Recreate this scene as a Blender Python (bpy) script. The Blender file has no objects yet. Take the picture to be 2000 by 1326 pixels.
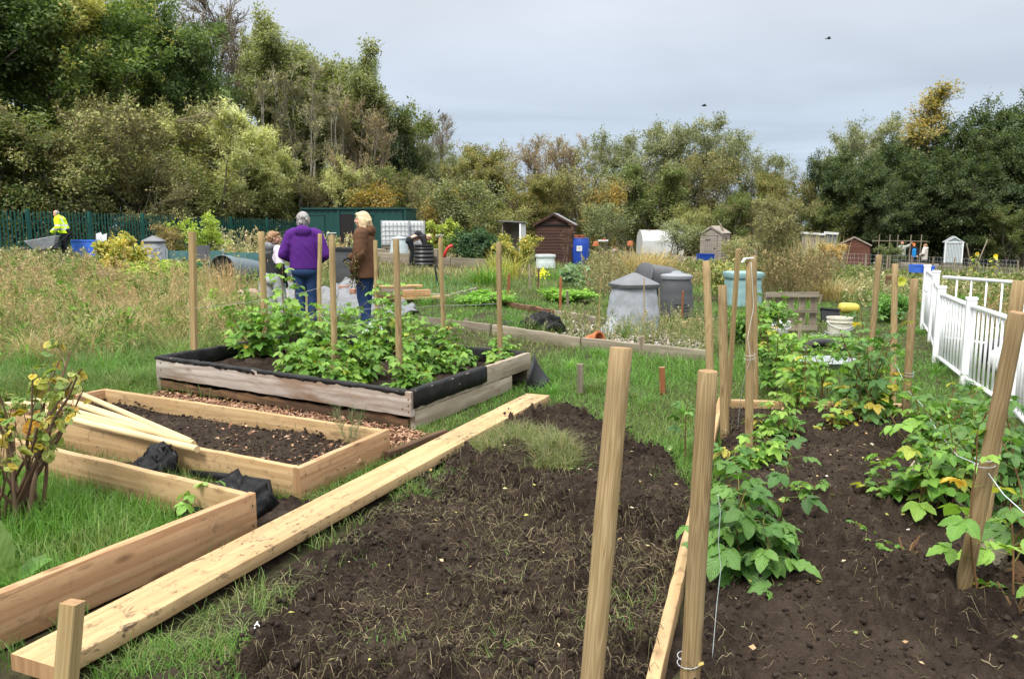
EXPOSURE, SKY_STRENGTH, CLOUD_GAIN, SUN_STRENGTH = 1.08, .10, 1.0, 1.5
import bpy, bmesh, math, random
import numpy as np
from mathutils import Vector, Matrix, Euler
PI = math.pi
C = bpy.context.scene.collection
# ------------------------------------------------------------------ camera calibration (pixels of the 2000 px wide photograph)
F, PITCH, CAMH = 1570.0, math.radians(8.05), 1.6
def ray(px, py):
    u = (px-1000)/F; v = (663-py)/F
    return (u, math.cos(PITCH)+v*math.sin(PITCH), -math.sin(PITCH)+v*math.cos(PITCH))
def sstep(a, b, x):
    t = np.clip((x-a)/(b-a), 0, 1); return t*t*(3-2*t)
def terr(x, y):
    x = np.asarray(x, float); y = np.asarray(y, float)
    r = sstep(14, 28, y)*(0.026*np.clip(-x, 0, 26) - 0.05*np.clip(x-2, 0, 24))
    r = r + 0.10*sstep(9.6, 11.4, y)*sstep(1.5, -1.0, x)*(1-sstep(16, 22, y)*0.6)
    return r
def G(px, py, z=0.0):
    d = ray(px, py); t = (z-CAMH)/d[2]; return Vector((d[0]*t, d[1]*t, z))
def PY(px, py, y):
    d = ray(px, py); t = y/d[1]; return Vector((d[0]*t, y, CAMH+d[2]*t))
def GT(px, y, dz=0.0):          # point on the terrain at distance y seen in column px
    x = (px-1000)/F*y*1.0; return Vector((x, y, float(terr(x, y))+dz))
# ------------------------------------------------------------------ objects
def link(o, parent=None):
    C.objects.link(o)
    if parent is not None: o.parent = parent
    return o
def tag(o, label=None, cat=None, group=None, kind=None):
    if label: o['label'] = label
    if cat: o['category'] = cat
    if group: o['group'] = group
    if kind: o['kind'] = kind
    return o
def empty(name, loc=(0,0,0), rz=0.0, label=None, cat=None, group=None):
    o = bpy.data.objects.new(name, None); o.empty_display_size = 0.1
    link(o); o.location = loc; o.rotation_euler = (0, 0, rz)
    return tag(o, label, cat, group)
def obj(name, me, mats=None, parent=None, loc=None, rot=None, smooth=False):
    if mats is not None and not me.materials:
        for m in (mats if isinstance(mats, (list, tuple)) else [mats]): me.materials.append(m)
    if smooth and len(me.polygons): me.polygons.foreach_set('use_smooth', np.ones(len(me.polygons), bool))
    o = bpy.data.objects.new(name, me); link(o, parent)
    if loc is not None: o.location = loc
    if rot is not None: o.rotation_euler = rot
    return o
def npmesh(name, V, Fc, col=None, lf=None, mi=None):
    """V (n,3); Fc (m,k) one face size, or list of such arrays"""
    V = np.asarray(V, np.float32).reshape(-1, 3)
    Fs = Fc if isinstance(Fc, list) else [Fc]
    Fs = [np.asarray(f, np.int32) for f in Fs if len(f)]
    loops = np.concatenate([f.ravel() for f in Fs]) if Fs else np.zeros(0, np.int32)
    sizes = np.concatenate([np.full(len(f), f.shape[1], np.int32) for f in Fs]) if Fs else np.zeros(0, np.int32)
    starts = np.concatenate([[0], np.cumsum(sizes)[:-1]]).astype(np.int32) if len(sizes) else sizes
    me = bpy.data.meshes.new(name)
    me.vertices.add(len(V)); me.vertices.foreach_set('co', V.ravel())
    me.loops.add(len(loops)); me.loops.foreach_set('vertex_index', loops)
    me.polygons.add(len(sizes)); me.polygons.foreach_set('loop_start', starts)
    if mi is not None: me.polygons.foreach_set('material_index', np.asarray(mi, np.int32))
    me.update(calc_edges=True)
    if col is not None:
        a = me.attributes.new('Col', 'FLOAT_COLOR', 'POINT')
        c = np.ones((len(V), 4), np.float32); c[:, :3] = col; a.data.foreach_set('color', c.ravel())
    if lf is not None:
        a = me.attributes.new('lf', 'FLOAT_VECTOR', 'POINT'); a.data.foreach_set('vector', np.asarray(lf, np.float32).ravel())
    return me
class MB:
    """collects shapes and links them as ONE mesh object"""
    def __init__(s): s.V = []; s.F = []; s.mi = []
    def add(s, V, Fc, M=None, mi=0):
        b = len(s.V)
        for v in V:
            v = Vector(v); s.V.append(M @ v if M is not None else v)
        for f in Fc: s.F.append([b+i for i in f]); s.mi.append(mi)
        return s
    def box(s, c, size, rz=0.0, M=None, mi=0, taper=1.0):
        x, y, z = size[0]/2, size[1]/2, size[2]/2
        V = [(-x,-y,-z),(x,-y,-z),(x,y,-z),(-x,y,-z),(-x*taper,-y*taper,z),(x*taper,-y*taper,z),(x*taper,y*taper,z),(-x*taper,y*taper,z)]
        Fc = [(3,2,1,0),(4,5,6,7),(0,1,5,4),(1,2,6,5),(2,3,7,6),(3,0,4,7)]
        m = Matrix.Translation(Vector(c)) @ Matrix.Rotation(rz, 4, 'Z')
        return s.add(V, Fc, (M @ m) if M is not None else m, mi)
    def bar(s, a, b, w, t, up=(0,0,1), mi=0):
        a = Vector(a); b = Vector(b); d = (b-a); L = d.length; d.normalize()
        up = Vector(up)
        if abs(d.dot(up)) > .98: up = Vector((1,0,0))
        sd = d.cross(up).normalized(); u = sd.cross(d)
        V = [a+sd*i*w/2+u*j*t/2 for i, j in ((-1,-1),(1,-1),(1,1),(-1,1))]+[b+sd*i*w/2+u*j*t/2 for i, j in ((-1,-1),(1,-1),(1,1),(-1,1))]
        return s.add(V, [(3,2,1,0),(4,5,6,7),(0,1,5,4),(1,2,6,5),(2,3,7,6),(3,0,4,7)], None, mi)
    def tube(s, pts, r, n=8, cap=True, mi=0):
        pts = [Vector(p) for p in pts]; rs = r if isinstance(r, (list, tuple)) else [r]*len(pts)
        V = []; Fc = []; prev = None
        for i, p in enumerate(pts):
            t = (pts[min(i+1, len(pts)-1)]-pts[max(i-1, 0)]).normalized()
            if prev is None: prev = t.orthogonal().normalized()
            prev = (prev-t*prev.dot(t)).normalized(); q = t.cross(prev)
            for k in range(n):
                a = 2*PI*k/n; V.append(p+(prev*math.cos(a)+q*math.sin(a))*rs[i])
        for i in range(len(pts)-1):
            for k in range(n): Fc.append((i*n+k, i*n+(k+1)%n, (i+1)*n+(k+1)%n, (i+1)*n+k))
        if cap: Fc.append(tuple(range(n-1, -1, -1))); Fc.append(tuple((len(pts)-1)*n+k for k in range(n)))
        return s.add(V, Fc, None, mi)
    def lathe(s, prof, n=24, expo=2.0, M=None, mi=0, cap=True, sx=1.0, sy=1.0):
        V = []; Fc = []
        for r, z in prof:
            for k in range(n):
                a = 2*PI*k/n; ca, sa = math.cos(a), math.sin(a)
                q = (abs(ca)**expo+abs(sa)**expo)**(-1/expo) if expo != 2 else 1.0
                V.append((r*q*ca*sx, r*q*sa*sy, z))
        m = len(prof)
        for i in range(m-1):
            for k in range(n): Fc.append((i*n+k, i*n+(k+1)%n, (i+1)*n+(k+1)%n, (i+1)*n+k))
        if cap: Fc.append(tuple(range(n-1, -1, -1))); Fc.append(tuple((m-1)*n+k for k in range(n)))
        return s.add(V, Fc, M, mi)
    def prism(s, outline, y0, y1, M=None, mi=0):   # outline in xz, extruded along y
        n = len(outline)
        V = [(x, y0, z) for x, z in outline]+[(x, y1, z) for x, z in outline]
        Fc = [tuple(range(n)), tuple(range(2*n-1, n-1, -1))]+[(i, n+i, n+(i+1)%n, (i+1)%n) for i in range(n)]
        return s.add(V, Fc, M, mi)
    def mesh(s, name):
        me = bpy.data.meshes.new(name); me.from_pydata([tuple(v) for v in s.V], [], s.F)
        me.polygons.foreach_set('material_index', np.asarray(s.mi, np.int32)); me.update()
        bm = bmesh.new(); bm.from_mesh(me); bmesh.ops.recalc_face_normals(bm, faces=bm.faces); bm.to_mesh(me); bm.free()
        return me
    def build(s, name, mats, parent=None, loc=None, rot=None, smooth=False, bevel=0.0):
        me = s.mesh(name); o = obj(name, me, mats, parent, loc, rot, smooth)
        if bevel:
            b = o.modifiers.new('bevel', 'BEVEL'); b.width = bevel; b.segments = 2; b.limit_method = 'ANGLE'; b.angle_limit = math.radians(35)
        return o
def copy_tree(o, parent=None):
    c = o.copy(); link(c)
    if parent is not None: c.parent = parent; c.matrix_parent_inverse = o.matrix_parent_inverse.copy()
    for ch in list(o.children): copy_tree(ch, c)
    return c
def smooth_by_angle(o, deg=40):
    me = o.data; me.polygons.foreach_set('use_smooth', np.ones(len(me.polygons), bool))
    bm = bmesh.new(); bm.from_mesh(me)
    for e in bm.edges:
        if len(e.link_faces) == 2 and e.calc_face_angle(0) > math.radians(deg): e.smooth = False
    bm.to_mesh(me); bm.free(); return o
# ------------------------------------------------------------------ numpy noise
def _hash(ix, iy, seed):
    h = (ix.astype(np.int64)*374761393 + iy.astype(np.int64)*668265263 + seed*974711) & 0x7fffffff
    h = ((h ^ (h >> 13))*1274126177) & 0x7fffffff
    return ((h ^ (h >> 16)) & 0xffff)/65535.0
def vnoise(x, y, seed=0):
    x = np.asarray(x, float); y = np.asarray(y, float)
    ix = np.floor(x); iy = np.floor(y); fx = x-ix; fy = y-iy
    fx = fx*fx*(3-2*fx); fy = fy*fy*(3-2*fy)
    a = _hash(ix, iy, seed); b = _hash(ix+1, iy, seed); c = _hash(ix, iy+1, seed); d = _hash(ix+1, iy+1, seed)
    return (a*(1-fx)+b*fx)*(1-fy)+(c*(1-fx)+d*fx)*fy
def fbm(x, y, seed=0, oct=4, gain=.5):
    s = 0; a = 1; t = 0
    for o in range(oct):
        s = s+a*vnoise(np.asarray(x)*2**o+17*o, np.asarray(y)*2**o-9*o, seed+o); t += a; a *= gain
    return s/t
def inpoly(x, y, poly):
    x = np.asarray(x); y = np.asarray(y); r = np.zeros(x.shape, bool); n = len(poly)
    for i in range(n):
        x0, y0 = poly[i][0], poly[i][1]; x1, y1 = poly[(i+1)%n][0], poly[(i+1)%n][1]
        c = ((y0 > y) != (y1 > y)); r ^= c & (x < (x1-x0)*(y-y0)/((y1-y0) if y1 != y0 else 1e-9)+x0)
    return r
def edgedist(x, y, poly):
    d = np.full(np.shape(x), 1e9); n = len(poly)
    for i in range(n):
        a = np.array(poly[i][:2], float); b = np.array(poly[(i+1)%n][:2], float); ab = b-a
        t = np.clip(((x-a[0])*ab[0]+(y-a[1])*ab[1])/max(ab@ab, 1e-9), 0, 1)
        d = np.minimum(d, np.hypot(x-a[0]-t*ab[0], y-a[1]-t*ab[1]))
    return d
def nrm(v): return v/np.maximum(np.linalg.norm(v, axis=-1, keepdims=True), 1e-9)
# ------------------------------------------------------------------ vectorised vegetation geometry
def tubes(P, R, S=4):
    """P (n,K,3) paths, R (n,K) radii -> V, F"""
    n, K, _ = P.shape
    T = np.empty_like(P); T[:, 1:-1] = P[:, 2:]-P[:, :-2]; T[:, 0] = P[:, 1]-P[:, 0]; T[:, -1] = P[:, -1]-P[:, -2]
    T = nrm(T); ref = np.where(np.abs(T[..., 2:3]) > .9, np.array([1., 0, 0]), np.array([0, 0, 1.]))
    A = nrm(np.cross(T, ref)); B = np.cross(T, A)
    ang = np.arange(S)*2*PI/S
    V = P[:, :, None, :]+R[:, :, None, None]*(A[:, :, None, :]*np.cos(ang)[None, None, :, None]+B[:, :, None, :]*np.sin(ang)[None, None, :, None])
    idx = np.arange(n*K*S).reshape(n, K, S)
    a = idx[:, :-1, :]; b = np.roll(a, -1, axis=2); d = idx[:, 1:, :]; c = np.roll(d, -1, axis=2)
    return V.reshape(-1, 3), np.stack([a, b, c, d], -1).reshape(-1, 4)
def along(P, idx, t):
    K = P.shape[1]; f = np.clip(t, 0, .9999)*(K-1); i = f.astype(int); w = (f-i)[:, None]
    a = P[idx, i]; b = P[idx, i+1]
    return a*(1-w)+b*w, nrm(b-a)
def grow(rng, P, RR, per, tr, ang, L, up=0.0, grav=0.0, K=4, jit=.12, rr=.6, taper=.25, rmin=.004):
    """children of paths P; L(idx,t) -> lengths"""
    n = len(P); idx = np.repeat(np.arange(n), per); m = len(idx)
    t = rng.uniform(tr[0], tr[1], m); st, tg = along(P, idx, t)
    pr = nrm(np.cross(tg, nrm(rng.normal(size=(m, 3)))))
    a = np.clip(rng.normal(ang, .22, m), .1, 2.0)[:, None]
    d = nrm(tg*np.cos(a)+pr*np.sin(a)+np.array([0, 0, up]))
    ln = (L(idx, t) if callable(L) else np.full(m, L))*rng.uniform(.6, 1.25, m)
    Q = np.empty((m, K, 3)); Q[:, 0] = st
    for k in range(1, K):
        Q[:, k] = Q[:, k-1]+d*(ln/(K-1))[:, None]
        d = nrm(d+rng.normal(size=(m, 3))*jit+np.array([0, 0, grav]))
    Kp = RR.shape[1]; pr_ = RR[idx, np.clip((t*(Kp-1)).astype(int), 0, Kp-1)]
    r0 = np.maximum(np.minimum(pr_*rr, ln*.03+.004), rmin)
    R = r0[:, None]*np.linspace(1, taper, K)[None]
    return Q, np.maximum(R, rmin*.6), idx
def diamonds(pos, d, nr, ln, wd, col, fold=.18):
    """one small folded leaf face per point"""
    n = len(pos); d = nrm(d); sd = nrm(np.cross(d, nr)); nn = np.cross(sd, d)
    ln = np.broadcast_to(ln, (n,))[:, None]; wd = np.broadcast_to(wd, (n,))[:, None]
    V = np.stack([pos, pos+d*ln*.45+sd*wd*.5+nn*ln*fold, pos+d*ln, pos+d*ln*.45-sd*wd*.5+nn*ln*fold], 1)
    Fc = np.arange(n*4).reshape(n, 4)
    return V.reshape(-1, 3), Fc, np.repeat(col, 4, axis=0)
def leaflets(pos, d, nr, ln, wd, col, segs=6, serr=.12, fold=.16, droop=.18, rng=None, prof=(.62, .85)):
    """detailed ovate leaves: midrib + two halves, toothed edge. returns V,F,col,lf"""
    n = len(pos); d = nrm(d); sd = nrm(np.cross(d, nr)); nn = np.cross(sd, d)
    s = np.linspace(0, 1, segs+1); w = (s**prof[0])*((1-s)**prof[1]); w = w/w.max()
    tooth = 1-serr*(np.arange(segs+1) % 2); w = w*tooth*.5
    ln = np.broadcast_to(ln, (n,)); wd = np.broadcast_to(wd, (n,))
    dr = droop*(rng.uniform(.3, 1.7, n) if rng is not None else np.ones(n))
    wv = (rng.normal(0, .03, (n, segs+1, 2)) if rng is not None else np.zeros((n, segs+1, 2)))
    mid = pos[:, None]+d[:, None]*(ln[:, None]*s[None])[..., None]-nn[:, None]*(ln[:, None]*dr[:, None]*s[None]**2)[..., None]
    Vs = []
    for sgn, j in ((-1, 0), (0, 0), (1, 1)):
        o = mid+sd[:, None]*(sgn*wd[:, None]*w[None])[..., None]
        if sgn: o = o+nn[:, None]*(wd[:, None]*w[None]*fold*2+ln[:, None]*wv[:, :, j]*(w*2)[None])[..., None]
        Vs.append(o)
    V = np.stack(Vs, 2)             # n,segs+1,3,3
    idx = np.arange(n*(segs+1)*3).reshape(n, segs+1, 3)
    Fc = np.concatenate([np.stack([idx[:, :-1, j], idx[:, :-1, j+1], idx[:, 1:, j+1], idx[:, 1:, j]], -1).reshape(-1, 4) for j in (0, 1)])
    lf = np.zeros((n, segs+1, 3, 3)); lf[..., 0] = s[None, :, None]; lf[:, :, 0, 1] = 1; lf[:, :, 2, 1] = 1
    if rng is not None: lf[..., 2] = rng.uniform(0, 1, n)[:, None, None]
    cc = np.repeat(col, (segs+1)*3, axis=0)
    return V.reshape(-1, 3), Fc, cc, lf.reshape(-1, 3)
def blades(rng, pos, h, w, bend, col, az=None, segs=3):
    n = len(pos); az = rng.uniform(0, 2*PI, n) if az is None else az
    dx = np.stack([np.cos(az), np.sin(az), np.zeros(n)], 1)
    f = az+PI/2+rng.normal(0, .5, n); sd = np.stack([np.cos(f), np.sin(f), np.zeros(n)], 1)
    h = np.broadcast_to(h, (n,)); bend = np.broadcast_to(bend, (n,)); w = np.broadcast_to(w, (n,))
    t = np.linspace(0, 1, segs+1)
    rows = []
    for k in range(segs+1):
        z = h*(t[k]-.42*bend*t[k]**2); x = h*bend*.75*t[k]**2
        c = pos+dx*x[:, None]+np.array([0, 0, 1.])*z[:, None]
        ww = (w*(1-t[k])**.6*.5)[:, None]
        if k < segs: rows += [c-sd*ww, c+sd*ww]
        else: rows += [c]
    V = np.stack(rows, 1); m = V.shape[1]; b = (np.arange(n)*m)[:, None]
    q = np.concatenate([b+np.array([2*k, 2*k+1, 2*k+3, 2*k+2]) for k in range(segs-1)]) if segs > 1 else np.zeros((0, 4), int)
    tr = b+np.array([2*segs-2, 2*segs-1, 2*segs])
    return V.reshape(-1, 3), [q, tr], np.repeat(col, m, axis=0)
class Acc:
    """accumulates vectorised pieces into one mesh"""
    def __init__(s): s.V = []; s.F = {}; s.c = []; s.lf = []; s.n = 0
    def add(s, V, Fc, col, lf=None):
        for f in (Fc if isinstance(Fc, list) else [Fc]):
            if len(f): s.F.setdefault(f.shape[1], []).append(f+s.n)
        s.V.append(V); s.n += len(V)
        col = np.asarray(col); s.c.append(np.broadcast_to(col, (len(V), 3)) if col.ndim == 1 else col)
        s.lf.append(lf if lf is not None else np.zeros((len(V), 3)))
    def mesh(s, name):
        return npmesh(name, np.concatenate(s.V), [np.concatenate(v) for v in s.F.values()], np.concatenate(s.c), np.concatenate(s.lf))
def mixcol(rng, n, cols, w=None, jit=.12):
    cols = np.asarray(cols, float); i = rng.choice(len(cols), n, p=None if w is None else np.asarray(w)/np.sum(w))
    j = rng.choice(len(cols), n, p=None if w is None else np.asarray(w)/np.sum(w)); t = rng.uniform(0, .45, n)[:, None]
    return np.clip((cols[i]*(1-t)+cols[j]*t)*rng.normal(1, jit, (n, 1)), .004, 1)
def worley(x, y, seed=0):
    """distance to the nearest cell point and that cell's random value"""
    ix = np.floor(x); iy = np.floor(y); best = np.full(np.shape(x), 9.); val = np.zeros(np.shape(x))
    for dx in (-1, 0, 1):
        for dy in (-1, 0, 1):
            cx, cy = ix+dx, iy+dy; px = cx+_hash(cx, cy, seed); py = cy+_hash(cx, cy, seed+1); d = np.hypot(x-px, y-py); k = d < best
            best = np.where(k, d, best); val = np.where(k, _hash(cx, cy, seed+2), val)
    return best, val
# ------------------------------------------------------------------ materials
class NT:
    def __init__(s, name):
        s.m = bpy.data.materials.new(name); s.m.use_nodes = True; s.t = s.m.node_tree
        s.b = s.t.nodes['Principled BSDF']; s.out = s.t.nodes['Material Output']; s._co = None
    def n(s, typ, props=None, **ins):
        nd = s.t.nodes.new(typ)
        for k, v in (props or {}).items(): setattr(nd, k, v)
        for k, v in ins.items(): s.set(nd, k.replace('_', ' '), v)
        return nd
    def set(s, nd, k, v):
        sock = nd.inputs[int(k)] if k.isdigit() else nd.inputs[k]
        if hasattr(v, 'is_output') or isinstance(v, bpy.types.NodeSocket): s.t.links.new(v, sock)
        else:
            if isinstance(v, (tuple, list)) and len(v) == 3 and sock.type == 'RGBA': v = (*v, 1)
            sock.default_value = v
    def coord(s, scale=(1, 1, 1), kind='Object', loc=(0, 0, 0), rnd=False):
        if s._co is None: s._co = s.n('ShaderNodeTexCoord')
        src = s._co.outputs[kind]
        if rnd:
            oi = s.n('ShaderNodeObjectInfo'); sc = s.n('ShaderNodeVectorMath', {'operation': 'SCALE'}); sc.inputs[0].default_value = (13.7, 7.3, 19.1)
            s.t.links.new(oi.outputs['Random'], sc.inputs['Scale'])
            ad = s.n('ShaderNodeVectorMath', {'operation': 'ADD'}); s.t.links.new(src, ad.inputs[0]); s.t.links.new(sc.outputs[0], ad.inputs[1]); src = ad.outputs[0]
        mp = s.n('ShaderNodeMapping'); s.t.links.new(src, mp.inputs[0]); mp.inputs['Scale'].default_value = scale; mp.inputs['Location'].default_value = loc
        return mp.outputs[0]
    def noise(s, scale, vec=None, detail=5, rough=.55, dist=0.0):
        nd = s.n('ShaderNodeTexNoise', Scale=scale, Detail=detail, Roughness=rough, Distortion=dist)
        s.t.links.new(vec if vec is not None else s.coord(), nd.inputs['Vector']); return nd.outputs[0]
    def vor(s, scale, vec=None, feature='F1', out='Distance', rand=1.0):
        nd = s.n('ShaderNodeTexVoronoi', {'feature': feature}, Scale=scale, Randomness=rand)
        s.t.links.new(vec if vec is not None else s.coord(), nd.inputs['Vector']); return nd.outputs[out]
    def ramp(s, fac, stops, interp='LINEAR'):
        nd = s.n('ShaderNodeValToRGB'); s.t.links.new(fac, nd.inputs[0]); cr = nd.color_ramp; cr.interpolation = interp
        while len(cr.elements) < len(stops): cr.elements.new(.5)
        for e, (p, c) in zip(cr.elements, stops):
            e.position = p; e.color = (*c, 1) if isinstance(c, (tuple, list)) else (c, c, c, 1)
        return nd.outputs[0]
    def mix(s, fac, a, b, mode='MIX'):
        nd = s.n('ShaderNodeMix', {'data_type': 'RGBA', 'blend_type': mode, 'clamp_factor': True})
        for i, v in ((0, fac), (6, a), (7, b)):
            if isinstance(v, bpy.types.NodeSocket): s.t.links.new(v, nd.inputs[i])
            else: nd.inputs[i].default_value = v if not isinstance(v, (tuple, list)) else (*v[:3], 1)
        return nd.outputs[2]
    def math(s, op, a, b=0.0, clamp=False):
        nd = s.n('ShaderNodeMath', {'operation': op, 'use_clamp': clamp})
        for i, v in ((0, a), (1, b)):
            if isinstance(v, bpy.types.NodeSocket): s.t.links.new(v, nd.inputs[i])
            else: nd.inputs[i].default_value = v
        return nd.outputs[0]
    def attr(s, name, out='Color'): return s.n('ShaderNodeAttribute', {'attribute_name': name}).outputs[out]
    def bump(s, h, strength=.4, dist=.01, prev=None):
        nd = s.n('ShaderNodeBump', Strength=strength, Distance=dist); s.t.links.new(h, nd.inputs['Height'])
        if prev is not None: s.t.links.new(prev, nd.inputs['Normal'])
        return nd.outputs[0]
    def done(s, col=None, rough=None, normal=None, spec=None, metal=None):
        for k, v in (('Base Color', col), ('Roughness', rough), ('Normal', normal), ('Specular IOR Level', spec), ('Metallic', metal)):
            if v is not None: s.set(s.b, k, v)
        return s.m
def wood(name, ax, light, dark, ring=7.0, sc=2.0, fine=1.0, knots=.5, mud=0.0, stain=0.0, staincol=(.08, .06, .045), rough=.75, vary=.18, chatter=0.0):
    n = NT(name); st = [sc]*3; st[ax] = .11*max(1, sc*.45)
    c = n.coord(tuple(st), rnd=True); big = n.noise(4.2, c, 2, .5, .25)
    s = n.math('SINE', n.math('MULTIPLY', big, ring*6.28)); s = n.math('MULTIPLY_ADD', s, .5); s.node.inputs[2].default_value = .5
    sf = [60, 60, 60]; sf[ax] = 2.2; fi = n.noise(1.0, n.coord(tuple(sf), rnd=True), 4, .65)
    f = n.math('ADD', n.math('MULTIPLY', s, .42), n.math('MULTIPLY', fi, .62*fine))
    col = n.ramp(f, [(.22, dark), (.78, light)])
    blot = n.noise(2.3, n.coord((1, 1, 1), rnd=True), 4, .6); col = n.mix(n.ramp(blot, [(.38, 0), (.75, .55)]), col, tuple(x*.72 for x in light))
    if knots:
        sk = [9+(sc-2)*1.2]*3; sk[ax] = 3.2
        k = n.vor(1.0, n.coord(tuple(sk), rnd=True)); kf = n.ramp(k, [(.05, 1), (.13, .55), (.2, 0)])
        col = n.mix(n.math('MULTIPLY', kf, knots), col, (.11, .055, .025))
    if stain:
        sn = [3, 3, 3]; sn[ax] = .7; sf_ = n.noise(1.6, n.coord(tuple(sn), rnd=True), 6, .65)
        col = n.mix(n.math('MULTIPLY', n.ramp(sf_, [(.46, 0), (.62, 1)]), stain), col, staincol)
    if mud:
        m1 = n.noise(24, n.coord((.6, 1, 1), rnd=True), 6, .72, .6); m2 = n.noise(1.6, n.coord(rnd=True), 3, .6)
        mf = n.math('MULTIPLY', n.ramp(m1, [(.55, 0), (.63, 1)]), n.ramp(m2, [(.36, .2), (.6, 1)])); col = n.mix(n.math('MULTIPLY', n.ramp(m2, [(.42, 0), (.7, .4)]), mud), col, (.27, .185, .11))
        col = n.mix(n.math('MULTIPLY', mf, mud), col, (.05, .034, .024))
    oi = n.n('ShaderNodeObjectInfo').outputs['Random']
    hv = n.n('ShaderNodeHueSaturation'); n.t.links.new(col, hv.inputs['Color']); n.t.links.new(n.math('MULTIPLY_ADD', oi, vary*2), hv.inputs['Value']); hv.inputs['Value'].links[0].from_node.inputs[2].default_value = 1-vary
    nr = n.bump(f, .35, .004)
    if chatter:
        w = n.n('ShaderNodeTexWave', {'bands_direction': 'Z'}, Scale=28.0, Distortion=2.0); n.t.links.new(n.coord(), w.inputs[0]); nr = n.bump(w.outputs[1], chatter, .002, nr)
    return n.done(hv.outputs[0], rough, nr, .25)
def plain(name, col, rough=.6, dirt=.25, dirtcol=None, scale=6.0, bump=.1, metal=0.0, spec=.4, bscale=40):
    n = NT(name); d = n.noise(scale, n.coord(rnd=True), 6, .65, .3); dc = dirtcol or tuple(x*.45 for x in col)
    c = n.mix(n.math('MULTIPLY', n.ramp(d, [(.42, 0), (.72, 1)]), dirt), col, dc)
    nr = n.bump(n.noise(bscale, n.coord(), 3), bump, .004) if bump else None
    return n.done(c, n.math('MULTIPLY_ADD', d, .3) if False else rough, nr, spec, metal)
def leafmat(name, trans=.35, rough=.5, spec=.35, veins=False, tint=(1, 1, 1)):
    n = NT(name); col = n.attr('Col'); nr = None
    if tint != (1, 1, 1): col = n.mix(1.0, col, tint, 'MULTIPLY')
    if veins:
        lf = n.n('ShaderNodeSeparateXYZ'); n.t.links.new(n.attr('lf', 'Vector'), lf.inputs[0])
        a = n.math('SUBTRACT', n.math('MULTIPLY', lf.outputs[0], 8.0), n.math('MULTIPLY', lf.outputs[1], 2.6))
        w = n.math('ABSOLUTE', n.math('SINE', n.math('MULTIPLY', a, PI)))
        v = n.ramp(w, [(0, 1), (.22, 0)]); mr = n.ramp(lf.outputs[1], [(0, 1), (.09, 0)]); v = n.math('MAXIMUM', n.math('MULTIPLY', v, .55), mr)
        col = n.mix(n.math('MULTIPLY', v, .4), col, n.mix(1.0, col, (1.7, 1.6, 1.5), 'MULTIPLY'))
        nr = n.bump(n.math('MULTIPLY', w, 1.0), .45, .004)
        bl = n.noise(55, n.coord(), 3); col = n.mix(n.ramp(bl, [(.4, 0), (.7, .35)]), col, n.mix(1.0, col, (.65, .72, .6), 'MULTIPLY'))
    n.done(col, rough, nr, spec)
    if trans:
        t = n.n('ShaderNodeBsdfTranslucent'); n.t.links.new(n.mix(1.0, col, (1.25, 1.3, .7), 'MULTIPLY'), t.inputs[0])
        ms = n.n('ShaderNodeMixShader'); ms.inputs[0].default_value = trans
        n.t.links.new(n.b.outputs[0], ms.inputs[1]); n.t.links.new(t.outputs[0], ms.inputs[2]); n.t.links.new(ms.outputs[0], n.out.inputs[0])
    return n.m
def bark(name, a, b, sc=14):
    n = NT(name); f = n.noise(sc, n.coord((1, 1, .25)), 5, .65, .5); return n.done(n.ramp(f, [(.3, a), (.7, b)]), .9, n.bump(f, .6, .02), .15)
M = {}
M['new_board'] = wood('new_pine_board', 0, (0.476, 0.328, 0.168), (0.328, 0.201, 0.090), ring=5, knots=.6, mud=.5, vary=.06)
M['new_board_pink'] = wood('new_larch_board', 0, (0.467, 0.291, 0.156), (0.328, 0.176, 0.082), ring=6, knots=.75, mud=.4, vary=.05)
M['plank'] = wood('muddy_plank', 0, (0.492, 0.344, 0.176), (0.353, 0.226, 0.102), ring=4, knots=.3, mud=.95, stain=.25, staincol=(.34, .22, .12), vary=.04)
M['end'] = wood('end_grain', 2, (0.377, 0.230, 0.115), (0.246, 0.139, 0.066), ring=9, knots=0, vary=.1)
M['post'] = wood('round_post_wood', 2, (0.377, 0.279, 0.143), (0.205, 0.135, 0.057), ring=9, fine=.9, knots=.8, stain=.35, staincol=(.20, .135, .065), vary=.1, chatter=.05, sc=7.0)
M['stake'] = wood('stake_wood', 2, (0.385, 0.283, 0.139), (0.271, 0.180, 0.074), ring=5, knots=.5, vary=.12, sc=7.0)
M['pole'] = wood('peeled_pole_wood', 0, (0.607, 0.476, 0.271), (0.508, 0.369, 0.180), ring=3, knots=.25, vary=.08, sc=6.0)
M['silver'] = wood('weathered_painted_board', 0, (0.410, 0.361, 0.316), (0.205, 0.160, 0.123), ring=4, fine=1.25, knots=.6, stain=.95, staincol=(.20, .135, .09), vary=.08, rough=.85)
M['pale_silver'] = wood('weathered_pale_board', 0, (0.410, 0.353, 0.271), (0.246, 0.193, 0.135), ring=4, fine=1.1, knots=.4, stain=.55, staincol=(.23, .17, .11), vary=.06, rough=.85)
M['rotten'] = wood('rotten_board', 0, (.17, .095, .05), (.05, .028, .016), ring=6, fine=1.3, knots=.4, stain=.6, staincol=(.03, .02, .014), rough=.95)
M['grey_wood'] = wood('grey_weathered_wood', 0, (0.295, 0.254, 0.193), (0.156, 0.127, 0.090), ring=4, fine=1.2, knots=.4, stain=.5, staincol=(.12, .11, .07), rough=.9)
M['grey_stake'] = wood('grey_stake_wood', 2, (0.279, 0.238, 0.172), (0.148, 0.119, 0.082), ring=4, fine=1.2, knots=.3, stain=.4, rough=.9, sc=7.0)
M['rust_stake'] = wood('rusty_stake', 2, (.34, .13, .05), (.20, .07, .03), ring=3, knots=0, stain=.4, staincol=(.12, .05, .03), rough=.85, sc=7.0)
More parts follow.
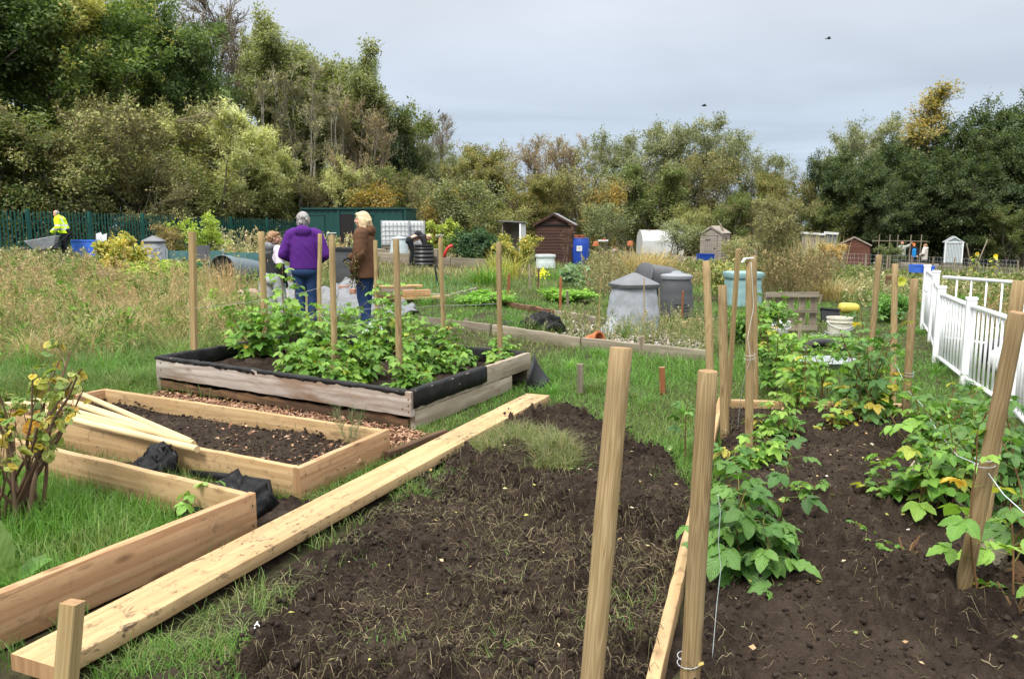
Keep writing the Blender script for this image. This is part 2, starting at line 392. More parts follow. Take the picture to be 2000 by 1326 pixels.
M['brown_board'] = wood('brown_stained_board', 0, (.075, .038, .026), (.038, .019, .014), ring=4, knots=.2, vary=.05, rough=.8)
M['red_board'] = wood('red_brown_board', 0, (.15, .062, .042), (.085, .033, .023), ring=4, knots=.2, vary=.05, rough=.8)
M['shed_grey'] = wood('grey_shed_board', 0, (.34, .295, .255), (.20, .17, .14), ring=4, knots=.2, vary=.05, rough=.9)
M['leaf'] = leafmat('tree_leaf', .38, .5, .35, tint=(1.75, 1.68, 1.5))
M['grass'] = leafmat('grass_blade', .32, .5, .3, tint=(1.3, 1.32, 1.2))
M['dry'] = leafmat('dry_stalk', .18, .8, .1, tint=(1.45, 1.42, 1.3))
M['berry_leaf'] = leafmat('bramble_leaf', .32, .42, .45, veins=True, tint=(1.42, 1.38, 1.2))
M['twig'] = bark('twig_bark', (.10, .075, .055), (.20, .16, .12))
M['bark'] = bark('tree_bark', (.085, .07, .055), (.19, .165, .13))
M['pale_bark'] = bark('pale_bark', (.17, .155, .13), (.33, .31, .27))
M['cane'] = bark('cane_bark', (.13, .065, .035), (.22, .15, .07))
M['liner'] = plain('black_liner', (.010, .010, .011), .6, .35, (.045, .04, .035), 9, .9, spec=.22, bscale=26)
M['liner_gloss'] = plain('black_polythene', (.004, .004, .0045), .42, .12, (.018, .016, .014), 5, 1.0, spec=.16, bscale=24)
M['tarp'] = plain('grey_netting_sheet', (.155, .16, .17), .5, .7, (.06, .06, .065), 3.5, .6, bscale=9)
M['black_plastic'] = plain('black_plastic', (.014, .014, .016), .42, .4, (.035, .033, .03), 5, .15)
M['dark_bin'] = plain('charcoal_plastic', (.062, .064, .070), .42, .4, (.11, .105, .095), 5, .15)
M['grey_bin'] = plain('sunbleached_plastic', (.31, .33, .36), .6, .75, (.16, .17, .17), 5, .25)
M['grey_bin_lid'] = plain('grey_lid_plastic', (.12, .125, .135), .5, .4, (.2, .2, .2), 5, .15)
M['lid_grey'] = plain('pale_lid_plastic', (.20, .21, .23), .45, .4, (.3, .3, .3), 5, .12)
M['pale_bin'] = plain('pale_grey_plastic', (.40, .46, .47), .55, .3, (.25, .29, .28), 5, .12)
M['white_bin'] = plain('whitish_green_plastic', (.52, .60, .56), .5, .3, (.36, .42, .38), 5, .12)
M['aqua_bin'] = plain('pale_green_plastic', (.22, .36, .36), .5, .3, (.13, .21, .2), 5, .12)
M['blue'] = plain('blue_plastic', (.012, .055, .32), .4, .25, (.02, .03, .12), 4, .1)
M['blue_box'] = plain('bright_blue_plastic', (.05, .16, .62), .45, .2, (.04, .08, .3), 5, .08)
M['green_paint'] = plain('green_container_paint', (.004, .05, .042), .5, .35, (.012, .032, .026), 2, .1)
M['fence_green'] = plain('green_fence_paint', (.008, .075, .06), .5, .2, (.006, .045, .036), 3, 0)
M['white_paint'] = plain('white_gloss_paint', (.80, .81, .82), .35, .3, (.55, .56, .49), 5, .08)
M['white_plastic'] = plain('white_plastic', (.62, .63, .62), .45, .3, (.5, .5, .45), 6, .1)
M['cream_bucket'] = plain('dirty_cream_plastic', (.56, .53, .44), .5, .55, (.33, .30, .22), 7, .12)
M['yellow_plastic'] = plain('yellow_plastic', (.50, .42, .07), .5, .2, None, 6, .1)
M['green_tub'] = plain('green_tub_plastic', (.012, .17, .075), .45, .25, None, 6, .1)
M['blue_grey_roll'] = plain('blue_grey_plastic_sheet', (.075, .11, .13), .4, .4, (.12, .15, .16), 3, .3, bscale=8)
M['terracotta'] = plain('terracotta', (.42, .13, .05), .8, .3, None, 8, .15)
M['red_plastic'] = plain('red_plastic', (.55, .03, .03), .45, .2, None, 6, 0)
M['brick'] = plain('brick', (.33, .16, .10), .9, .5, (.38, .30, .24), 12, .4)
M['stone'] = plain('pinkish_stone', (.33, .23, .18), .9, .5, (.20, .15, .12), 12, .5)
M['galv'] = plain('galvanised_steel', (.42, .45, .47), .42, .3, (.28, .3, .31), 7, .1, metal=.3)
M['wire'] = plain('galvanised_wire', (.42, .44, .45), .5, 0, None, 6, 0)
M['twine'] = plain('pale_twine', (.55, .62, .62), .8, 0, None, 6, 0)
M['felt'] = plain('roof_felt', (.16, .16, .165), .85, .4, (.25, .25, .24), 6, .3)
M['black_rubber'] = plain('tyre_rubber', (.012, .012, .014), .6, .4, (.04, .04, .04), 8, .3)
M['chip'] = leafmat('wood_chip', 0, .85, .15)
M['clod'] = leafmat('soil_crumb', 0, .95, .15)
M['net'] = plain('green_net', (.08, .2, .13), .7, 0, None, 6, 0)
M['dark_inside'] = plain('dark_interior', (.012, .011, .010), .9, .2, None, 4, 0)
# people
M['skin'] = plain('skin', (.56, .31, .21), .5, .25, (.50, .22, .15), 14, .05)
M['eye'] = plain('eye', (.03, .02, .02), .3, 0, None, 6, 0)
M['lip'] = plain('lip', (.40, .13, .11), .5, 0, None, 6, 0)
def cloth(name, col, wr=.6, sc=16, dirt=.2): return plain(name, col, .85, dirt, None, 7, wr, spec=.15, bscale=sc)
M['purple'] = cloth('purple_fleece', (.078, .017, .165)); M['jeans'] = cloth('blue_denim', (.022, .045, .115), .5, 20, .4)
M['brown_coat'] = cloth('brown_waxed_cotton', (.105, .052, .028), .8, 14, .45); M['glove'] = cloth('black_glove', (.012, .012, .013))
M['hair_grey'] = plain('grey_hair', (.29, .27, .255), .6, .6, (.12, .11, .10), 30, .8, bscale=90)
M['hair_blonde'] = plain('blonde_hair', (.60, .45, .26), .5, .55, (.30, .19, .09), 26, .8, bscale=90)
M['hair_brown'] = plain('light_brown_hair', (.27, .145, .065), .55, .5, (.13, .065, .03), 26, .8, bscale=90)
M['grey_cloth'] = cloth('light_grey_jersey', (.36, .37, .38), .7, 12); M['charcoal'] = cloth('charcoal_fleece', (.03, .031, .034))
M['lilac'] = cloth('pale_lilac_shirt', (.56, .50, .56), .5); M['hivis'] = cloth('hi_vis_yellow', (.56, .78, .02), .4, 12, .08)
M['reflect'] = plain('reflective_tape', (.50, .52, .52), .4, .2, None, 6, 0); M['dark_cloth'] = cloth('dark_trousers', (.016, .017, .02))
M['olive_shirt'] = cloth('grey_green_shirt', (.33, .35, .30)); M['beige_coat'] = cloth('beige_padded_coat', (.56, .50, .44)); M['sky_shirt'] = cloth('bright_blue_shirt', (.02, .24, .62))
M['orange_hat'] = cloth('orange_hat', (.75, .16, .015)); M['pink_cap'] = cloth('pink_cap', (.62, .22, .18)); M['shoe'] = plain('dark_shoe', (.02, .018, .016), .7, .3)
# ------------------------------------------------------------------ camera, world, sun
sc = bpy.context.scene
cam = bpy.data.cameras.new('camera'); cam.sensor_width = 36; cam.lens = F/2000*36; cam.clip_end = 2000; cam.clip_start = .05
co = bpy.data.objects.new('camera', cam); C.objects.link(co); co.location = (0, 0, CAMH); co.rotation_euler = (PI/2-PITCH, 0, 0); sc.camera = co
sc.view_settings.view_transform = 'Standard'; sc.view_settings.look = 'None'; sc.view_settings.exposure = EXPOSURE
sc.cycles.max_bounces = 6; sc.cycles.diffuse_bounces = 3; sc.cycles.transparent_max_bounces = 4; sc.cycles.transmission_bounces = 3; sc.cycles.glossy_bounces = 2
SUN_EL, SUN_AZ = math.radians(52), math.radians(215)    # azimuth measured clockwise from +Y
w = bpy.data.worlds.new('World'); sc.world = w; w.use_nodes = True
t = w.node_tree; bg = t.nodes['Background']; bg.inputs[1].default_value = SKY_STRENGTH
sky = t.nodes.new('ShaderNodeTexSky'); sky.sky_type = 'NISHITA'; sky.sun_disc = False; sky.sun_elevation = SUN_EL; sky.sun_rotation = SUN_AZ; sky.air_density = 1.3; sky.dust_density = 2.0
tc = t.nodes.new('ShaderNodeTexCoord'); sp = t.nodes.new('ShaderNodeSeparateXYZ'); t.links.new(tc.outputs['Generated'], sp.inputs[0])
def wmath(op, a, b=0.0, c=0.0):
    nd = t.nodes.new('ShaderNodeMath'); nd.operation = op
    for i, v in enumerate((a, b, c)):
        if isinstance(v, bpy.types.NodeSocket): t.links.new(v, nd.inputs[i])
        else: nd.inputs[i].default_value = v
    return nd.outputs[0]
# overcast dome: the cloud layer is brighter overhead than near the horizon
el = t.nodes.new('ShaderNodeValToRGB'); t.links.new(sp.outputs[2], el.inputs[0]); cr = el.color_ramp
stops = [(0.0, (.228, .284, .365)), (.10, (.262, .308, .378)), (.27, (.355, .37, .398)), (.50, (.80, .81, .83)), (1.0, (2.1, 2.1, 2.08))]
while len(cr.elements) < len(stops): cr.elements.new(.5)
for e, (p, c_) in zip(cr.elements, stops): e.position = p; e.color = (*c_, 1)
# soft cloud structure projected on a flat layer overhead
dz = wmath('MAXIMUM', sp.outputs[2], .06)
cmb = t.nodes.new('ShaderNodeCombineXYZ'); t.links.new(wmath('DIVIDE', sp.outputs[0], dz), cmb.inputs[0]); t.links.new(wmath('DIVIDE', sp.outputs[1], dz), cmb.inputs[1])
nz = t.nodes.new('ShaderNodeTexNoise'); nz.inputs['Scale'].default_value = .30; nz.inputs['Detail'].default_value = 6; nz.inputs['Roughness'].default_value = .5; nz.inputs['Distortion'].default_value = .4
t.links.new(cmb.outputs[0], nz.inputs['Vector'])
mr = t.nodes.new('ShaderNodeMapRange'); t.links.new(nz.outputs[0], mr.inputs[0])
for i, v in enumerate((.3, .7, .84, 1.18)): mr.inputs[i+1].default_value = v
def wmix(fac, a, b, mode='MIX'):
    nd = t.nodes.new('ShaderNodeMix'); nd.data_type = 'RGBA'; nd.blend_type = mode
    for i, v in ((0, fac), (6, a), (7, b)):
        if isinstance(v, bpy.types.NodeSocket): t.links.new(v, nd.inputs[i])
        else: nd.inputs[i].default_value = v
    return nd.outputs[2]
cc = wmix(1.0, el.outputs[0], (1, 1, 1, 1), 'MULTIPLY')
vm = t.nodes.new('ShaderNodeVectorMath'); vm.operation = 'SCALE'; t.links.new(el.outputs[0], vm.inputs[0]); t.links.new(wmath('MULTIPLY', mr.outputs[0], CLOUD_GAIN/SKY_STRENGTH), vm.inputs['Scale'])
t.links.new(wmix(.90, sky.outputs[0], vm.outputs[0]), bg.inputs[0])
sl = bpy.data.lights.new('sun', 'SUN'); sl.energy = SUN_STRENGTH; sl.angle = math.radians(16); sl.color = (1, .965, .91)
so = bpy.data.objects.new('sun', sl); C.objects.link(so); so.rotation_euler = (PI/2-SUN_EL, 0, -SUN_AZ+PI) ; so.location = (0, 0, 30)
# ------------------------------------------------------------------ key plan points (metres)
BOX = dict(FR=(-1.25, 4.56), BR=(-.88, 5.42), BL=(-3.52, 6.83), FL=(-3.92, 6.03))
LB = dict(A0=(-2.75, 1.35), A1=(-1.36, 4.05), B1=(-3.95, 5.52))
PL = ((-1.665, 2.605), (.232, 7.045))
BED = dict(FL=(-3.45, 7.72), FR=(-.80, 6.20), BR=(.17, 8.15), BL=(-2.50, 9.80))
EDGE = ((.405, 2.30), (1.83, 6.90))
PLOT = [(-1.05, 2.0), (-1.0, 3.2), (-.66, 4.55), (-.22, 5.9), (.1, 6.55), (.62, 6.62), (.92, 6.1), (1.08, 5.2), (1.0, 4.4), (.30, 2.0)]
RBED = [(.45, 2.0), (1.86, 6.85), (3.42, 6.72), (2.25, 3.55), (2.0, 2.0)]
CHIP = [(-3.5, 7.08), (-.9, 5.55), (-.6, 5.95), (-.78, 6.16), (-3.42, 7.66)]
PEB = [(-.95, 4.75), (-.62, 5.62), (-.42, 5.85), (-.30, 5.66), (-.66, 4.85)]
# ------------------------------------------------------------------ ground
n = NT('ground_mat'); a = n.noise(.35, n.coord(), 5, .6); b = n.noise(9, n.coord(), 6, .7)
c1 = n.ramp(a, [(.35, (.045, .05, .02)), (.6, (.07, .072, .032)), (.75, (.085, .07, .042))])
M['ground'] = n.done(n.mix(n.ramp(b, [(.35, 0), (.6, .9)]), c1, (.026, .019, .013)), .95, n.bump(b, .7, .03), .1)
n = NT('soil_mat'); a = n.noise(7, n.coord(), 8, .72, .3); b = n.noise(1.2, n.coord(), 3, .5); c2 = n.noise(48, n.coord(), 5, .68)
cs = n.ramp(a, [(.34, (.010, .007, .0055)), (.5, (.029, .0205, .0155)), (.66, (.060, .045, .034))])
cs = n.mix(n.ramp(b, [(.40, 0), (.62, .55)]), cs, (.050, .036, .026)); cs = n.mix(n.ramp(c2, [(.62, 0), (.8, .4)]), cs, (.06, .042, .03))
M['soil'] = n.done(cs, .95, n.bump(n.vor(85, n.coord()), .9, .006, n.bump(c2, .9, .010, n.bump(a, .9, .02))), .06)
def grid_axis(stops):
    out = []
    for (a, b, s) in stops: out += list(np.arange(a, b, s))
    return np.array(out+[stops[-1][1]])
gx = grid_axis([(-400, -60, 40), (-60, -20, 2), (-20, 20, .5), (20, 60, 2), (60, 400, 40)]); gy = grid_axis([(-12, 2, 1), (2, 20, .4), (20, 70, 1.2), (70, 120, 10), (120, 700, 80)])
X, Y_ = np.meshgrid(gx, gy); Z = terr(X, Y_)+(fbm(X*.8, Y_*.8, 3)-.5)*.05*sstep(6, 9, Y_)
V = np.stack([X, Y_, Z-.012], -1).reshape(-1, 3); nx, ny = len(gx), len(gy)
idx = np.arange(nx*ny).reshape(ny, nx); Fc = np.stack([idx[:-1, :-1], idx[:-1, 1:], idx[1:, 1:], idx[1:, :-1]], -1).reshape(-1, 4)
tag(obj('ground', npmesh('ground', V, Fc), M['ground'], smooth=True), kind='structure')
def soil_height(x, y, seed, rough=1.0):
    x = np.asarray(x, float); y = np.asarray(y, float); wx = x+(fbm(x*6, y*6, seed+61, 2)-.5)*.09; wy = y+(fbm(x*6+9, y*6, seed+62, 2)-.5)*.09
    h = (fbm(x*1.7, y*1.7, seed, 3)-.5)*.06; m = np.clip(fbm(x*1.9, y*1.9, seed+3, 3)*3.2-1.05, .12, 1.15)
    for f, amp, k in ((7.5, .058, 0), (16, .050, 5), (34, .026, 9)):
        d, v = worley(wx*f, wy*f, seed+k); h += amp*rough*np.clip(1-(d*1.5)**2, -.25, 1)*(.25+.75*v)*(m if f < 30 else .55+.45*m)
    h += (fbm(x*60, y*60, seed+19, 2)-.5)*.016*rough
    return h
def soil_sheet(name, poly, step, z0, seed, rough=1.0, edge=.10, fade=True, mound=0.0):
    xs = [p[0] for p in poly]; ys = [p[1] for p in poly]
    gx = np.arange(min(xs)-.15, max(xs)+.15, step); gy = np.arange(min(ys)-.15, max(ys)+.15, step)
    X, Y_ = np.meshgrid(gx, gy); ins = inpoly(X, Y_, poly); d = edgedist(X, Y_, poly)*np.where(ins, 1, -1)
    d2 = d+(fbm(X*3, Y_*3, seed+50)-.5)*(.25 if fade else 0)
    h = soil_height(X, Y_, seed, rough)+mound*sstep(0, .5, d)
    Z = z0+h*np.clip(sstep(-.02, .12, d2), 0, 1) - (sstep(.03, -.12, d2)*.09 if fade else 0)
    keep = (d > (-.13 if fade else -.001))
    idx = -np.ones(X.size, int); k = keep.ravel(); idx[k] = np.arange(k.sum()); idx = idx.reshape(X.shape)
    q = np.stack([idx[:-1, :-1], idx[:-1, 1:], idx[1:, 1:], idx[1:, :-1]], -1).reshape(-1, 4); q = q[(q >= 0).all(1)]
    V = np.stack([X, Y_, Z], -1).reshape(-1, 3)[k]
    return tag(obj(name, npmesh(name, V, q), M['soil'], smooth=True), kind='structure')
soil_sheet('dug_soil_plot', PLOT, .0115, .012, 11, 1.5)
soil_sheet('raspberry_bed_soil', RBED, .014, .03, 23, 1.15, fade=False, mound=.03)
soil_sheet('boxed_bed_soil', [BOX[k] for k in ('FR', 'BR', 'BL', 'FL')], .02, .075, 37, .75, fade=False, mound=.03)
soil_sheet('raised_bed_soil', [BED[k] for k in ('FL', 'FR', 'BR', 'BL')], .035, .17, 41, .8, fade=False)
soil_sheet('bare_earth_strip', [(-1.75, 2.8), (-1.36, 3.9), (-1.42, 4.5), (-1.2, 4.6), (-.80, 5.3), (-.62, 4.95), (-1.3, 3.4), (-1.62, 2.75)], .02, .006, 43, .8)
soil_sheet('bare_earth_strip', [(-1.36, 4.06), (-1.28, 4.5), (-3.6, 5.8), (-3.8, 5.46)], .025, .004, 47, .8)
soil_sheet('bare_earth_strip', [(-1.75, 1.9), (-1.45, 2.55), (.30, 6.95), (.70, 6.95), (-.1, 5.2), (-.75, 3.6), (-.7, 1.9)], .022, .002, 53, .7)
soil_sheet('bare_earth_strip', [(.30, 2.0), (1.1, 4.6), (1.0, 5.0), (.8, 4.9), (.1, 2.0)], .022, .002, 59, .7)
def scatter_poly(rng, poly, n):
    xs = [p[0] for p in poly]; ys = [p[1] for p in poly]; x = rng.uniform(min(xs), max(xs), n*3); y = rng.uniform(min(ys), max(ys), n*3)
    k = inpoly(x, y, poly); return x[k][:n], y[k][:n]
def clods(name, poly, n, z0, seed, rough, mound=0.0, cols=((.017, .012, .009), (.027, .019, .0145), (.042, .030, .022)), smin=.004, smax=.024, mat='clod', hs=None, flat=.75):
    rng = np.random.default_rng(seed); x, y = scatter_poly(rng, poly, n); n = len(x)
    s = smin+(smax-smin)*rng.beta(1, 4, n); d = edgedist(x, y, poly)
    z = z0+(soil_height(x, y, hs, rough)+mound*sstep(0, .5, d) if hs is not None else 0)+s*.25
    base = np.array([(1,0,0),(-1,0,0),(0,1,0),(0,-1,0),(0,0,1),(0,0,-1)], float); fc = np.array([(0,2,4),(2,1,4),(1,3,4),(3,0,4),(2,0,5),(1,2,5),(3,1,5),(0,3,5)])
    q = nrm(rng.normal(size=(n, 3))); r2 = nrm(np.cross(q, rng.normal(size=(n, 3)))); r3 = np.cross(q, r2); R = np.stack([q, r2, r3], 1)
    V = np.einsum('vk,nkj->nvj', base, R)*rng.uniform(.6, 1.35, (n, 6, 1))*s[:, None, None]; V[..., 2] *= flat
    V += np.stack([x, y, z], 1)[:, None]
    Fc = (np.arange(n)[:, None, None]*6+fc[None]).reshape(-1, 3)
    return tag(obj(name, npmesh(name, V.reshape(-1, 3), Fc, np.repeat(mixcol(rng, n, cols), 6, 0)), M[mat]), kind='stuff')
clods('soil_crumbs', PLOT, 9000, .012, 5, 1.5, hs=11)
clods('soil_crumbs', RBED, 4500, .03, 6, 1.15, .03, hs=23)
clods('soil_crumbs', [BOX[k] for k in ('FR', 'BR', 'BL', 'FL')], 2500, .075, 7, .75, .03, hs=37)
def chips(name, poly, n, z0, seed, cols, L=(.02, .05), hs=None, rough=1, mound=0, wd=.4, tilt=.5, mat='chip'):
    rng = np.random.default_rng(seed); x, y = scatter_poly(rng, poly, n); n = len(x)
    z = z0+rng.uniform(0, .018, n)+(soil_height(x, y, hs, rough)+mound if hs is not None else 0)
    a = rng.uniform(0, 2*PI, n); d = np.stack([np.cos(a), np.sin(a), rng.normal(0, tilt*.5, n)], 1); nr = nrm(np.array([0, 0, 1.])+rng.normal(size=(n, 3))*tilt)
    ln = rng.uniform(L[0], L[1], n); V, Fc, c = diamonds(np.stack([x, y, z], 1), d, nr, ln, ln*rng.uniform(wd*.6, wd*1.4, n), mixcol(rng, n, cols), .08)
    return tag(obj(name, npmesh(name, V, Fc, c), M[mat]), kind='stuff')
CH = [(.36, .20, .12), (.24, .11, .06), (.46, .31, .20), (.13, .065, .04), (.40, .24, .15)]
chips('wood_chippings', CHIP, 9000, .01, 8, CH)
tag(obj('woodchip_path', npmesh('p', [(x, y, .004) for x, y in CHIP], np.array([list(range(len(CHIP)))])), plain('chip_base', (.10, .05, .03), .95, .6, None, 30, .5)), kind='structure')
chips('wood_chippings', [(-1.75, 5.0), (-1.0, 4.75), (-.95, 5.35), (-2.2, 6.0), (-2.4, 5.75)], 260, .085, 9, CH, hs=37)
clods('pebble_strip', PEB, 1300, .012, 10, 0, cols=[(.50, .47, .44), (.34, .31, .29), (.62, .6, .57), (.22, .2, .19)], smin=.012, smax=.028, flat=.8)
# straw, roots and cut grass lying on the dug soil
def litter(name, poly, n, z0, seed, cols, L=(.025, .11), w=.0023, hs=None, rough=1, mound=0.0, dens=None):
    rng = np.random.default_rng(seed); x, y = scatter_poly(rng, poly, n)
    if dens is not None: k = dens(x, y) > rng.uniform(0, 1, len(x)); x, y = x[k], y[k]
    n = len(x); K = 6; a = rng.uniform(0, 2*PI, n); ln = rng.uniform(L[0], L[1], n); P = np.empty((n, K, 3)); px, py = x.copy(), y.copy(); da = rng.normal(0, .07, n)
    lift = rng.uniform(.001, .006, n)
    for k in range(K):
        P[:, k, 0] = px; P[:, k, 1] = py
        P[:, k, 2] = z0+(soil_height(px, py, hs, rough)+mound if hs is not None else 0)+lift*math.sin(PI*k/(K-1))+.004
        px = px+np.cos(a)*ln/K; py = py+np.sin(a)*ln/K; a = a+da+rng.normal(0, .09, n)
    R = np.full((n, K), w*.5)*rng.uniform(.5, 1.4, (n, 1)); R[:, -1] *= .4
    V, Fc = tubes(P, R, 3); c = np.repeat(mixcol(rng, n, cols), K*3, 0)
    return tag(obj(name, npmesh(name, V, Fc, c), M['dry']), kind='stuff')
STRAW = [(.16, .125, .08), (.09, .068, .046), (.25, .21, .14), (.10, .105, .05), (.05, .038, .026)]
litter('straw_and_roots', PLOT, 17000, .012, 12, STRAW, hs=11, rough=1.5, dens=lambda x, y: np.clip(1.5-(y-2.3)*.40, .08, 1)*np.clip(fbm(x*1.6, y*1.6, 77)*2.6-.7, .1, 1))
litter('straw_and_roots', RBED, 1500, .06, 13, STRAW, hs=23, rough=1.15, w=.0022)
litter('straw_and_roots', [BOX[k] for k in ('FR', 'BR', 'BL', 'FL')], 250, .105, 14, STRAW, hs=37, rough=1.3)
LV = [(.45, .33, .12), (.38, .22, .11), (.55, .42, .30), (.40, .38, .10), (.16, .22, .05), (.5, .45, .4)]
chips('fallen_leaves', PLOT, 55, .04, 15, LV, (.012, .035), 11, 1.5, .01, .6, .4, 'grass')
chips('fallen_leaves', RBED, 110, .06, 16, LV, (.012, .036), 23, 1.15, .015, .6, .4, 'grass')
# ------------------------------------------------------------------ trees
def skeleton(rng, H, R, trunks=1, n1=24, n2=7, n3=7, bare=.2, up=.35, grav=0.0, ang=1.0, prof=1.0, tr=.14, spread=.25, lfac=.42, tr2=.3):
    P = np.empty((trunks, 7, 3)); P[:, 0] = rng.normal(0, .12*R*(trunks > 1), (trunks, 3)); P[:, 0, 2] = -.1
    az = rng.uniform(0, 2*PI, trunks); lean = spread*(trunks > 1)+.03
    d = nrm(np.stack([np.cos(az)*lean, np.sin(az)*lean, np.ones(trunks)], 1)); hh = H*rng.uniform(.8, 1.0, trunks)*(1 if trunks > 1 else 1)
    for k in range(1, 7):
        P[:, k] = P[:, k-1]+d*(hh/6)[:, None]; d = nrm(d+rng.normal(0, .07, (trunks, 3))+np.array([0, 0, .06]))
    RR = np.repeat(np.linspace(tr, tr*.12, 7)[None], trunks, 0)
    def L1(i, t):
        u = np.clip((t-bare)/(1-bare), 0, 1); s = np.clip(u*1.6+.35, 0, 1)*np.sqrt(np.clip(1.02-u**2.2*prof, .03, 1)); return R*np.maximum(s, .30)*.8
    Q1, R1, i1 = grow(rng, P, RR, max(2, n1//trunks), (bare, .98), ang, L1, up, grav, K=5, rr=.5, jit=.14)
    l1 = np.linalg.norm(Q1[:, -1]-Q1[:, 0], axis=1)
    Q2, R2, i2 = grow(rng, Q1, R1, n2, (.2, 1), .75, lambda i, t: l1[i]*lfac+.12*R*.4, up*.5, grav, K=4, jit=.18)
    l2 = np.linalg.norm(Q2[:, -1]-Q2[:, 0], axis=1)
    Q3, R3, i3 = grow(rng, Q2, R2, n3, (.15, 1), .7, lambda i, t: l2[i]*.5+.05*R*.4, up*.4, grav*1.5, K=4, jit=.2, rmin=.004)
    return (P, RR), (Q1, R1), (Q2, R2), (Q3, R3, i3, i2)
def foliage(rng, Q3, i3, per, ll, lw, cols, w=None, spreadv=.12, droop=.25, clus=None, yellow=None, ycol=None):
    n = len(Q3); idx = np.repeat(np.arange(n), per); l_ = np.linalg.norm(Q3[:, -1]-Q3[:, 0], axis=1); idx = idx[rng.uniform(0, 1, len(idx)) < np.clip((l_/np.percentile(l_, 70))**1.3, .08, 1)[idx]]; m = len(idx)
    p, tg = along(Q3, idx, rng.uniform(.1, 1, m)); p = p+rng.normal(0, spreadv, (m, 3))
    d = nrm(tg*.8+rng.normal(0, .7, (m, 3))+np.array([0, 0, -droop])); oc = p-np.array([0, 0, p[:, 2].mean()]); oc = oc/(np.linalg.norm(oc, axis=1, keepdims=True)+1e-6); tj = nrm(rng.normal(size=(n, 3)))[idx]; nr = nrm(rng.normal(0, .38, (m, 3))+np.array([0, 0, .75])+oc*.55+tj*.45)
    c = np.asarray(cols, float); ci = rng.choice(len(c), n, p=None if w is None else np.array(w)/sum(w)); col = c[ci][idx]
    col = col*rng.normal(1, .10, (n, 1))[idx]*rng.normal(1, .16, (m, 1))
    if yellow is not None:
        c0 = p.mean(0); k = (fbm((p[:, 0]-c0[0])*.35+40, (p[:, 2]-c0[2])*.35+p[:, 1]*.2+10, int(rng.integers(99)), 3) > 1-yellow-.12+rng.uniform(-.08, .08, m)); col[k] = np.asarray(ycol)*rng.normal(1, .15, (k.sum(), 1))
    ln = ll*rng.uniform(.65, 1.35, m)
    return diamonds(p, d, nr, ln, ln*lw, np.clip(col, .004, 1), .15)
def tree_meshes(seed, H, R, per=12, ll=.12, lw=.55, cols=((.03, .05, .015),), w=None, sp=.12, droop=.25, yellow=None, ycol=None, twigs=False, S1=6, **kw):
    rng = np.random.default_rng(seed); a, b, c, d = skeleton(rng, H, R, **kw)
    V = []; Fs = []; o = 0
    for (P_, R_), S in ((a, 7), (b, 5), (c, 4)) + ((((d[0], d[1]), 3),) if twigs else ()):
        v, f = tubes(P_, R_, S); V.append(v); Fs.append(f+o); o += len(v)
    tm = npmesh('trunk', np.concatenate(V), np.concatenate(Fs))
    if per <= 0: return tm, None
    v, f, cl = foliage(rng, d[0], d[2], per, ll, lw, cols, w, sp, droop, None, yellow, ycol)
    return tm, npmesh('crown', v, f, cl)
def bare_meshes(seed, H, R, cols, per=2, ll=.08, twig_r=.012, n4=5, **kw):
    """leafless or nearly leafless tree: trunk with limbs, and a crown of fine twigs with a few leaves"""
    rng = np.random.default_rng(seed); a, b, c, d = skeleton(rng, H, R, **kw)
    V = []; Fs = []; o = 0
    for (P_, R_), S in ((a, 7), (b, 5)):
        v, f = tubes(P_, R_, S); V.append(v); Fs.append(f+o); o += len(v)
    tm = npmesh('trunk', np.concatenate(V), np.concatenate(Fs))
    ac = Acc(); l3 = np.linalg.norm(d[0][:, -1]-d[0][:, 0], axis=1)
    Q4, R4, i4 = grow(rng, d[0], d[1], n4, (.1, 1), .6, lambda i, t: l3[i]*.6, .3, 0, K=3, jit=.15, rmin=.005)
    cc = np.asarray(cols, float)
    for Q, R_, S, m in ((c[0], c[1], 4, 1.6), (d[0], d[1], 3, 1.0), (Q4, R4, 3, 1.0)):
        v, f = tubes(Q, np.maximum(R_, twig_r*.5*m), S); k = v.shape[0]//len(Q); ac.add(v, f, np.repeat(mixcol(rng, len(Q), cc[:2], None, .15), k, 0))
    if per:
        v, f, cl = foliage(rng, Q4, i4, per, ll, .55, cc[2:], None, .06, .3); ac.add(v, f, cl)
    return tm, ac.mesh('crown')
KIND = {}
def zmax(me):
    z = np.empty(len(me.vertices)*3); me.vertices.foreach_get('co', z); return float(np.percentile(z[2::3], 99.8))
def proto(k, fn, bark='bark', leaf='leaf', **kw): 
    tm, cm = fn(**kw); z = np.empty(len(cm.vertices)*3); cm.vertices.foreach_get('co', z); off = z.reshape(-1, 3).mean(0); off[2] = 0
    for me in (tm, cm):
        z = np.empty(len(me.vertices)*3); me.vertices.foreach_get('co', z); me.vertices.foreach_set('co', (z.reshape(-1, 3)-off).ravel()); me.update()
    KIND[k] = (tm, cm, bark, leaf, zmax(cm), kw['R'])
DK = ((.052, .086, .028), (.072, .112, .038), (.095, .132, .048), (.040, .066, .024))
proto('dark', tree_meshes, seed=1, H=12, R=4.3, per=32, ll=.16, cols=DK, n1=44, n2=8, n3=7, bare=.14, up=.30, tr=.22)
proto('sycamore', tree_meshes, seed=2, H=13, R=5.0, per=32, ll=.165, cols=((.060, .105, .030), (.085, .13, .042), (.105, .15, .042)), yellow=.36, ycol=(.20, .20, .065), n1=44, n2=8, n3=7, bare=.14, up=.30, tr=.22)
proto('pale', tree_meshes, twigs=True, seed=3, H=11, R=2.9, per=26, ll=.14, lw=.5, cols=((.140, .160, .075), (.175, .19, .10), (.11, .13, .062)), n1=56, n2=7, n3=6, bare=.40, up=.8, ang=.6, trunks=4, spread=.13, tr=.085, bark='pale_bark')
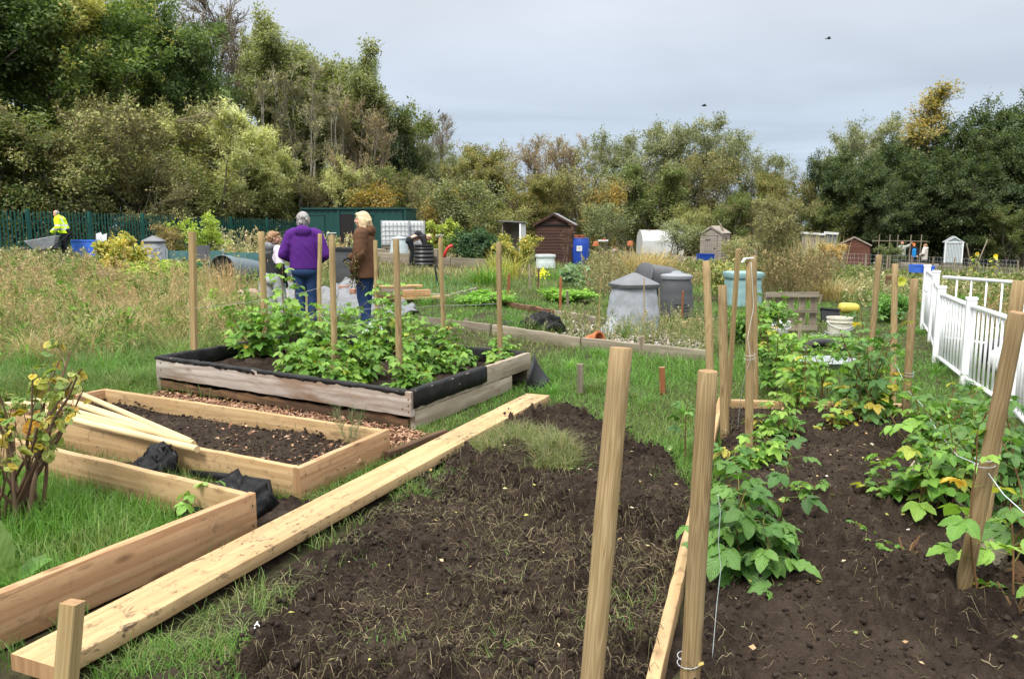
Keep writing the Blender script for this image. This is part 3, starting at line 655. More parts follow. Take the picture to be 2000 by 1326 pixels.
proto('willow', tree_meshes, seed=4, H=5, R=2.6, per=22, ll=.17, lw=.25, cols=((.30, .325, .16), (.36, .375, .21), (.23, .25, .115)), n1=40, n2=7, n3=6, bare=.08, up=.8, ang=.7, trunks=8, spread=.55, tr=.06, sp=.07, grav=.02)
proto('scrub', tree_meshes, seed=5, H=4.2, R=2.4, per=9, ll=.12, lw=.5, cols=((.13, .15, .055), (.17, .18, .075), (.18, .165, .08), (.09, .115, .045)), n1=36, n2=7, n3=6, bare=.06, up=.5, trunks=7, spread=.5, tr=.06)
proto('hawthorn', tree_meshes, seed=6, H=5.5, R=2.6, per=20, ll=.12, cols=((.055, .085, .026), (.085, .115, .04), (.12, .14, .05), (.085, .085, .035)), n1=34, n2=7, n3=7, bare=.06, up=.4, trunks=4, spread=.3, tr=.09)
proto('olive', tree_meshes, seed=7, H=6.5, R=3.0, per=20, ll=.13, cols=((.115, .125, .045), (.145, .14, .055), (.09, .10, .035), (.15, .12, .045)), n1=32, n2=7, n3=6, bare=.12, up=.5, trunks=3, spread=.2, tr=.10)
proto('orange', tree_meshes, seed=8, H=2.6, R=1.3, per=10, ll=.10, cols=((.19, .13, .035), (.22, .155, .04), (.14, .12, .04), (.10, .10, .035)), n1=26, n2=6, n3=5, bare=.1, up=.5, trunks=5, spread=.4, tr=.04)
proto('golden', tree_meshes, seed=9, H=10, R=2.2, per=9, ll=.12, cols=((.22, .175, .06), (.27, .205, .07), (.17, .15, .055), (.12, .13, .045)), n1=34, n2=7, n3=6, bare=.2, up=.55, ang=.75, tr=.13, grav=-.02)
proto('ash', tree_meshes, seed=10, H=10, R=4.8, per=34, ll=.17, cols=((.034, .053, .021), (.048, .071, .028), (.027, .043, .017), (.066, .086, .036)), n1=38, n2=8, n3=7, bare=.05, up=.25, tr=.22)
proto('silver', tree_meshes, seed=11, H=8.5, R=4.0, per=24, ll=.16, lw=.32, cols=((.150, .165, .115), (.19, .20, .148), (.115, .13, .08), (.09, .105, .055)), n1=36, n2=7, n3=7, bare=.08, up=.45, trunks=4, spread=.3, tr=.12, sp=.1)
proto('copper', tree_meshes, seed=12, H=5.5, R=2.5, per=9, ll=.13, cols=((.12, .10, .045), (.095, .095, .04), (.14, .125, .055), (.075, .095, .035)), n1=30, n2=7, n3=6, bare=.08, up=.45, trunks=4, spread=.3, tr=.07)
proto('apple', tree_meshes, seed=13, H=3.4, R=1.7, per=7, ll=.10, cols=((.15, .17, .095), (.19, .205, .125), (.10, .12, .06), (.07, .09, .04)), n1=30, n2=6, n3=6, bare=.15, up=.4, trunks=3, spread=.25, tr=.06)
proto('bare', bare_meshes, seed=14, H=11, R=3.0, cols=((.165, .14, .115), (.215, .185, .15), (.14, .13, .06), (.17, .15, .08)), per=1, ll=.09, twig_r=.020, n1=26, n2=7, n3=6, n4=4, bare=.3, up=.7, ang=.6, trunks=3, spread=.12, tr=.12, leaf='dry')
proto('stems', bare_meshes, seed=21, H=9.5, R=2.0, cols=((.30, .275, .23), (.36, .33, .28), (.16, .17, .075), (.19, .19, .09)), per=2, ll=.11, twig_r=.012, n1=22, n2=6, n3=5, n4=3, bare=.35, up=.9, ang=.45, trunks=4, spread=.12, tr=.075, bark='pale_bark', leaf='dry')
proto('thicket', bare_meshes, seed=15, H=4.8, R=2.6, cols=((.19, .165, .115), (.24, .21, .15), (.15, .165, .07), (.18, .17, .075)), per=5, ll=.10, twig_r=.011, n1=40, n2=7, n3=5, n4=4, bare=.08, up=.55, trunks=10, spread=.6, tr=.04, leaf='dry')
proto('brush', bare_meshes, seed=16, H=6.5, R=2.4, cols=((.27, .225, .175), (.32, .275, .215), (.19, .14, .06), (.15, .13, .06)), per=2, ll=.09, twig_r=.011, n1=40, n2=7, n3=5, n4=4, bare=.12, up=.8, ang=.55, trunks=7, spread=.25, tr=.07, leaf='dry')
_r = random.Random(5)
NAMES = dict(dark='broadleaf_tree', sycamore='sycamore_tree', pale='poplar_tree', willow='willow_shrub', scrub='scrub_bush', hawthorn='hawthorn_tree', olive='alder_tree', orange='autumn_shrub',
             golden='birch_tree', ash='ash_tree', silver='willow_tree', copper='copper_tree', apple='apple_tree', bare='leafless_tree', stems='pale_stemmed_tree', thicket='twiggy_shrub', brush='leafless_shrub')
def tree(kind, px, ytop, d, label, wide=1.0, group=None, drop=0.0, cat=None):
    tm, cm, bk, lf, H, R = KIND[kind]; p = GT(px, d); top = PY(px, ytop, d).z; s = max(.3, (top-p.z)/H)
    o = empty(NAMES[kind], p, _r.uniform(0, 6.28), label, cat or ('bush' if kind in ('willow', 'scrub', 'orange', 'thicket', 'brush') else 'tree'), group)
    o.scale = (s*wide, s*wide, s)
    obj('trunk', tm, M[bk], o, smooth=True)
    if cm is not None: obj('crown', cm, M[lf], o)
    return o
TREES = [
 # kind, px, ytop, distance, label, width
 ('sycamore', 165, -60, 46, 'tall sycamore with yellowing crown, second from the left edge of the wood', 1.15),
 ('dark', -30, -130, 43, 'very tall dark green tree cut by the left edge of the photo', 1.25),
 ('dark', 60, -20, 53, 'dark green tree standing behind the yellowing sycamore', 1.4),
 ('bare', 330, -60, 58, 'tall leafless tree rising behind the dark green tree at upper left', 1.2),
 ('bare', 470, 40, 60, 'thin leafless tree between the dark tree and the pale poplars', .9),
 ('dark', 375, 40, 49, 'broad dark green tree between the yellowing sycamore and the pale poplars', .82),
 ('dark', 290, 20, 55, 'dark green tree just behind the broad dark tree at upper left', 1.3),
 ('hawthorn', 455, 235, 50, 'dark rounded tree at the foot of the pale poplars', 1.1),
 ('pale', 615, 40, 54, 'tallest pale green poplar with bare grey stems', 1.25),
 ('pale', 665, 105, 55, 'pale green poplar on the right flank of the tallest poplar', 1.2),
 ('pale', 560, 78, 56, 'pale green poplar behind the left side of the tallest poplar', .9),
 ('dark', 712, 118, 56, 'slim dark green tree top rising right of the poplars', .42),
 ('stems', 545, 135, 50, 'slender pale stemmed tree in front of the left side of the poplars', 1.0),
 ('stems', 605, 120, 50.5, 'slender pale stemmed tree in front of the middle of the poplars', 1.0),
 ('stems', 665, 160, 51, 'slender pale stemmed tree in front of the right side of the poplars', 1.0),
 ('brush', 715, 190, 51, 'grey brown leafless tree to the right of the poplars', 1.0),
 ('hawthorn', 770, 205, 58, 'dark green tree with ragged top behind the grey leafless tree', .9),
 ('silver', 835, 265, 60, 'silvery green tree at the low right end of the wood on the left', .8),
 ('bare', 855, 222, 66, 'small leafless tree with crow on top against the sky', .8),
 ('ash', 770, 222, 56, 'rounded dark green tree on the slope right of the poplars', .7),
 ('ash', 690, 215, 61, 'dark green tree filling the foot of the poplars at right', .7),
 ('ash', 575, 230, 61, 'dark green tree in the shade below the tallest poplar', .9),
 ('silver', 860, 300, 57, 'silvery green tree behind the yellow leaved shrub', .9),
 ('silver', 735, 190, 57, 'grey green tree filling the gap right of the poplars', .75),
 ('scrub', 330, 285, 43, 'large olive bush between the twiggy shrub and the tallest willow shrub', 1.4),
 ('willow', 690, 315, 50, 'pale willow shrub between the container and the grey leafless tree', 1.0),
 ('hawthorn', 75, 225, 39, 'dark bushy hawthorn above the green fence at far left', 1.35),
 ('scrub', 170, 262, 39, 'olive scrub bush above the green fence behind the man in yellow', 1.2),
 ('hawthorn', -30, 230, 38, 'dark bushy hawthorn cut by the left edge above the fence', 1.2),
 ('thicket', 300, 195, 43, 'large brown twiggy shrub above the green fence', 1.2),
 ('thicket', 270, 300, 41, 'low tangle of brown branches just behind the green fence', 1.2),
 ('willow', 410, 200, 46, 'pale silver green willow shrub, tallest of those behind the fence', 1.1),
 ('willow', 505, 272, 49, 'pale willow shrub in the middle of the three behind the fence', 1.1),
 ('willow', 590, 300, 52, 'pale willow shrub nearest the green container', 1.05),
 ('scrub', 390, 320, 45, 'olive scrub bush below the tallest willow shrub', 1.3),
 ('scrub', 500, 345, 48, 'olive scrub bush below the middle willow shrub', 1.3),
 ('scrub', 640, 325, 52, 'grey green scrub bush rising behind the green container', 1.2),
 ('thicket', 690, 330, 49, 'brown twiggy shrub behind the green container', 1.0),
 ('orange', 735, 352, 46, 'orange autumn shrub behind the green container', 1.1),
 ('hawthorn', 752, 325, 51, 'small dark green tree behind the orange shrub', .9),
 ('thicket', 805, 345, 50, 'purplish brown twiggy shrub right of the orange shrub', .9),
 ('orange', 868, 366, 46, 'yellow leaved shrub behind the white water tanks', 1.0),
 ('olive', 910, 312, 52, 'olive yellow tree to the right of the yellow shrub', .9),
 ('apple', 905, 345, 44, 'pale leaved bushy tree right of the white water tanks', 1.25),
 ('scrub', 960, 385, 44, 'olive scrub bush behind the small white open hut', 1.4),
 ('olive', 955, 280, 66, 'olive tree beneath the skyline in the middle distance', 1.2),
 ('brush', 1010, 268, 72, 'brown leafless tree on the skyline, left of its two neighbours', 1.2),
 ('brush', 1075, 262, 72, 'brown leafless tree on the skyline, middle of the row', 1.2),
 ('brush', 1135, 270, 74, 'brown leafless tree on the skyline next to the big silver willow', 1.1),
 ('olive', 1050, 345, 58, 'olive yellow tree above the dark brown shed', 1.3),
 ('thicket', 1110, 330, 60, 'brown twiggy shrub above the dark brown shed', 1.2),
 ('orange', 1178, 358, 55, 'rust orange shrub right of the dark brown shed roof', .9),
 ('silver', 1250, 240, 68, 'big silver green willow, left part of the middle clump', 1.1),
 ('silver', 1350, 236, 70, 'big silver green willow, highest part of the middle clump', 1.1),
 ('silver', 1445, 285, 70, 'silver green willow on the right shoulder of the middle clump', 1.0),
 ('copper', 1365, 300, 63, 'brownish green tree in front of the big silver willow', 1.1),
 ('hawthorn', 1270, 320, 60, 'dark green tree above the white polytunnel', 1.25),
 ('hawthorn', 1425, 375, 52, 'dark green tree behind the small grey shed', 1.0),
 ('scrub', 1340, 395, 54, 'dull green bush between the white polytunnel and the grey shed', 1.3),
 ('olive', 1500, 335, 62, 'olive tree at the dip of the skyline right of centre', .9),
 ('thicket', 1500, 385, 50, 'brown twiggy shrub left of the dark ash trees', 1.1),
 ('copper', 1545, 345, 60, 'low brownish tree at the left foot of the dark ash trees', .8),
 ('apple', 1175, 392, 40, 'apple tree with pale leaves beside the dark brown shed', 1.15),
 ('apple', 1325, 428, 43, 'small leaning apple tree in front of the white polytunnel', 1.45),
 ('ash', 1640, 330, 62, 'dark green ash tree at the left end of the big dark mass', .95),
 ('silver', 1665, 232, 72, 'grey green willow top showing above the left of the dark ash trees', .9),
 ('golden', 1785, 163, 64, 'golden brown birch rising out of the dark ash trees', 1.35),
 ('ash', 1740, 265, 63, 'dark green ash tree below the golden birch', 1.0),
 ('ash', 1850, 232, 62, 'dark green ash tree right of the golden birch', 1.0),
 ('ash', 1935, 190, 64, 'tallest dark green ash tree in the big mass at right', 1.0),
 ('ash', 2030, 200, 62, 'dark green ash tree cut by the right edge of the photo', 1.0),
 ('copper', 1862, 262, 63.5, 'bronze tinted tree among the dark ash trees right of the birch', .8),
 ('ash', 1610, 292, 60, 'dark green ash tree at the lower left shoulder of the big dark mass', .95),
 ('ash', 1795, 300, 59, 'dark green ash tree in front of the golden birch trunk', 1.1),
 ('ash', 1880, 300, 58, 'dark green ash tree low in front of the right part of the dark mass', 1.1),
 ('ash', 1985, 250, 59, 'dark green ash tree low at the right edge of the dark mass', 1.1),
 ('ash', 1705, 330, 57, 'low dark green ash tree right behind the red-brown shed', 1.1),
 ('hawthorn', 1960, 400, 56, 'dull green bush at the right edge under the ash trees', 1.1),
 ('ash', 1690, 300, 58, 'dark green ash tree behind the red-brown shed', .8),
 ('hawthorn', 1620, 400, 58, 'dark green bush above the pale lean-to shed', 1.2),
]
for a in TREES: tree(*a)
# low undergrowth closing the wood's foot: reads as one mass
rng = np.random.default_rng(88)
def undergrowth(pts, n, h, cols, seed, ll=.16):
    rng = np.random.default_rng(seed); P = np.array(pts, float); i = rng.integers(0, len(P)-1, n); u = rng.uniform(0, 1, n)[:, None]
    p = P[i]*(1-u)+P[i+1]*u; p = p+np.stack([rng.normal(0, 1.0, n), rng.normal(0, 1.2, n)], 1)
    hh = h*(.35+.65*fbm(p[:, 0]*.35, p[:, 1]*.3, seed)*1.4); z = terr(p[:, 0], p[:, 1])+rng.uniform(0, 1, n)**.7*hh
    d = nrm(rng.normal(size=(n, 3))); nr = nrm(rng.normal(0, .6, (n, 3))+np.array([0, 0, 1.])); ln = ll*rng.uniform(.6, 1.4, n)
    return diamonds(np.stack([p[:, 0], p[:, 1], z], 1), d, nr, ln, ln*.55, mixcol(rng, n, cols))
a = Acc()
a.add(*undergrowth([(-34, 30), (-24.5, 34), (-18, 44), (-13, 53), (-6, 56)], 30000, 2.6, DK+((.09, .1, .04), (.12, .10, .06)), 1))
a.add(*undergrowth([(-6, 55), (0, 60), (8, 62), (16, 60), (22, 60)], 26000, 2.4, ((.05, .075, .025), (.10, .11, .045), (.13, .105, .055)), 2))
a.add(*undergrowth([(20, 60), (27, 62), (34, 62), (44, 62)], 20000, 2.6, DK, 3, .2))
a.add(*undergrowth([(-60, 95), (-20, 90), (20, 92), (60, 85)], 16000, 7.0, ((.06, .085, .03), (.10, .11, .05)), 4, .5))
tag(obj('undergrowth', a.mesh('undergrowth'), M['leaf']), kind='stuff')
# crow on the leafless tree and birds in the sky
def bird(px, py, d, label, span=.42, perched=False):
    p = PY(px, py, d); m = MB()
    m.lathe([(.005, -.17), (.04, -.09), (.06, 0), (.045, .09), (.035, .12), (.04, .15), (.01, .21)], 10, M=Matrix.Rotation(PI/2 if not perched else .5, 4, 'Y'))
    o = m.build('bird', M['black_plastic'], None, p, smooth=True)
    if not perched:
        for s in (-1, 1):
            w = MB(); w.add([(-.09, s*.03, .02), (.09, s*.03, .02), (.08, s*.22, .10), (-.08, s*.22, .10), (-.11, s*span, .03)], [(0, 1, 2, 3), (3, 2, 4)]); q = w.build('wing', M['black_plastic'], o); q.modifiers.new('s', 'SOLIDIFY').thickness = .015
    return tag(o, label, 'bird')
bird(1375, 207, 60, 'dark bird flying above the big silver willow'); bird(1618, 76, 62, 'dark bird flying highest in the sky'); bird(857, 218, 66, 'dark crow perched on top of the small leafless tree', perched=True)
# ------------------------------------------------------------------ boards, posts, beds
def loft_board(L, h, t, rng, bev=.004, step=.12, jit=.0012, bow=0.0, rag=0.0):
    """board along +X, thickness along Y (centred), height 0..h along Z; rounded edges, slightly uneven"""
    n = max(2, int(L/step)); xs = np.linspace(0, L, n+1)
    sec = []
    for cx, cz, a0 in ((t/2-bev, h-bev, 0), (-t/2+bev, h-bev, 90), (-t/2+bev, bev, 180), (t/2-bev, bev, 270)):
        for k in (0, 45, 90): a = math.radians(a0+k); sec.append((cx+bev*math.cos(a), cz+bev*math.sin(a)))
    sec = np.array(sec); S = len(sec); V = []
    bw = bow*np.sin(np.linspace(0, PI, n+1)); wob = rng.normal(0, jit, (n+1, 2))
    rg = fbm(xs*6, xs*0, int(rng.integers(99)), 4)*rag
    for i, x in enumerate(xs):
        s = sec.copy(); s[:, 0] += bw[i]+wob[i, 0]; s[:, 1] += wob[i, 1]
        if rag: s[s[:, 1] > h*.5, 1] -= rg[i]
        V.append(np.column_stack([np.full(S, x), s]))
    V = np.concatenate(V); b = (np.arange(n)*S)[:, None]; k = np.arange(S); k2 = (k+1) % S
    q = np.stack([b+k, b+S+k, b+S+k2, b+k2], -1).reshape(-1, 4)
    fl = [q, np.array([k]), np.array([n*S+k[::-1]])]
    return npmesh('board', V, fl, mi=[0]*len(q)+[1, 1])
_rb = np.random.default_rng(4)
def board(name, p0, p1, h, t, mat, z=0.0, z1=None, parent=None, roll=0.0, **kw):
    p0 = Vector((p0[0], p0[1], z)); p1 = Vector((p1[0], p1[1], z if z1 is None else z1)); d = p1-p0
    me = loft_board(d.length, h, t, _rb, **kw)
    o = obj(name, me, [M[mat], M['end'] if 'new' in mat or mat in ('plank', 'pole') else M[mat]], parent)
    o.rotation_euler = Euler((roll, -math.asin(d.z/d.length), math.atan2(d.y, d.x)), 'XYZ'); o.location = p0 if parent is None else Vector(p0)-Vector(parent.location)
    return smooth_by_angle(o, 50)
def post(name, base, top, r, label, mat='post', n=14, square=False, bend=0.0, cat='post', group=None, point=False, taper=.97):
    base = Vector(base); top = Vector(top); d = top-base; L = d.length; m = MB(); rr = random.Random(hash(round(base.x*1000)))
    if square:
        K = max(2, int(L/.15)); 
        for i in range(1):
            V = []; 
            for k in range(K+1):
                u = k/K; b = bend*math.sin(PI*u); s = r*(1-(1-taper)*u)
                for x, y in ((1,.86),(.86,1),(-.86,1),(-1,.86),(-1,-.86),(-.86,-1),(.86,-1),(1,-.86)): V.append((x*s+b, y*s, L*u))
            Fc = [(k*8+i, k*8+(i+1)%8, k*8+8+(i+1)%8, k*8+8+i) for k in range(K) for i in range(8)]
            m.add(V, Fc); m.add(V[-8:], [tuple(range(8))], mi=1)
    else:
        K = max(3, int(L/.12)); prof = []
        pts = []; rs = []
        for k in range(K+1):
            u = k/K; pts.append(Vector((bend*math.sin(PI*u*1.6)+rr.gauss(0, r*.03), bend*.4*math.sin(PI*u*2.3), L*u))); rs.append(r*(1.02-(1-taper)*u)*(1+rr.gauss(0, .012)))
        rs[-1] *= .99; pts.append(pts[-1]+Vector((0, 0, .004))); rs.append(rs[-1]*.9)
        m.tube(pts, rs, n, cap=False); e = m.V[-n:]; m.add(list(e), [tuple(range(n))], mi=1)
    me = m.mesh(name); o = obj(name, me, [M[mat], M['end'] if mat != 'grey_stake' else M[mat]], None, base); o.rotation_mode = 'QUATERNION'
    o.rotation_quaternion = Vector((0, 0, 1)).rotation_difference(d.normalized()) @ Euler((0, 0, rr.uniform(0, 6) if not square else rr.uniform(-.4, .4))).to_quaternion()
    smooth_by_angle(o, 50 if not square else 25); return tag(o, label, cat, group)
# --- long plank lying on the plot edge
o = board('plank', PL[0], PL[1], .062, .222, 'plank', .048, parent=None, bow=.012, jit=.0005); tag(o, 'long muddy new plank lying flat between the beds and the dug soil', 'plank')
for i, (u, s) in enumerate(((.03, .9), (.5, .8), (.93, .9))):    # offcuts of wood under it
    p = Vector(PL[0])*(1-u)+Vector(PL[1])*u
def corner_box(nodes, name, label, h, t, mats, cat):
    """closed frame of boards on edge; nodes in order, butt-jointed"""
    r = empty(name, (nodes[0][0], nodes[0][1], 0), 0, label, cat)
    for i, (a, b, ma) in enumerate(zip(nodes, nodes[1:]+nodes[:1], mats)):
        a = Vector((*a, 0)); b = Vector((*b, 0)); d = (b-a).normalized()
        if ma is None: continue
        if i % 2: a = a+d*(-t/2); b = b+d*(t/2)
        else: a = a+d*t/2; b = b-d*t/2
        board('board', a, b, h+(.003 if i % 2 else 0), t, ma, 0, parent=r)
    return r
corner_box([BOX['FL'], BOX['FR'], BOX['BR'], BOX['BL']], 'timber_bed', 'new pine timber bed with dark soil and cream poles lying across it', .20, .045, ['new_board', 'new_board_pink', 'new_board', 'new_board_pink'], 'raised bed')
lb = empty('timber_bed', (*LB['A1'], 0), 0, 'new pine timber bed at lower left with grass growing inside', 'raised bed')
board('board', LB['A1'], LB['A0'], .222, .047, 'new_board_pink', 0, parent=lb)
dd = (Vector(LB['B1'])-Vector(LB['A1'])).normalized()*.024
board('board', Vector(LB['A1'])+dd+Vector((-.012, -.02)), LB['B1'], .218, .045, 'new_board', 0, parent=lb)
# --- weathered raised bed with black liner
b = empty('raised_bed', (*BED['FR'], 0), 0, 'old weathered raised bed edged with black liner and full of raspberry plants', 'raised bed')
def V2(k): return Vector(BED[k])
fd = (V2('FL')-V2('FR')).normalized(); rd = (V2('BR')-V2('FR')).normalized()
board('board', V2('FR')-fd*.024, V2('FL'), .20, .05, 'silver', .112, z1=.145, parent=b, step=.08, jit=.002)
board('rotten_board', V2('FR')+fd*.03+rd*.03, V2('FL')+rd*.03, .105, .045, 'rotten', .003, z1=.03, parent=b, step=.05, jit=.004, rag=.05)
board('board', V2('FR')+rd*.03, V2('BR'), .165, .05, 'pale_silver', .150, parent=b, step=.08, jit=.002)
board('board', V2('FR')+rd*.034, V2('FR')+rd*1.75, .146, .048, 'pale_silver', .0, parent=b, step=.08, jit=.002)
board('board', V2('BR'), V2('BL'), .30, .05, 'grey_wood', .0, parent=b, step=.1)
board('board', V2('BL'), V2('FL'), .31, .05, 'grey_wood', .0, parent=b, step=.1)
def liner(path, zs, inner, seed, out=.026, parent=None, deep=.14):
    rng = np.random.default_rng(seed); P = [Vector(p) for p in path]; V = []; cols = 9; rows = 0; org = parent.location
    for si in range(len(P)-1):
        a, c = P[si], P[si+1]; L = (c-a).length; m = int(L/.035); d = (c-a).normalized(); nrm_ = Vector(inner[si]).normalized()
        for k in range(m+(si == len(P)-2)):
            u = k/m; q = a+(c-a)*u; z = zs[si]*(1-u)+zs[si+1]*u; s = u*L*3+si*7
            w1 = (fbm(np.array([s*1.5]), np.array([seed*3.]), 5, 3)[0]-.5); w2 = 1.6*(fbm(np.array([s*5]), np.array([seed*5.]), 6, 3)[0]-.5)
            oo = out*(1+1.3*w1)
            prof = [(.034+.01*w2, -deep), (.033+.02*w2, -deep*.5), (.030, -.015), (.022, .004+.010*w1), (-.014, .006-.006*w1), (-.029, .001), (-.031+.008*w2, -oo*.5), (-.029-.008*w2, -oo), (-.024, -oo*.8)]
            for x, zz in prof: V.append(Vector((q.x, q.y, z+zz+rng.normal(0, .003)))+Vector((nrm_.x, nrm_.y, 0))*(x+rng.normal(0, .0028))-org)
            rows += 1
    Fc = [(r*cols+i, r*cols+i+1, (r+1)*cols+i+1, (r+1)*cols+i) for r in range(rows-1) for i in range(cols-1)]
    o = obj('liner', npmesh('liner', np.array([tuple(v) for v in V]), np.array(Fc)), M['liner'], parent, smooth=True)
    s = o.modifiers.new('s', 'SOLIDIFY'); s.thickness = .003
    return o
liner([BED['FL'], BED['FR'], tuple(V2('FR')+rd*1.22)], [.345, .315, .318], [rd, -fd*1.0], 3, parent=b)
liner([tuple(V2('BR')+fd*.03), BED['BL'], BED['FL']], [.31, .31, .34], [-rd, -fd], 8, .04, b, .16)
m = MB(); L = V2('FR')+rd*1.7       # black plastic fin leaning at the far corner
fin = MB(); c0 = Vector((L.x+.06, L.y+.02, 0))
n_ = 8; V = []
for i in range(n_+1):
    u = i/n_; y = .02+.40*u
    for j, z in enumerate((0, 1)): V.append(c0+Vector((rd.x*(.26-.10*z)*1.0*0+rd.x*.22*z+.10+.16*u, rd.y*.22*z-.05+.02*u, (.34-.27*u**.7)*z+.0)))
fin.add(V, [(2*i, 2*i+1, 2*i+3, 2*i+2) for i in range(n_)])
o = fin.build('plastic_fin', M['black_plastic'], smooth=True); o.modifiers.new('s', 'SOLIDIFY').thickness = .012; tag(o, 'black curved plastic piece leaning on the far corner of the weathered bed', 'plastic piece')
o = board('edging_board', (-.86, 5.32), (-.50, 5.93), .055, .05, 'rotten', .02, parent=None); tag(o, 'short brown board edging the wood chippings beside the plank', 'board')
# --- edging of the right hand bed
o = board('edging_board', EDGE[0], EDGE[1], .115, .047, 'new_board', -.02, z1=.0, roll=.02); tag(o, 'long new timber edging between dug soil and raspberry bed', 'edging board')
o = board('edging_board', (1.88, 6.92), (3.36, 6.74), .10, .045, 'new_board', -.01); tag(o, 'new timber edging across the far end of the raspberry bed', 'edging board')
o = board('edging_board', (2.58, 5.05), (2.27, 3.55), .13, .05, 'pale_silver', .0, roll=-.5, step=.06, jit=.004, rag=.05); tag(o, 'rough split timber edging leaning outward at right of the raspberry bed', 'edging board')
o = board('edging_board', (2.27, 3.50), (2.12, 2.75), .12, .05, 'rotten', .0, roll=-.4, step=.06, jit=.004, rag=.04); tag(o, 'dark split timber edging wrapped in black liner at the right edge', 'edging board')
m = MB(); m.tube([(2.34, 3.75, .03), (2.36, 3.45, .10), (2.31, 3.15, .075), (2.22, 2.8, .05)], [.03, .075, .085, .06], 10); tag(m.build('liner_roll', M['liner_gloss'], smooth=True), 'crumpled black liner by the split timber at the right edge', 'liner')
# --- cream poles lying across the timber bed
def polez(p, q, r, label):
    d = (Vector(q)-Vector(p)); L = d.length; m = MB(); m.tube([(0, 0, 0), (.012, 0, 0), (.10, 0, 0), (L*.5, .006, 0), (L-.01, 0, 0), (L, 0, 0)], [r*.15, r*.22, r, r*1.02, r, r*.94], 12)
    o = m.build('pole', M['pole'], None, p, smooth=False); o.rotation_euler = (random.Random(int(p[0]*99)).uniform(0, 6), -math.asin(d.z/L), math.atan2(d.y, d.x)); smooth_by_angle(o, 40); return tag(o, label, 'pole', 'cream poles lying across the timber bed')
fl = Vector((*BOX['FL'], 0)); fr = Vector((*BOX['FR'], 0)); bl = Vector((*BOX['BL'], 0))
for i, (a, e, r, lab) in enumerate([((9, 786, .255), (385, 877, .225), .023, 'cream pointed pole nearest the camera in the pile on the timber bed'),
        ((30, 783, .258), (380, 870, .205), .021, 'cream pointed pole second from the front in the pile'), ((60, 779, .27), (378, 866, .225), .021, 'cream pole lying on top in the middle of the pile'),
        ((118, 776, .25), (352, 858, .17), .020, 'cream pole third from the back of the pile on the timber bed'), ((95, 772, .262), (362, 860, .20), .020, 'cream pole next to the farthest one in the pile'), ((150, 766, .262), (372, 862, .185), .021, 'cream pole farthest from the camera in the pile')]):
    polez(G(*a[:2], a[2]), G(*e[:2], e[2]), r, lab)
# --- foreground posts
post('round_post', (.246, 2.44, -.05), PY(1213, 681, 2.55), .037, 'nearest round post standing in the dug soil, leaning to the right', bend=.002, n=24)
post('round_post', (.60, 2.54, -.05), PY(1383, 727, 2.53), .0325, 'close upright round post with pale wire tied near its foot', bend=.002, n=24)
bC = G(1870, 1195); post('round_post', (bC.x, bC.y, -.03), PY(1988, 612, 3.02), .031, 'thick round post at the right edge leaning strongly to the right', n=20)
post('round_post', G(1915, 1050), PY(1992, 550, 4.0), .033, 'round post at the right edge showing behind the thick leaning post', n=18)
post('round_post', G(1388, 838), PY(1381, 511, 6.45), .031, 'round post standing behind the close upright post', bend=.008)
post('round_post', G(1416, 865), PY(1411, 558, 5.92), .033, 'shorter round post at the left side of the raspberry bed')
post('stake', G(1421, 800), PY(1442, 487, 6.7), .017, 'thin square stake leaning right among the bed posts', 'stake', square=True, cat='stake')
pH = post('round_post', G(1463, 890), PY(1465, 512, 5.45), .028, 'round post with a pale cap and twine, left row of the raspberry bed')
post('round_post', G(1476, 790), PY(1472, 500, 7.2), .026, 'slim round post showing just behind the capped one')
post('round_post', (4.48, 9.92, 0), PY(1717, 499, 9.9), .037, 'round post farthest away in the right row of the raspberry bed')
post('round_post', G(1743, 805), PY(1748, 516, 6.9), .027, 'middle round post of the right row, beside the grass path')
post('round_post', G(1767, 824), PY(1786, 546, 6.45), .031, 'round post with wire tied round it, nearest in the right row')
p = PY(1463, 508, 5.44); m = MB(); m.add([(-.028,-.026,0),(.028,-.026,.004),(.03,.026,.006),(-.03,.028,.002),(-.052,-.02,-.028),(-.05,.02,-.03)], [(0,1,2,3),(4,0,3,5)]); o = m.build('cap', M['white_plastic'], None, p+Vector((0, 0, .012))); o.modifiers.new('s', 'SOLIDIFY').thickness = .004
tag(o, 'pale folded cap on top of the twine-wrapped post', 'cap')
# raised bed stakes
for a in [((380, 704), (375, 453), 8.25, .030, 'stake', 1, 0, 'square stake at the left corner of the weathered raised bed'),
          ((518, 668), (510, 453), 9.30, .036, 'stake', 0, 0, 'round stake in front of the boy'),
          ((627, 668), (622, 457), 9.72, .026, 'stake', 0, .018, 'crooked thin stake in front of the woman in purple'),
          ((654, 742), (648, 459), 7.30, .028, 'post', 0, 0, 'stake with white cap in the middle of the front row of the raised bed'),
          ((738, 672), (733, 470), 9.25, .024, 'stake', 0, 0, 'thin stake in front of the blonde woman'),
          ((781, 760), (774, 468), 6.86, .028, 'post', 0, .003, 'stake at the front right corner of the weathered raised bed'),
          ((864, 668), (862, 462), 8.80, .025, 'stake', 0, .01, 'stake with white cap at the back of the raised bed'),
          ((977, 700), (974, 474), 8.20, .027, 'post', 0, 0, 'stake at the far right corner of the weathered raised bed')]:
    (bx, by), (tx, ty), d, r, ma, sq, be, lab = a; q = PY(bx, by, d); post('stake', (q.x, d, .12), PY(tx, ty, d), r, lab, ma, square=bool(sq), bend=be, cat='stake', group=None)
for px, py, d, lab in ((650, 458, 7.3, 'white cap on the front middle stake'), (861, 462, 8.8, 'white cap on the rear stake right of the blonde woman')):
    m = MB(); m.box((-.012, 0, .004), (.085, .06, .006), .2); m.box((-.04, 0, -.008), (.03, .05, .006)); tag(m.build('cap', M['white_plastic'], None, PY(px, py, d)+Vector((0, 0, .008)), bevel=.002), lab, 'cap')
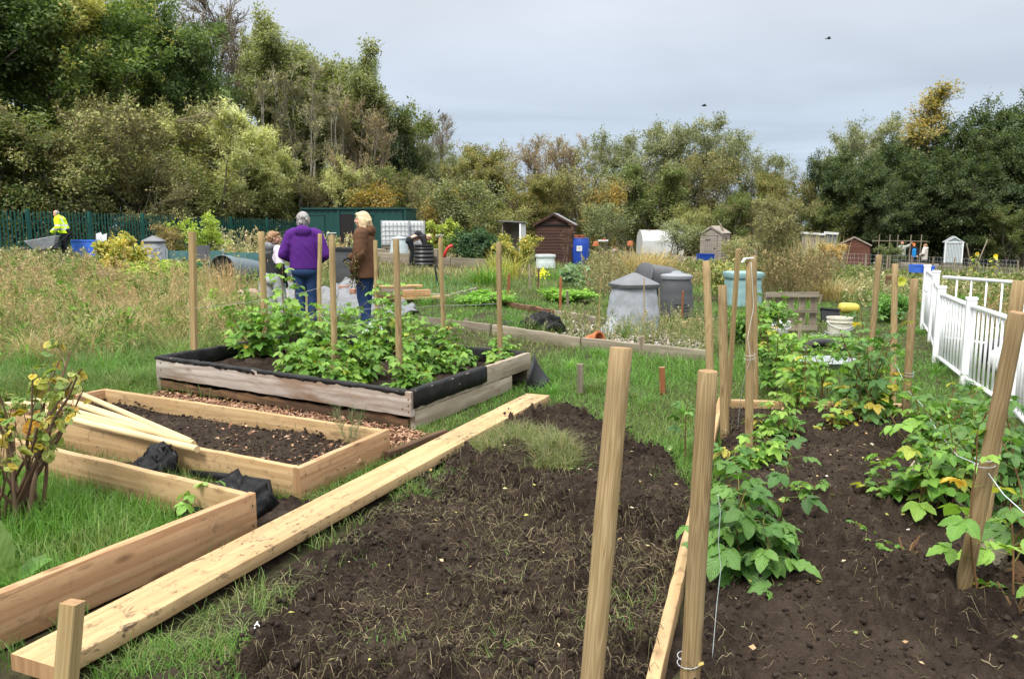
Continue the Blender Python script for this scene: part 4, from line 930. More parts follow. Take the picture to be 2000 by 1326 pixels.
# square peg nailed at the near end of the plank
post('peg', (-1.535, 2.55, -.03), (-1.505, 2.60, .325), .030, 'square wooden peg driven in at the near end of the plank', 'stake', square=True, cat='peg', taper=1.0)
for (px, py), (tx, ty), lab, ma, r in [((1133, 768), (1133, 711), 'small grey peg in the grass beyond the plank end', 'grey_stake', .028), ((1294, 768), (1293, 717), 'small orange-brown peg in the grass right of the grey peg', 'rust_stake', .026)]:
    q = G(px, py); post('peg', q, PY(tx, ty, q.y), r, lab, ma, square=True, cat='peg', taper=1)
# --- wires and twine
def cord(pts, r, mat, label, cat='wire', sag=0, name='wire'):
    P = [Vector(p) for p in pts]; out = []
    for a, c in zip(P, P[1:]):
        for k in range(6): u = k/6; q = a.lerp(c, u); q.z -= sag*4*u*(1-u); out.append(q)
    out.append(P[-1]); m = MB(); m.tube(out, r, 5); return tag(m.build(name, M[mat], smooth=True), label, cat)
cord([PY(1467, 512, 5.4), PY(1472, 600, 5.41), PY(1460, 660, 5.40), PY(1466, 700, 5.40), PY(1452, 745, 5.5), PY(1444, 800, 5.7), PY(1440, 850, 5.85)], .0016, 'twine', 'pale twine hanging in waves from the capped post', 'twine', name='twine')
cord([PY(1744, 700, 6.9), PY(1775, 765, 6.42), PY(1800, 790, 5.6), PY(1830, 840, 4.9), PY(1870, 890, 4.0), PY(1922, 912, 3.12), PY(1960, 965, 2.9), PY(2010, 1010, 2.6)], .0020, 'twine', 'pale wire drooping between the right row posts and the leaning post', 'wire')
cord([PY(1402, 965, 2.56), PY(1407, 1000, 2.57), PY(1403, 1060, 2.58), PY(1408, 1110, 2.585), PY(1400, 1180, 2.58), PY(1391, 1285, 2.565)], .0011, 'twine', 'pale twine trailing down the close upright post', 'twine', name='twine')
def loop(c, r, label, k=1.6, tilt=.12):
    m = MB(); m.tube([(r*math.cos(a)*1.12, r*math.sin(a)*1.12, tilt*r*math.sin(a*1.0)+.004*a) for a in np.linspace(0, 2*PI*k, int(24*k))], .0017, 5, cap=True); return tag(m.build('tie_wire', M['wire'], None, c, smooth=True), label, 'wire')
loop((.598, 2.537, .125), .0345, 'wire loop tied round the foot of the close upright post'); loop(PY(1923, 915, 3.09), .033, 'wire loop round the thick leaning post', 2.1); loop(PY(1775, 737, 6.45), .033, 'wire loop round the nearest right row post', 2.1); loop(PY(1464, 705, 5.45), .03, 'twine loop round the capped post', 2.1)
zz = lambda px, py, d: PY(px, py, d)
cord([zz(380, 602, 8.2), zz(518, 585, 9.2), zz(626, 562, 9.7)], .0016, 'wire', 'wire strung behind the raised bed from corner stake to crooked stake', sag=.01)
cord([zz(518, 640, 9.2), zz(653, 610, 9.3), zz(738, 600, 9.2), zz(863, 596, 8.8), zz(976, 592, 8.2)], .0016, 'wire', 'wire strung along the back stakes of the raised bed', sag=.01)
cord([zz(520, 645, 9.1), zz(622, 610, 8.6), zz(655, 640, 7.3), zz(778, 615, 6.9)], .0016, 'wire', 'wire strung along the front stakes of the raised bed', sag=.01)
# --- black liner scraps in and beside the new timber beds
def scrap(name, label, base, R, arch, w, seed, mat='liner_gloss', ry=1.0, rz=0.0):
    rng = np.random.default_rng(seed); V = []; n_, m_ = 18, 9
    for i in range(n_+1):
        u = i/n_*2-1
        for j in range(m_+1):
            v = j/m_; r = R*(1+.16*rng.normal()*.4); a = PI*(i/n_)
            V.append((-math.cos(a)*R*(1-.15*v)+rng.normal(0, .006), (v-.1)*w*ry+rng.normal(0, .014), max(.0, math.sin(a)*arch*(1-.75*v)+rng.normal(0, .016)+.02+.05*(vnoise(np.array([i*.9+seed]), np.array([j*.8]), seed)[0]-.5))))
    Fc = [(i*(m_+1)+j, i*(m_+1)+j+1, (i+1)*(m_+1)+j+1, (i+1)*(m_+1)+j) for i in range(n_) for j in range(m_)]
    o = obj(name, npmesh(name, np.array(V), np.array(Fc)), M[mat], None, base, (0, 0, rz), smooth=True); o.modifiers.new('s', 'SOLIDIFY').thickness = .004
    sb = o.modifiers.new('u', 'SUBSURF'); sb.levels = 1; sb.render_levels = 1; sb.subdivision_type = 'SIMPLE'
    return tag(o, label, 'liner')
scrap('liner_scrap', 'torn black liner scrap arched against the front of the timber bed', (-2.22, 4.93, .02), .15, .21, .22, 3, rz=-.5+PI)
scrap('liner_scrap', 'crumpled black liner bundle in the corner between the two new beds', (-1.56, 4.42, .0), .24, .17, .34, 5, rz=-.35+PI)
m = MB(); m.tube([(-1.98, 4.80, .09), (-1.7, 4.62, .115), (-1.42, 4.50, .12), (-1.36, 4.38, .02)], [.02, .03, .028, .02], 8); tag(m.build('liner_fold', M['liner_gloss'], smooth=True), 'rolled black liner edge running beside the timber bed front', 'liner')
# white scrap of paper at the lower left
m = MB(); m.add([(0,0,.01),(.035,.005,.02),(.04,.03,.012),(.012,.034,.028)], [(0,1,2,3)]); tag(m.build('paper_scrap', M['white_plastic'], None, G(492, 1233, .02)), 'small white scrap on the trampled grass', 'scrap')

def screw(p, nd, parent, r=.0055, mat='black_plastic'):
    nd = Vector(nd).normalized(); m = MB(); m.tube([Vector((0, 0, -.004)), Vector((0, 0, .0018)), Vector((0, 0, .0022))], [r, r, r*.6], 10)
    o = m.build('screw', M[mat], parent); o.rotation_mode = 'QUATERNION'; o.rotation_quaternion = Vector((0, 0, 1)).rotation_difference(nd); o.location = Vector(p)-Vector(parent.location)
bx_ = [o_ for o_ in C.objects if o_.name == 'timber_bed'][0]
u_ = (Vector(BOX['BR'])-Vector(BOX['FR'])).normalized(); n_o = Vector((u_.y, -u_.x))
for t_, z_ in ((.03, .05), (.03, .15), (.90, .05), (.90, .15)): q_ = Vector(BOX['FR'])+u_*t_+n_o*.0235; screw((q_.x, q_.y, z_), (n_o.x, n_o.y, 0), bx_)
u_ = (Vector(LB['A0'])-Vector(LB['A1'])).normalized(); n_o = Vector((-u_.y, u_.x)); n_o = n_o if n_o.x > 0 else -n_o
for z_ in (.05, .16): q_ = Vector(LB['A1'])+u_*.025+n_o*.0245; screw((q_.x, q_.y, z_), (n_o.x, n_o.y, 0), lb)
n_o = Vector((fd.y, -fd.x)); n_o = n_o if n_o.y < 0 else -n_o
for t_, z_ in ((.0, .15), (.0, .20), (.0, .25), (.06, .17), (2.98, .22), (2.98, .29)): q_ = V2('FR')+fd*t_+n_o*.0265; screw((q_.x, q_.y, z_), (n_o.x, n_o.y, 0), b, .007, 'rotten')
# ------------------------------------------------------------------ raspberry canes and other leafy plants
GRN = [(.10, .215, .03), (.135, .26, .04), (.07, .165, .026), (.18, .30, .055)]
GRND = [(.055, .135, .03), (.075, .165, .035), (.04, .105, .024), (.10, .20, .045)]
YEL = [(.40, .36, .05), (.45, .30, .06), (.25, .30, .05)]
def berry(label, base, n, h, spread, ll=.085, cols=GRN, seed=0, yellow=.04, dens=11, segs=8, group='raspberry plants', low=.12, lean=(0, 0), name='raspberry_plant', n3=.45, tail=1.0, cat='plant'):
    rng = np.random.default_rng(seed); K = 7; a = rng.uniform(0, 2*PI, n); hh = h*rng.uniform(.5, 1.0, n); hh[0] = h
    d = nrm(np.stack([np.cos(a)*spread*rng.uniform(.2, 1, n)+lean[0], np.sin(a)*spread*rng.uniform(.2, 1, n)+lean[1], np.ones(n)], 1)); P = np.empty((n, K, 3)); P[:, 0] = np.stack([rng.normal(0, .05, n), rng.normal(0, .05, n), np.full(n, -.02)], 1)
    for k in range(1, K): P[:, k] = P[:, k-1]+d*(hh/(K-1))[:, None]; d = nrm(d+rng.normal(0, .10, (n, 3))+np.array([lean[0]*.12, lean[1]*.12, -.03]))
    R = np.linspace(.0055, .0022, K)[None]*rng.uniform(.7, 1.2, (n, 1))
    ac = Acc(); v, f = tubes(P, R, 5); ac.add(v, f, np.array([.15, .085, .045]))
    m = n*dens; idx = np.repeat(np.arange(n), dens); t = low+(1-low)*np.tile((np.arange(dens)+.5)/dens, n)+rng.normal(0, .03, m); t = np.clip(t, .05, .98)
    p, tg = along(P, idx, t); az = np.tile(np.arange(dens)*2.4, n)+rng.uniform(0, .8, m)+idx*1.7
    o = np.stack([np.cos(az), np.sin(az), rng.normal(.25, .3, m)+.35*t], 1); o = nrm(o)
    pl = ll*rng.uniform(.7, 1.3, m)*(1.15-.5*t); e1 = p+o*(pl*.6)[:, None]; e2 = e1+(o*.9+np.array([0, 0, -.25]))*(pl*.55)[:, None]
    v, f = tubes(np.stack([p, e1, e2], 1), np.tile(np.array([[.0016, .0013, .001]]), (m, 1)), 4); ac.add(v, f, np.array([.16, .20, .06]))
    cane = obj('cane', ac.mesh('cane'), M['dry'])
    fol = Acc(); sz = ll*rng.uniform(.7, 1.25, m)*(1.2-.55*t)*tail
    base_c = mixcol(rng, m, cols, None, .10); yk = (rng.uniform(0, 1, m) < yellow*(1.8-1.6*t)); base_c[yk] = mixcol(rng, int(yk.sum()), YEL, None, .1) if yk.any() else base_c[yk]
    hd = o.copy(); hd[:, 2] = rng.normal(-.15, .25, m)-.1; hd = nrm(hd); up = nrm(np.array([0, 0, 1.])+o*.25+rng.normal(0, .25, (m, 3)))
    sd = nrm(np.cross(hd, up))
    five = rng.uniform(0, 1, m) < n3
    def put(mask, pos, dr, scale, wr):
        if not mask.any(): return
        u = up[mask]+rng.normal(0, .15, (mask.sum(), 3)); fol.add(*leaflets(pos[mask], dr[mask], nrm(u), sz[mask]*scale, sz[mask]*scale*wr, base_c[mask]*rng.normal(1, .06, (mask.sum(), 1)), segs, .14, .12, .22, rng))
    al = np.ones(m, bool)
    put(al, e2, hd, 1.0, .68)
    for s in (-1, 1):
        dr = nrm(hd*.42+sd*s*.95+np.array([0, 0, -.10])); put(al, e2-hd*(sz*.06)[:, None], dr, .82, .66)
        dr2 = nrm(hd*.25+sd*s*1.0+np.array([0, 0, -.15])); put(five, e1*.55+e2*.45, dr2, .66, .62)
    r = empty(name, base, 0, label, cat, group); cane.parent = r
    obj('foliage', fol.mesh('foliage'), M['berry_leaf'], r, smooth=True)
    return r
# -- in the weathered raised bed (left)
def inbed(px, py, z=.19): q = G(px, py, z); return q
LBP = [(500, 700, 6, .60, 'raspberry plant at the left end of the weathered raised bed, spilling over the liner', .1), (560, 690, 5, .80, 'tall raspberry plant in front of the boy, arching to the right', .11), (548, 668, 4, .40, 'raspberry plant behind the left end of the raised bed, in front of the boy', .1),
       (612, 720, 6, .46, 'raspberry plant in the front row of the raised bed left of the middle stake', .095), (640, 690, 3, .5, 'raspberry plant in the raised bed in front of the woman in purple', .095), (700, 745, 6, .42, 'low raspberry plant just right of the middle stake of the raised bed', .09),
       (735, 705, 6, .56, 'bright raspberry plant below the blonde woman', .09), (770, 690, 6, .68, 'tallest bright green raspberry plant in the middle of the raised bed', .09), (815, 735, 6, .42, 'raspberry plant right of the front corner stake of the raised bed', .09), (800, 762, 4, .26, 'small raspberry plant at the front corner of the raised bed', .08),
       (850, 700, 6, .46, 'yellowish green raspberry plant towards the right side of the raised bed', .085), (880, 730, 3, .22, 'small pale raspberry plant near the right side board of the raised bed', .07), (963, 705, 3, .24, 'small raspberry sprig at the far right corner of the raised bed', .08), (585, 740, 5, .34, 'low raspberry plant leaning over the front liner of the raised bed', .09), (668, 762, 5, .26, 'small raspberry plant behind the front liner between the two front stakes', .08), (905, 712, 3, .2, 'pale seedling raspberry at the back right of the raised bed', .07)]
for i, (px, py, n_, h_, lab, l_) in enumerate(LBP):
    q = inbed(px, py); berry(lab, q, n_+2, h_*1.3, .58, l_*1.08, GRN, 100+i, .02, 14, 6, 'raspberry plants in the weathered raised bed', lean=(.25, 0) if i in (1,) else (0, 0))
# -- in the right hand bed
q = G(1490, 1115, .05); berry('large dark raspberry plant behind the close upright post', q, 8, .46, .62, .115, GRND, 200, .02, 11, 10, 'raspberry plants in the right bed', low=.05, tail=1.1)
q = G(1480, 1035, .05); berry('raspberry plant close behind the large dark one, reaching left of the post', q, 4, .60, .38, .10, GRND, 201, .03, 9, 10, 'raspberry plants in the right bed')
RB = [(1478, 905, 3, .22, .6, .085, GRN, .12, 'small raspberry plant with yellow leaf at the foot of the capped post'), (1520, 905, 2, .16, .8, .08, GRN, .05, 'tiny raspberry shoots in the middle of the right bed'),
      (1565, 985, 2, .13, .7, .085, GRN, 0, 'small raspberry seedling on bare soil in the right bed'), (1510, 860, 4, .30, .6, .08, GRN, .12, 'raspberry plant with yellow lower leaves right of the capped post'),
      (1560, 800, 5, .52, .4, .085, GRN, .06, 'raspberry plant in the left row near the far end of the right bed'), (1505, 760, 6, .62, .38, .085, GRN, .04, 'raspberry plant behind the slim post in the right bed'), (1490, 715, 6, .68, .36, .085, GRN, .03, 'raspberry plant behind the cluster of posts at the far end of the bed'),
      (1600, 770, 5, .46, .5, .08, GRN, .08, 'raspberry plant in the middle of the far end of the right bed'),
      (1690, 840, 7, .78, .36, .09, GRND, .10, 'tall raspberry plant left of the right row, upper part'), (1660, 805, 6, .72, .36, .085, GRND, .08, 'tall raspberry plant left of the right row, behind the tallest'), (1715, 830, 5, .52, .42, .085, GRN, .14, 'raspberry plant with yellow leaves at the foot of the middle right post'),
      (1640, 850, 3, .22, .6, .075, GRN, .35, 'yellowing raspberry plant at the front of the far clump'), (1795, 1020, 4, .50, .45, .10, GRN, .06, 'raspberry plant with bare brown stems left of the leaning post'), (1745, 985, 3, .30, .6, .09, GRN, .04, 'raspberry plant beside the one with bare brown stems'), (1850, 985, 5, .50, .45, .10, GRND, .04, 'raspberry plant behind the leaning post'), (1830, 900, 5, .45, .5, .095, GRN, .03, 'raspberry plant at the foot of the nearest right row post'),
      (1900, 930, 5, .42, .6, .10, GRND, .03, 'raspberry plant right of the nearest right row post, over the grass edge'), (1975, 1010, 4, .55, .45, .11, GRND, .03, 'raspberry plant at the right edge behind the thick leaning post'), (1930, 1185, 2, .62, .22, .10, GRN, .2, 'thin raspberry cane leaning on the thick post at the right edge'), (1990, 1120, 3, .5, .4, .11, GRND, .05, 'raspberry plant cut by the right edge of the photo'),
      (1830, 820, 3, .30, .6, .085, GRND, .02, 'raspberry shoots in the grass between right row and white fence'), (1945, 880, 4, .34, .6, .10, GRND, .02, 'raspberry plant in front of the nearest white fence post'), (1730, 1085, 3, .10, .8, .05, GRN, .05, 'little leafy weed seedlings in the middle of the right bed'), (1790, 1190, 2, .05, .9, .06, GRN, 0, 'single leafy seedling left of the leaning post foot'), (1338, 890, 1, .34, .3, .08, GRND, .02, 'dark raspberry shoots leaning over the edging left of the close post')]
for i, (px, py, n_, h_, s_, l_, c_, y_, lab) in enumerate(RB):
    q = G(px, py, .04); berry(lab, q, n_+(2 if n_ > 3 else 0), h_*1.3, s_*.72, l_, c_, 210+i, y_, 10 if l_ < .1 else 9, 6 if py < 880 else 8, 'raspberry plants in the right bed', low=.35 if 'bare brown' in lab else .12)
# kale-like plant in the corner of the lower left bed
q = G(432, 1010, .0); berry('pale green leafy plant in the corner of the lower left bed', q, 3, .24, .6, .085, [(.16, .30, .06), (.20, .34, .09)], 260, .06, 5, 8, None, low=.4, name='leafy_plant')
# airy dill-like herb by the timber bed
rng = np.random.default_rng(3); q = G(684, 880, .06); P = np.zeros((7, 6, 3)); a = rng.uniform(0, 6.28, 7)
for k in range(6): P[:, k] = np.stack([np.cos(a)*.035*k*.6, np.sin(a)*.035*k*.6, np.full(7, .055*k)], 1)+rng.normal(0, .006, (7, 3))
R0 = np.full((7, 6), .002); Q1, R1, i1 = grow(rng, P, R0, 14, (.2, 1), .7, .07, .5, 0, K=4, rmin=.001); Q2, R2, i2 = grow(rng, Q1, R1, 7, (.2, 1), .7, .035, .2, 0, K=3, rmin=.0008)
ac = Acc()
for Q, R_ in ((P, R0), (Q1, R1), (Q2, R2)): v, f = tubes(Q, R_*.7, 3); ac.add(v, f, np.repeat(mixcol(rng, len(Q), [(.15, .19, .09), (.20, .22, .12)]), len(v)//len(Q), 0))
tag(obj('dill_plant', ac.mesh('dill_plant'), M['grass'], None, q), 'feathery grey green herb growing inside the corner of the timber bed', 'plant')
# blackcurrant bush at the left edge: bare brown stems with few lobed leaves
q = G(30, 1020, 0); rng = np.random.default_rng(12); n_ = 19; K = 8; a = rng.uniform(-1.2, 1.4, n_); P = np.empty((n_, K, 3)); P[:, 0] = rng.normal(0, .05, (n_, 3))*np.array([1.6, 1, .2]); d = nrm(np.stack([np.sin(a)*.32+.17, rng.normal(0, .3, n_), np.ones(n_)], 1)); hh = rng.uniform(.5, 1.08, n_)
for k in range(1, K): P[:, k] = P[:, k-1]+d*(hh/(K-1))[:, None]; d = nrm(d+rng.normal(0, .11, (n_, 3)))
R0 = np.linspace(.013, .0045, K)[None]*rng.uniform(.7, 1.2, (n_, 1)); Q1, R1, i1 = grow(rng, P, R0, 3, (.3, .95), .55, .22, .6, 0, K=5, rmin=.0025); Q2, R2, i2 = grow(rng, Q1, R1, 2, (.3, 1), .6, .09, .5, 0, K=4, rmin=.002)
ac = Acc()
for Q, R_, S in ((P, R0, 7), (Q1, R1, 5), (Q2, R2, 4)): v, f = tubes(Q, R_, S); ac.add(v, f, np.repeat(mixcol(rng, len(Q), [(.13, .085, .06), (.19, .14, .10), (.09, .055, .04)]), len(v)//len(Q), 0))
r = empty('currant_bush', q, 0, 'currant bush with bare brown stems and yellowing lobed leaves at the left edge', 'bush')
obj('stem', ac.mesh('stem'), M['dry'], r, smooth=True)
m_ = 205; idx = rng.integers(0, len(Q2), m_); p, tg = along(Q2, idx, rng.uniform(.5, 1, m_)); o_ = nrm(rng.normal(size=(m_, 3))+np.array([0, 0, -.2])); e = p+o_*.035; sz = rng.uniform(.035, .075, m_)
col = mixcol(rng, m_, [(.13, .20, .05), (.20, .26, .07), (.10, .17, .045), (.42, .33, .05), (.46, .24, .05), (.30, .32, .10)], [2.5, 3, 1.2, 1.8, 1.0, 2.2]); up = nrm(rng.normal(0, .5, (m_, 3))+np.array([0, 0, .7])); hd = nrm(o_*np.array([1, 1, .4])+np.array([0, 0, -.35])); sd = nrm(np.cross(hd, up)); fo = Acc()
for s, k, wr in ((0, 1, .9), (-1, .8, .8), (1, .8, .8)): fo.add(*leaflets(e, nrm(hd+sd*s*.75), up, sz*k, sz*k*wr, col, 8, .18, .10, .2, rng, (.5, .7)))
v, f = tubes(np.stack([p, (p+e)/2, e], 1), np.full((m_, 3), .0012), 3); fo.add(v, f, np.array([.2, .2, .08]))
obj('foliage', fo.mesh('foliage'), M['berry_leaf'], r, smooth=True)
# dock leaves at the left edge
q = G(22, 1150, 0); fo = Acc(); rng = np.random.default_rng(21); m_ = 5
P0 = np.tile(np.array([[0, 0, .02]]), (m_, 1)); d = nrm(np.array([[-.15, -.25, .9], [.55, .1, .5], [-.6, .3, .5], [.1, -.6, .35], [.4, .5, .6]])); nr = nrm(np.array([[.1, -.9, .3], [-.3, -.4, .9], [.3, -.3, .9], [0, .2, 1], [-.3, -.5, .8]]))
fo.add(*leaflets(P0, d, nr, np.array([.34, .2, .17, .16, .18]), np.array([.16, .08, .07, .07, .08]), np.array([[.10, .16, .055], [.09, .19, .04], [.1, .2, .04], [.11, .2, .05], [.09, .17, .04]]), 12, .05, .08, .2, rng, (.55, .6)))
tag(obj('dock_plant', fo.mesh('dock_plant'), M['berry_leaf'], None, q, smooth=True), 'broad dock leaf with brown spots at the lower left edge', 'plant')
# bare pruned stubs in the right bed
for i, (px, py, lab) in enumerate([(1770, 1100, 'pruned bare brown stub in the right bed'), (1985, 1215, 'pruned bare stub at the right edge of the photo')]):
    rng = np.random.default_rng(60+i); n_ = 5; P = np.zeros((n_, 4, 3)); a = rng.uniform(0, 6.28, n_)
    for k in range(1, 4): P[:, k] = P[:, k-1]+np.stack([np.cos(a)*.02, np.sin(a)*.02, np.full(n_, .04)], 1)*rng.uniform(.4, 1.3, (n_, 1))+rng.normal(0, .006, (n_, 3))
    v, f = tubes(P, np.tile(np.array([[.006, .006, .005, .0045]]), (n_, 1)), 6); tag(obj('pruned_stub', npmesh('pruned_stub', v, f), M['cane'], None, G(px, py, .03), smooth=True), lab, 'plant')
# ------------------------------------------------------------------ middle distance: fences, sheds, bins, clutter
rnd = random.Random(9)
# palisade fence on the left
fe = empty('palisade_fence', (-21.5, 27.0, .45), 0, 'long dark green steel palisade fence along the left boundary', 'fence')
f0 = Vector((-22.6, 24.6, .50)); f1 = Vector((-12.2, 47.5, .08)); L = (f1-f0).length; fd_ = (f1-f0)/L; o0 = Vector(fe.location)
pal = MB(); npal = int(L/.155)
for i in range(npal):
    c = f0+fd_*(i*.155); s = Vector((fd_.x, fd_.y, 0)).normalized(); n3 = Vector((s.y, -s.x, 0)); w_ = .036
    V = []; 
    for z, ww in ((.08, w_), (1.66, w_), (1.78, w_*.72), (1.84, .006)):
        for k, off in ((-1, 0), (0, .018), (1, 0)): V.append(c+s*k*ww+n3*(.05+off)+Vector((0, 0, z))-o0)
    pal.add(V, [(3*r_+k, 3*r_+k+1, 3*r_+k+4, 3*r_+k+3) for r_ in range(3) for k in range(2)])
o = pal.build('pale', M['fence_green'], fe); o['kind'] = 'stuff'
for z in (.32, 1.42): m = MB(); m.bar(f0+Vector((0, 0, z))-o0, f1+Vector((0, 0, z))-o0, .05, .05); m.build('rail', M['fence_green'], fe)
for k in range(int(L/2.75)+1):
    c = f0+fd_*(k*2.75)-o0+Vector((.04, .02, 0)); m = MB(); m.box(c+Vector((0, 0, .92)), (.11, .13, 1.95)); m.build('post', M['fence_green'], fe)
# green steel store with doorway
g0 = GT(668, 38.6); st = empty('steel_store', g0, math.radians(-6), 'long dark green steel store with an open dark doorway', 'container')
H_ = 2.12; wl = MB(); x0, x1 = -1.85, 3.15
def ribs(mb, xa, xb, y, step=.16, dep=.035, z0=.05, z1=H_):
    x = xa; k = 0; V = []; Fc = []
    while x < xb+1e-6: V += [(x, y-(dep if k % 2 else 0), z0), (x, y-(dep if k % 2 else 0), z1)]; x += step; k += 1
    mb.add(V, [(2*i, 2*i+2, 2*i+3, 2*i+1) for i in range(len(V)//2-1)])
ribs(wl, x0, -.02, 0); ribs(wl, .80, x1, 0); wl.box(((x0+x1)/2, 1.25, H_/2), (x1-x0-.02, 2.3, H_-.06)); wl.box((.39, -.005, H_-.12), (.86, .05, .22))
wl.build('wall', M['green_paint'], st)
m = MB(); m.box(((x0+x1)/2, 1.15, H_+.03), (x1-x0+.1, 2.55, .07)); m.build('roof', M['green_paint'], st)
m = MB(); m.box((.39, -.045, .95), (.80, .02, 1.88)); m.build('doorway', M['dark_inside'], st)  # flat dark panel paints the shade inside the opening; the wall behind is solid
for xx in (-1.2, 1.15): m = MB(); m.box((xx, -.06, 1.05), (.9, .03, 1.6)); m.box((xx, -.085, 1.86), (.98, .03, .05)); m.build('door', M['green_paint'], st)
for xx in (x0, -.05, .83, x1): m = MB(); m.box((xx, -.03, H_/2), (.09, .12, H_)); m.build('corner_post', M['green_paint'], st)
# white water tanks in cages
def tank(px, d, label, w=1.12, z=.72):
    p = GT(px, d); t_ = empty('water_tank', (p.x, d, z), .08, label, 'water tank', 'white caged water tanks'); m = MB(); m.box((0, 0, .56), (w, 1.0, 1.0)); m.build('tank', M['white_plastic'], t_, bevel=.09)
    c = MB()
    for i in range(8): x = -w/2-.02+(w+.04)*i/7; c.tube([(x, -.53, .05), (x, -.53, 1.08)], .013, 5); c.tube([(x, .53, .05), (x, .53, 1.08)], .013, 5)
    for i in range(6): z_ = .08+i*.2; c.tube([(-w/2-.03, .53, z_), (-w/2-.03, -.53, z_), (w/2+.03, -.53, z_), (w/2+.03, .53, z_)], .014, 5)
    for i in range(5): y = -.4+.2*i; c.tube([(-w/2-.03, y, .05), (-w/2-.03, y, 1.08)], .013, 5); c.tube([(w/2+.03, y, .05), (w/2+.03, y, 1.08)], .013, 5)
    c.build('cage', M['galv'], t_); b_ = MB()
    for y in (-.45, 0, .45): b_.box((0, y, -.02), (w+.06, .1, .1))
    for x in (-.45, 0, .45): b_.box((x, 0, -.12), (.1, 1.0, .09))
    b_.build('pallet', M['grey_wood'], t_)
tank(775, 35.2, 'white caged water tank nearer the green store door'); tank(808, 36.0, 'white caged water tank on the right, partly behind the other', 1.0)
m = MB(); m.box((-4.9, 35.4, .36), (3.4, 1.6, .46)); tag(m.build('timber_plinth', M['grey_wood']), 'grey timber bed carrying the white water tanks', 'raised bed')
# sheds -------------------------------------------------------------
def shed(px, d, w, dep, wh, rh, rz, wallm, roofm, label, name='shed', door=None, over=.09, nb=12, dz=0, cat='shed', trim=None, x=None):
    p = GT(px, d, dz); r = empty(name, p, rz, label, cat); h = MB(); out = [(-w/2, 0), (w/2, 0), (w/2, wh), (0, wh+rh), (-w/2, wh)]
    h.prism(out, 0, dep)
    for i in range(nb):      # overlapping weatherboards, front and right side
        z0 = wh*i/nb; z1 = wh*(i+1)/nb+.012
        for (a, c_, ou) in (((-w/2, 0), (w/2, 0), (0, -1)), ((w/2, 0), (w/2, dep), (1, 0)), ((-w/2, dep), (-w/2, 0), (-1, 0))):
            V = [(a[0]+ou[0]*.024, a[1]+ou[1]*.024, z0), (c_[0]+ou[0]*.024, c_[1]+ou[1]*.024, z0), (c_[0]+ou[0]*.006, c_[1]+ou[1]*.006, z1), (a[0]+ou[0]*.006, a[1]+ou[1]*.006, z1), (a[0], a[1], z0), (c_[0], c_[1], z0)]
            h.add(V, [(0, 1, 2, 3), (4, 5, 1, 0)])
    ng = max(2, int(rh/ (wh/nb)))
    for i in range(ng):
        z0 = wh+rh*i/ng; u0 = 1-i/ng; z1 = wh+rh*(i+1)/ng; u1 = 1-(i+1)/ng
        h.add([(-w/2*u0, -.024, z0), (w/2*u0, -.024, z0), (w/2*u1, -.006, z1), (-w/2*u1, -.006, z1), (-w/2*u0, 0, z0), (w/2*u0, 0, z0)], [(0, 1, 2, 3), (4, 5, 1, 0)])
    h.build('wall', M[wallm], r)
    rf = MB(); a_ = math.atan2(rh, w/2); ln = math.hypot(rh, w/2)+over
    for s in (-1, 1):
        e = Vector((s*(w/2+over*math.cos(a_)), 0, wh-over*math.sin(a_))); rf.add([(e.x, -over, e.z+.012), (0, -over, wh+rh+.012), (0, dep+over, wh+rh+.012), (e.x, dep+over, e.z+.012), (e.x, -over, e.z+.045), (0, -over, wh+rh+.05), (0, dep+over, wh+rh+.05), (e.x, dep+over, e.z+.045)], [(0, 1, 2, 3), (7, 6, 5, 4), (0, 4, 5, 1), (3, 2, 6, 7), (0, 3, 7, 4)])
    rf.build('roof', M[roofm], r)
    t_ = MB()
    for s in (-1, 1): t_.bar((s*(w/2+over*.9), -over-.012, wh-over*.9*rh/(w/2)), (0, -over-.012, wh+rh-.01), .022, .09, (0, 0, 1))
    t_.build('bargeboard', M[trim or wallm], r)
    if door:
        dx, dw, dh, dm = door; q = MB(); nbd = 5
        for i in range(nbd): q.box((dx-dw/2+dw*(i+.5)/nbd, -.04, dh/2+.03), (dw/nbd-.012, .03, dh))
        dr_ = q.build('door', M[dm], r); hg = MB()
        for zz_ in (.25, dh-.2): hg.box((dx-dw*.25, -.062, zz_), (dw*.45, .012, .045))
        hg.build('hinge', M['dark_inside'], dr_); hg = MB(); hg.box((dx+dw*.36, -.065, dh*.5), (.10, .02, .05)); hg.build('latch', M['dark_inside'], dr_); q = MB(); q.box((dx, -.045, dh+.075), (dw+.1, .05, .05)); q.box((dx+dw/2+.025, -.045, dh/2), (.04, .05, dh)); q.box((dx-dw/2-.025, -.045, dh/2), (.04, .05, dh)); q.build('door_frame', M[dm], r)
    return r
s_ = shed(1081, 34, 1.55, 1.5, 1.66, .42, math.radians(-9), 'brown_board', 'felt', 'dark brown wooden shed with grey felt roof beside the blue barrel', over=.13, nb=13)
m = MB(); m.box((0, -.05, 1.64), (1.62, .03, .07)); m.build('trim', M['dark_inside'], s_)
shed(1386, 45, 1.22, 1.6, 1.52, .36, math.radians(-30), 'shed_grey', 'shed_grey', 'small grey weathered shed with a plank door', door=(.0, .62, 1.34, 'shed_grey'), nb=11, over=.07, dz=.12)
shed(1664, 54, 2.0, 1.6, 1.42, .52, math.radians(-21), 'red_board', 'red_board', 'red-brown wooden shed with gabled front near the dark ash trees', nb=10, over=.10, dz=-.05, trim='shed_grey')
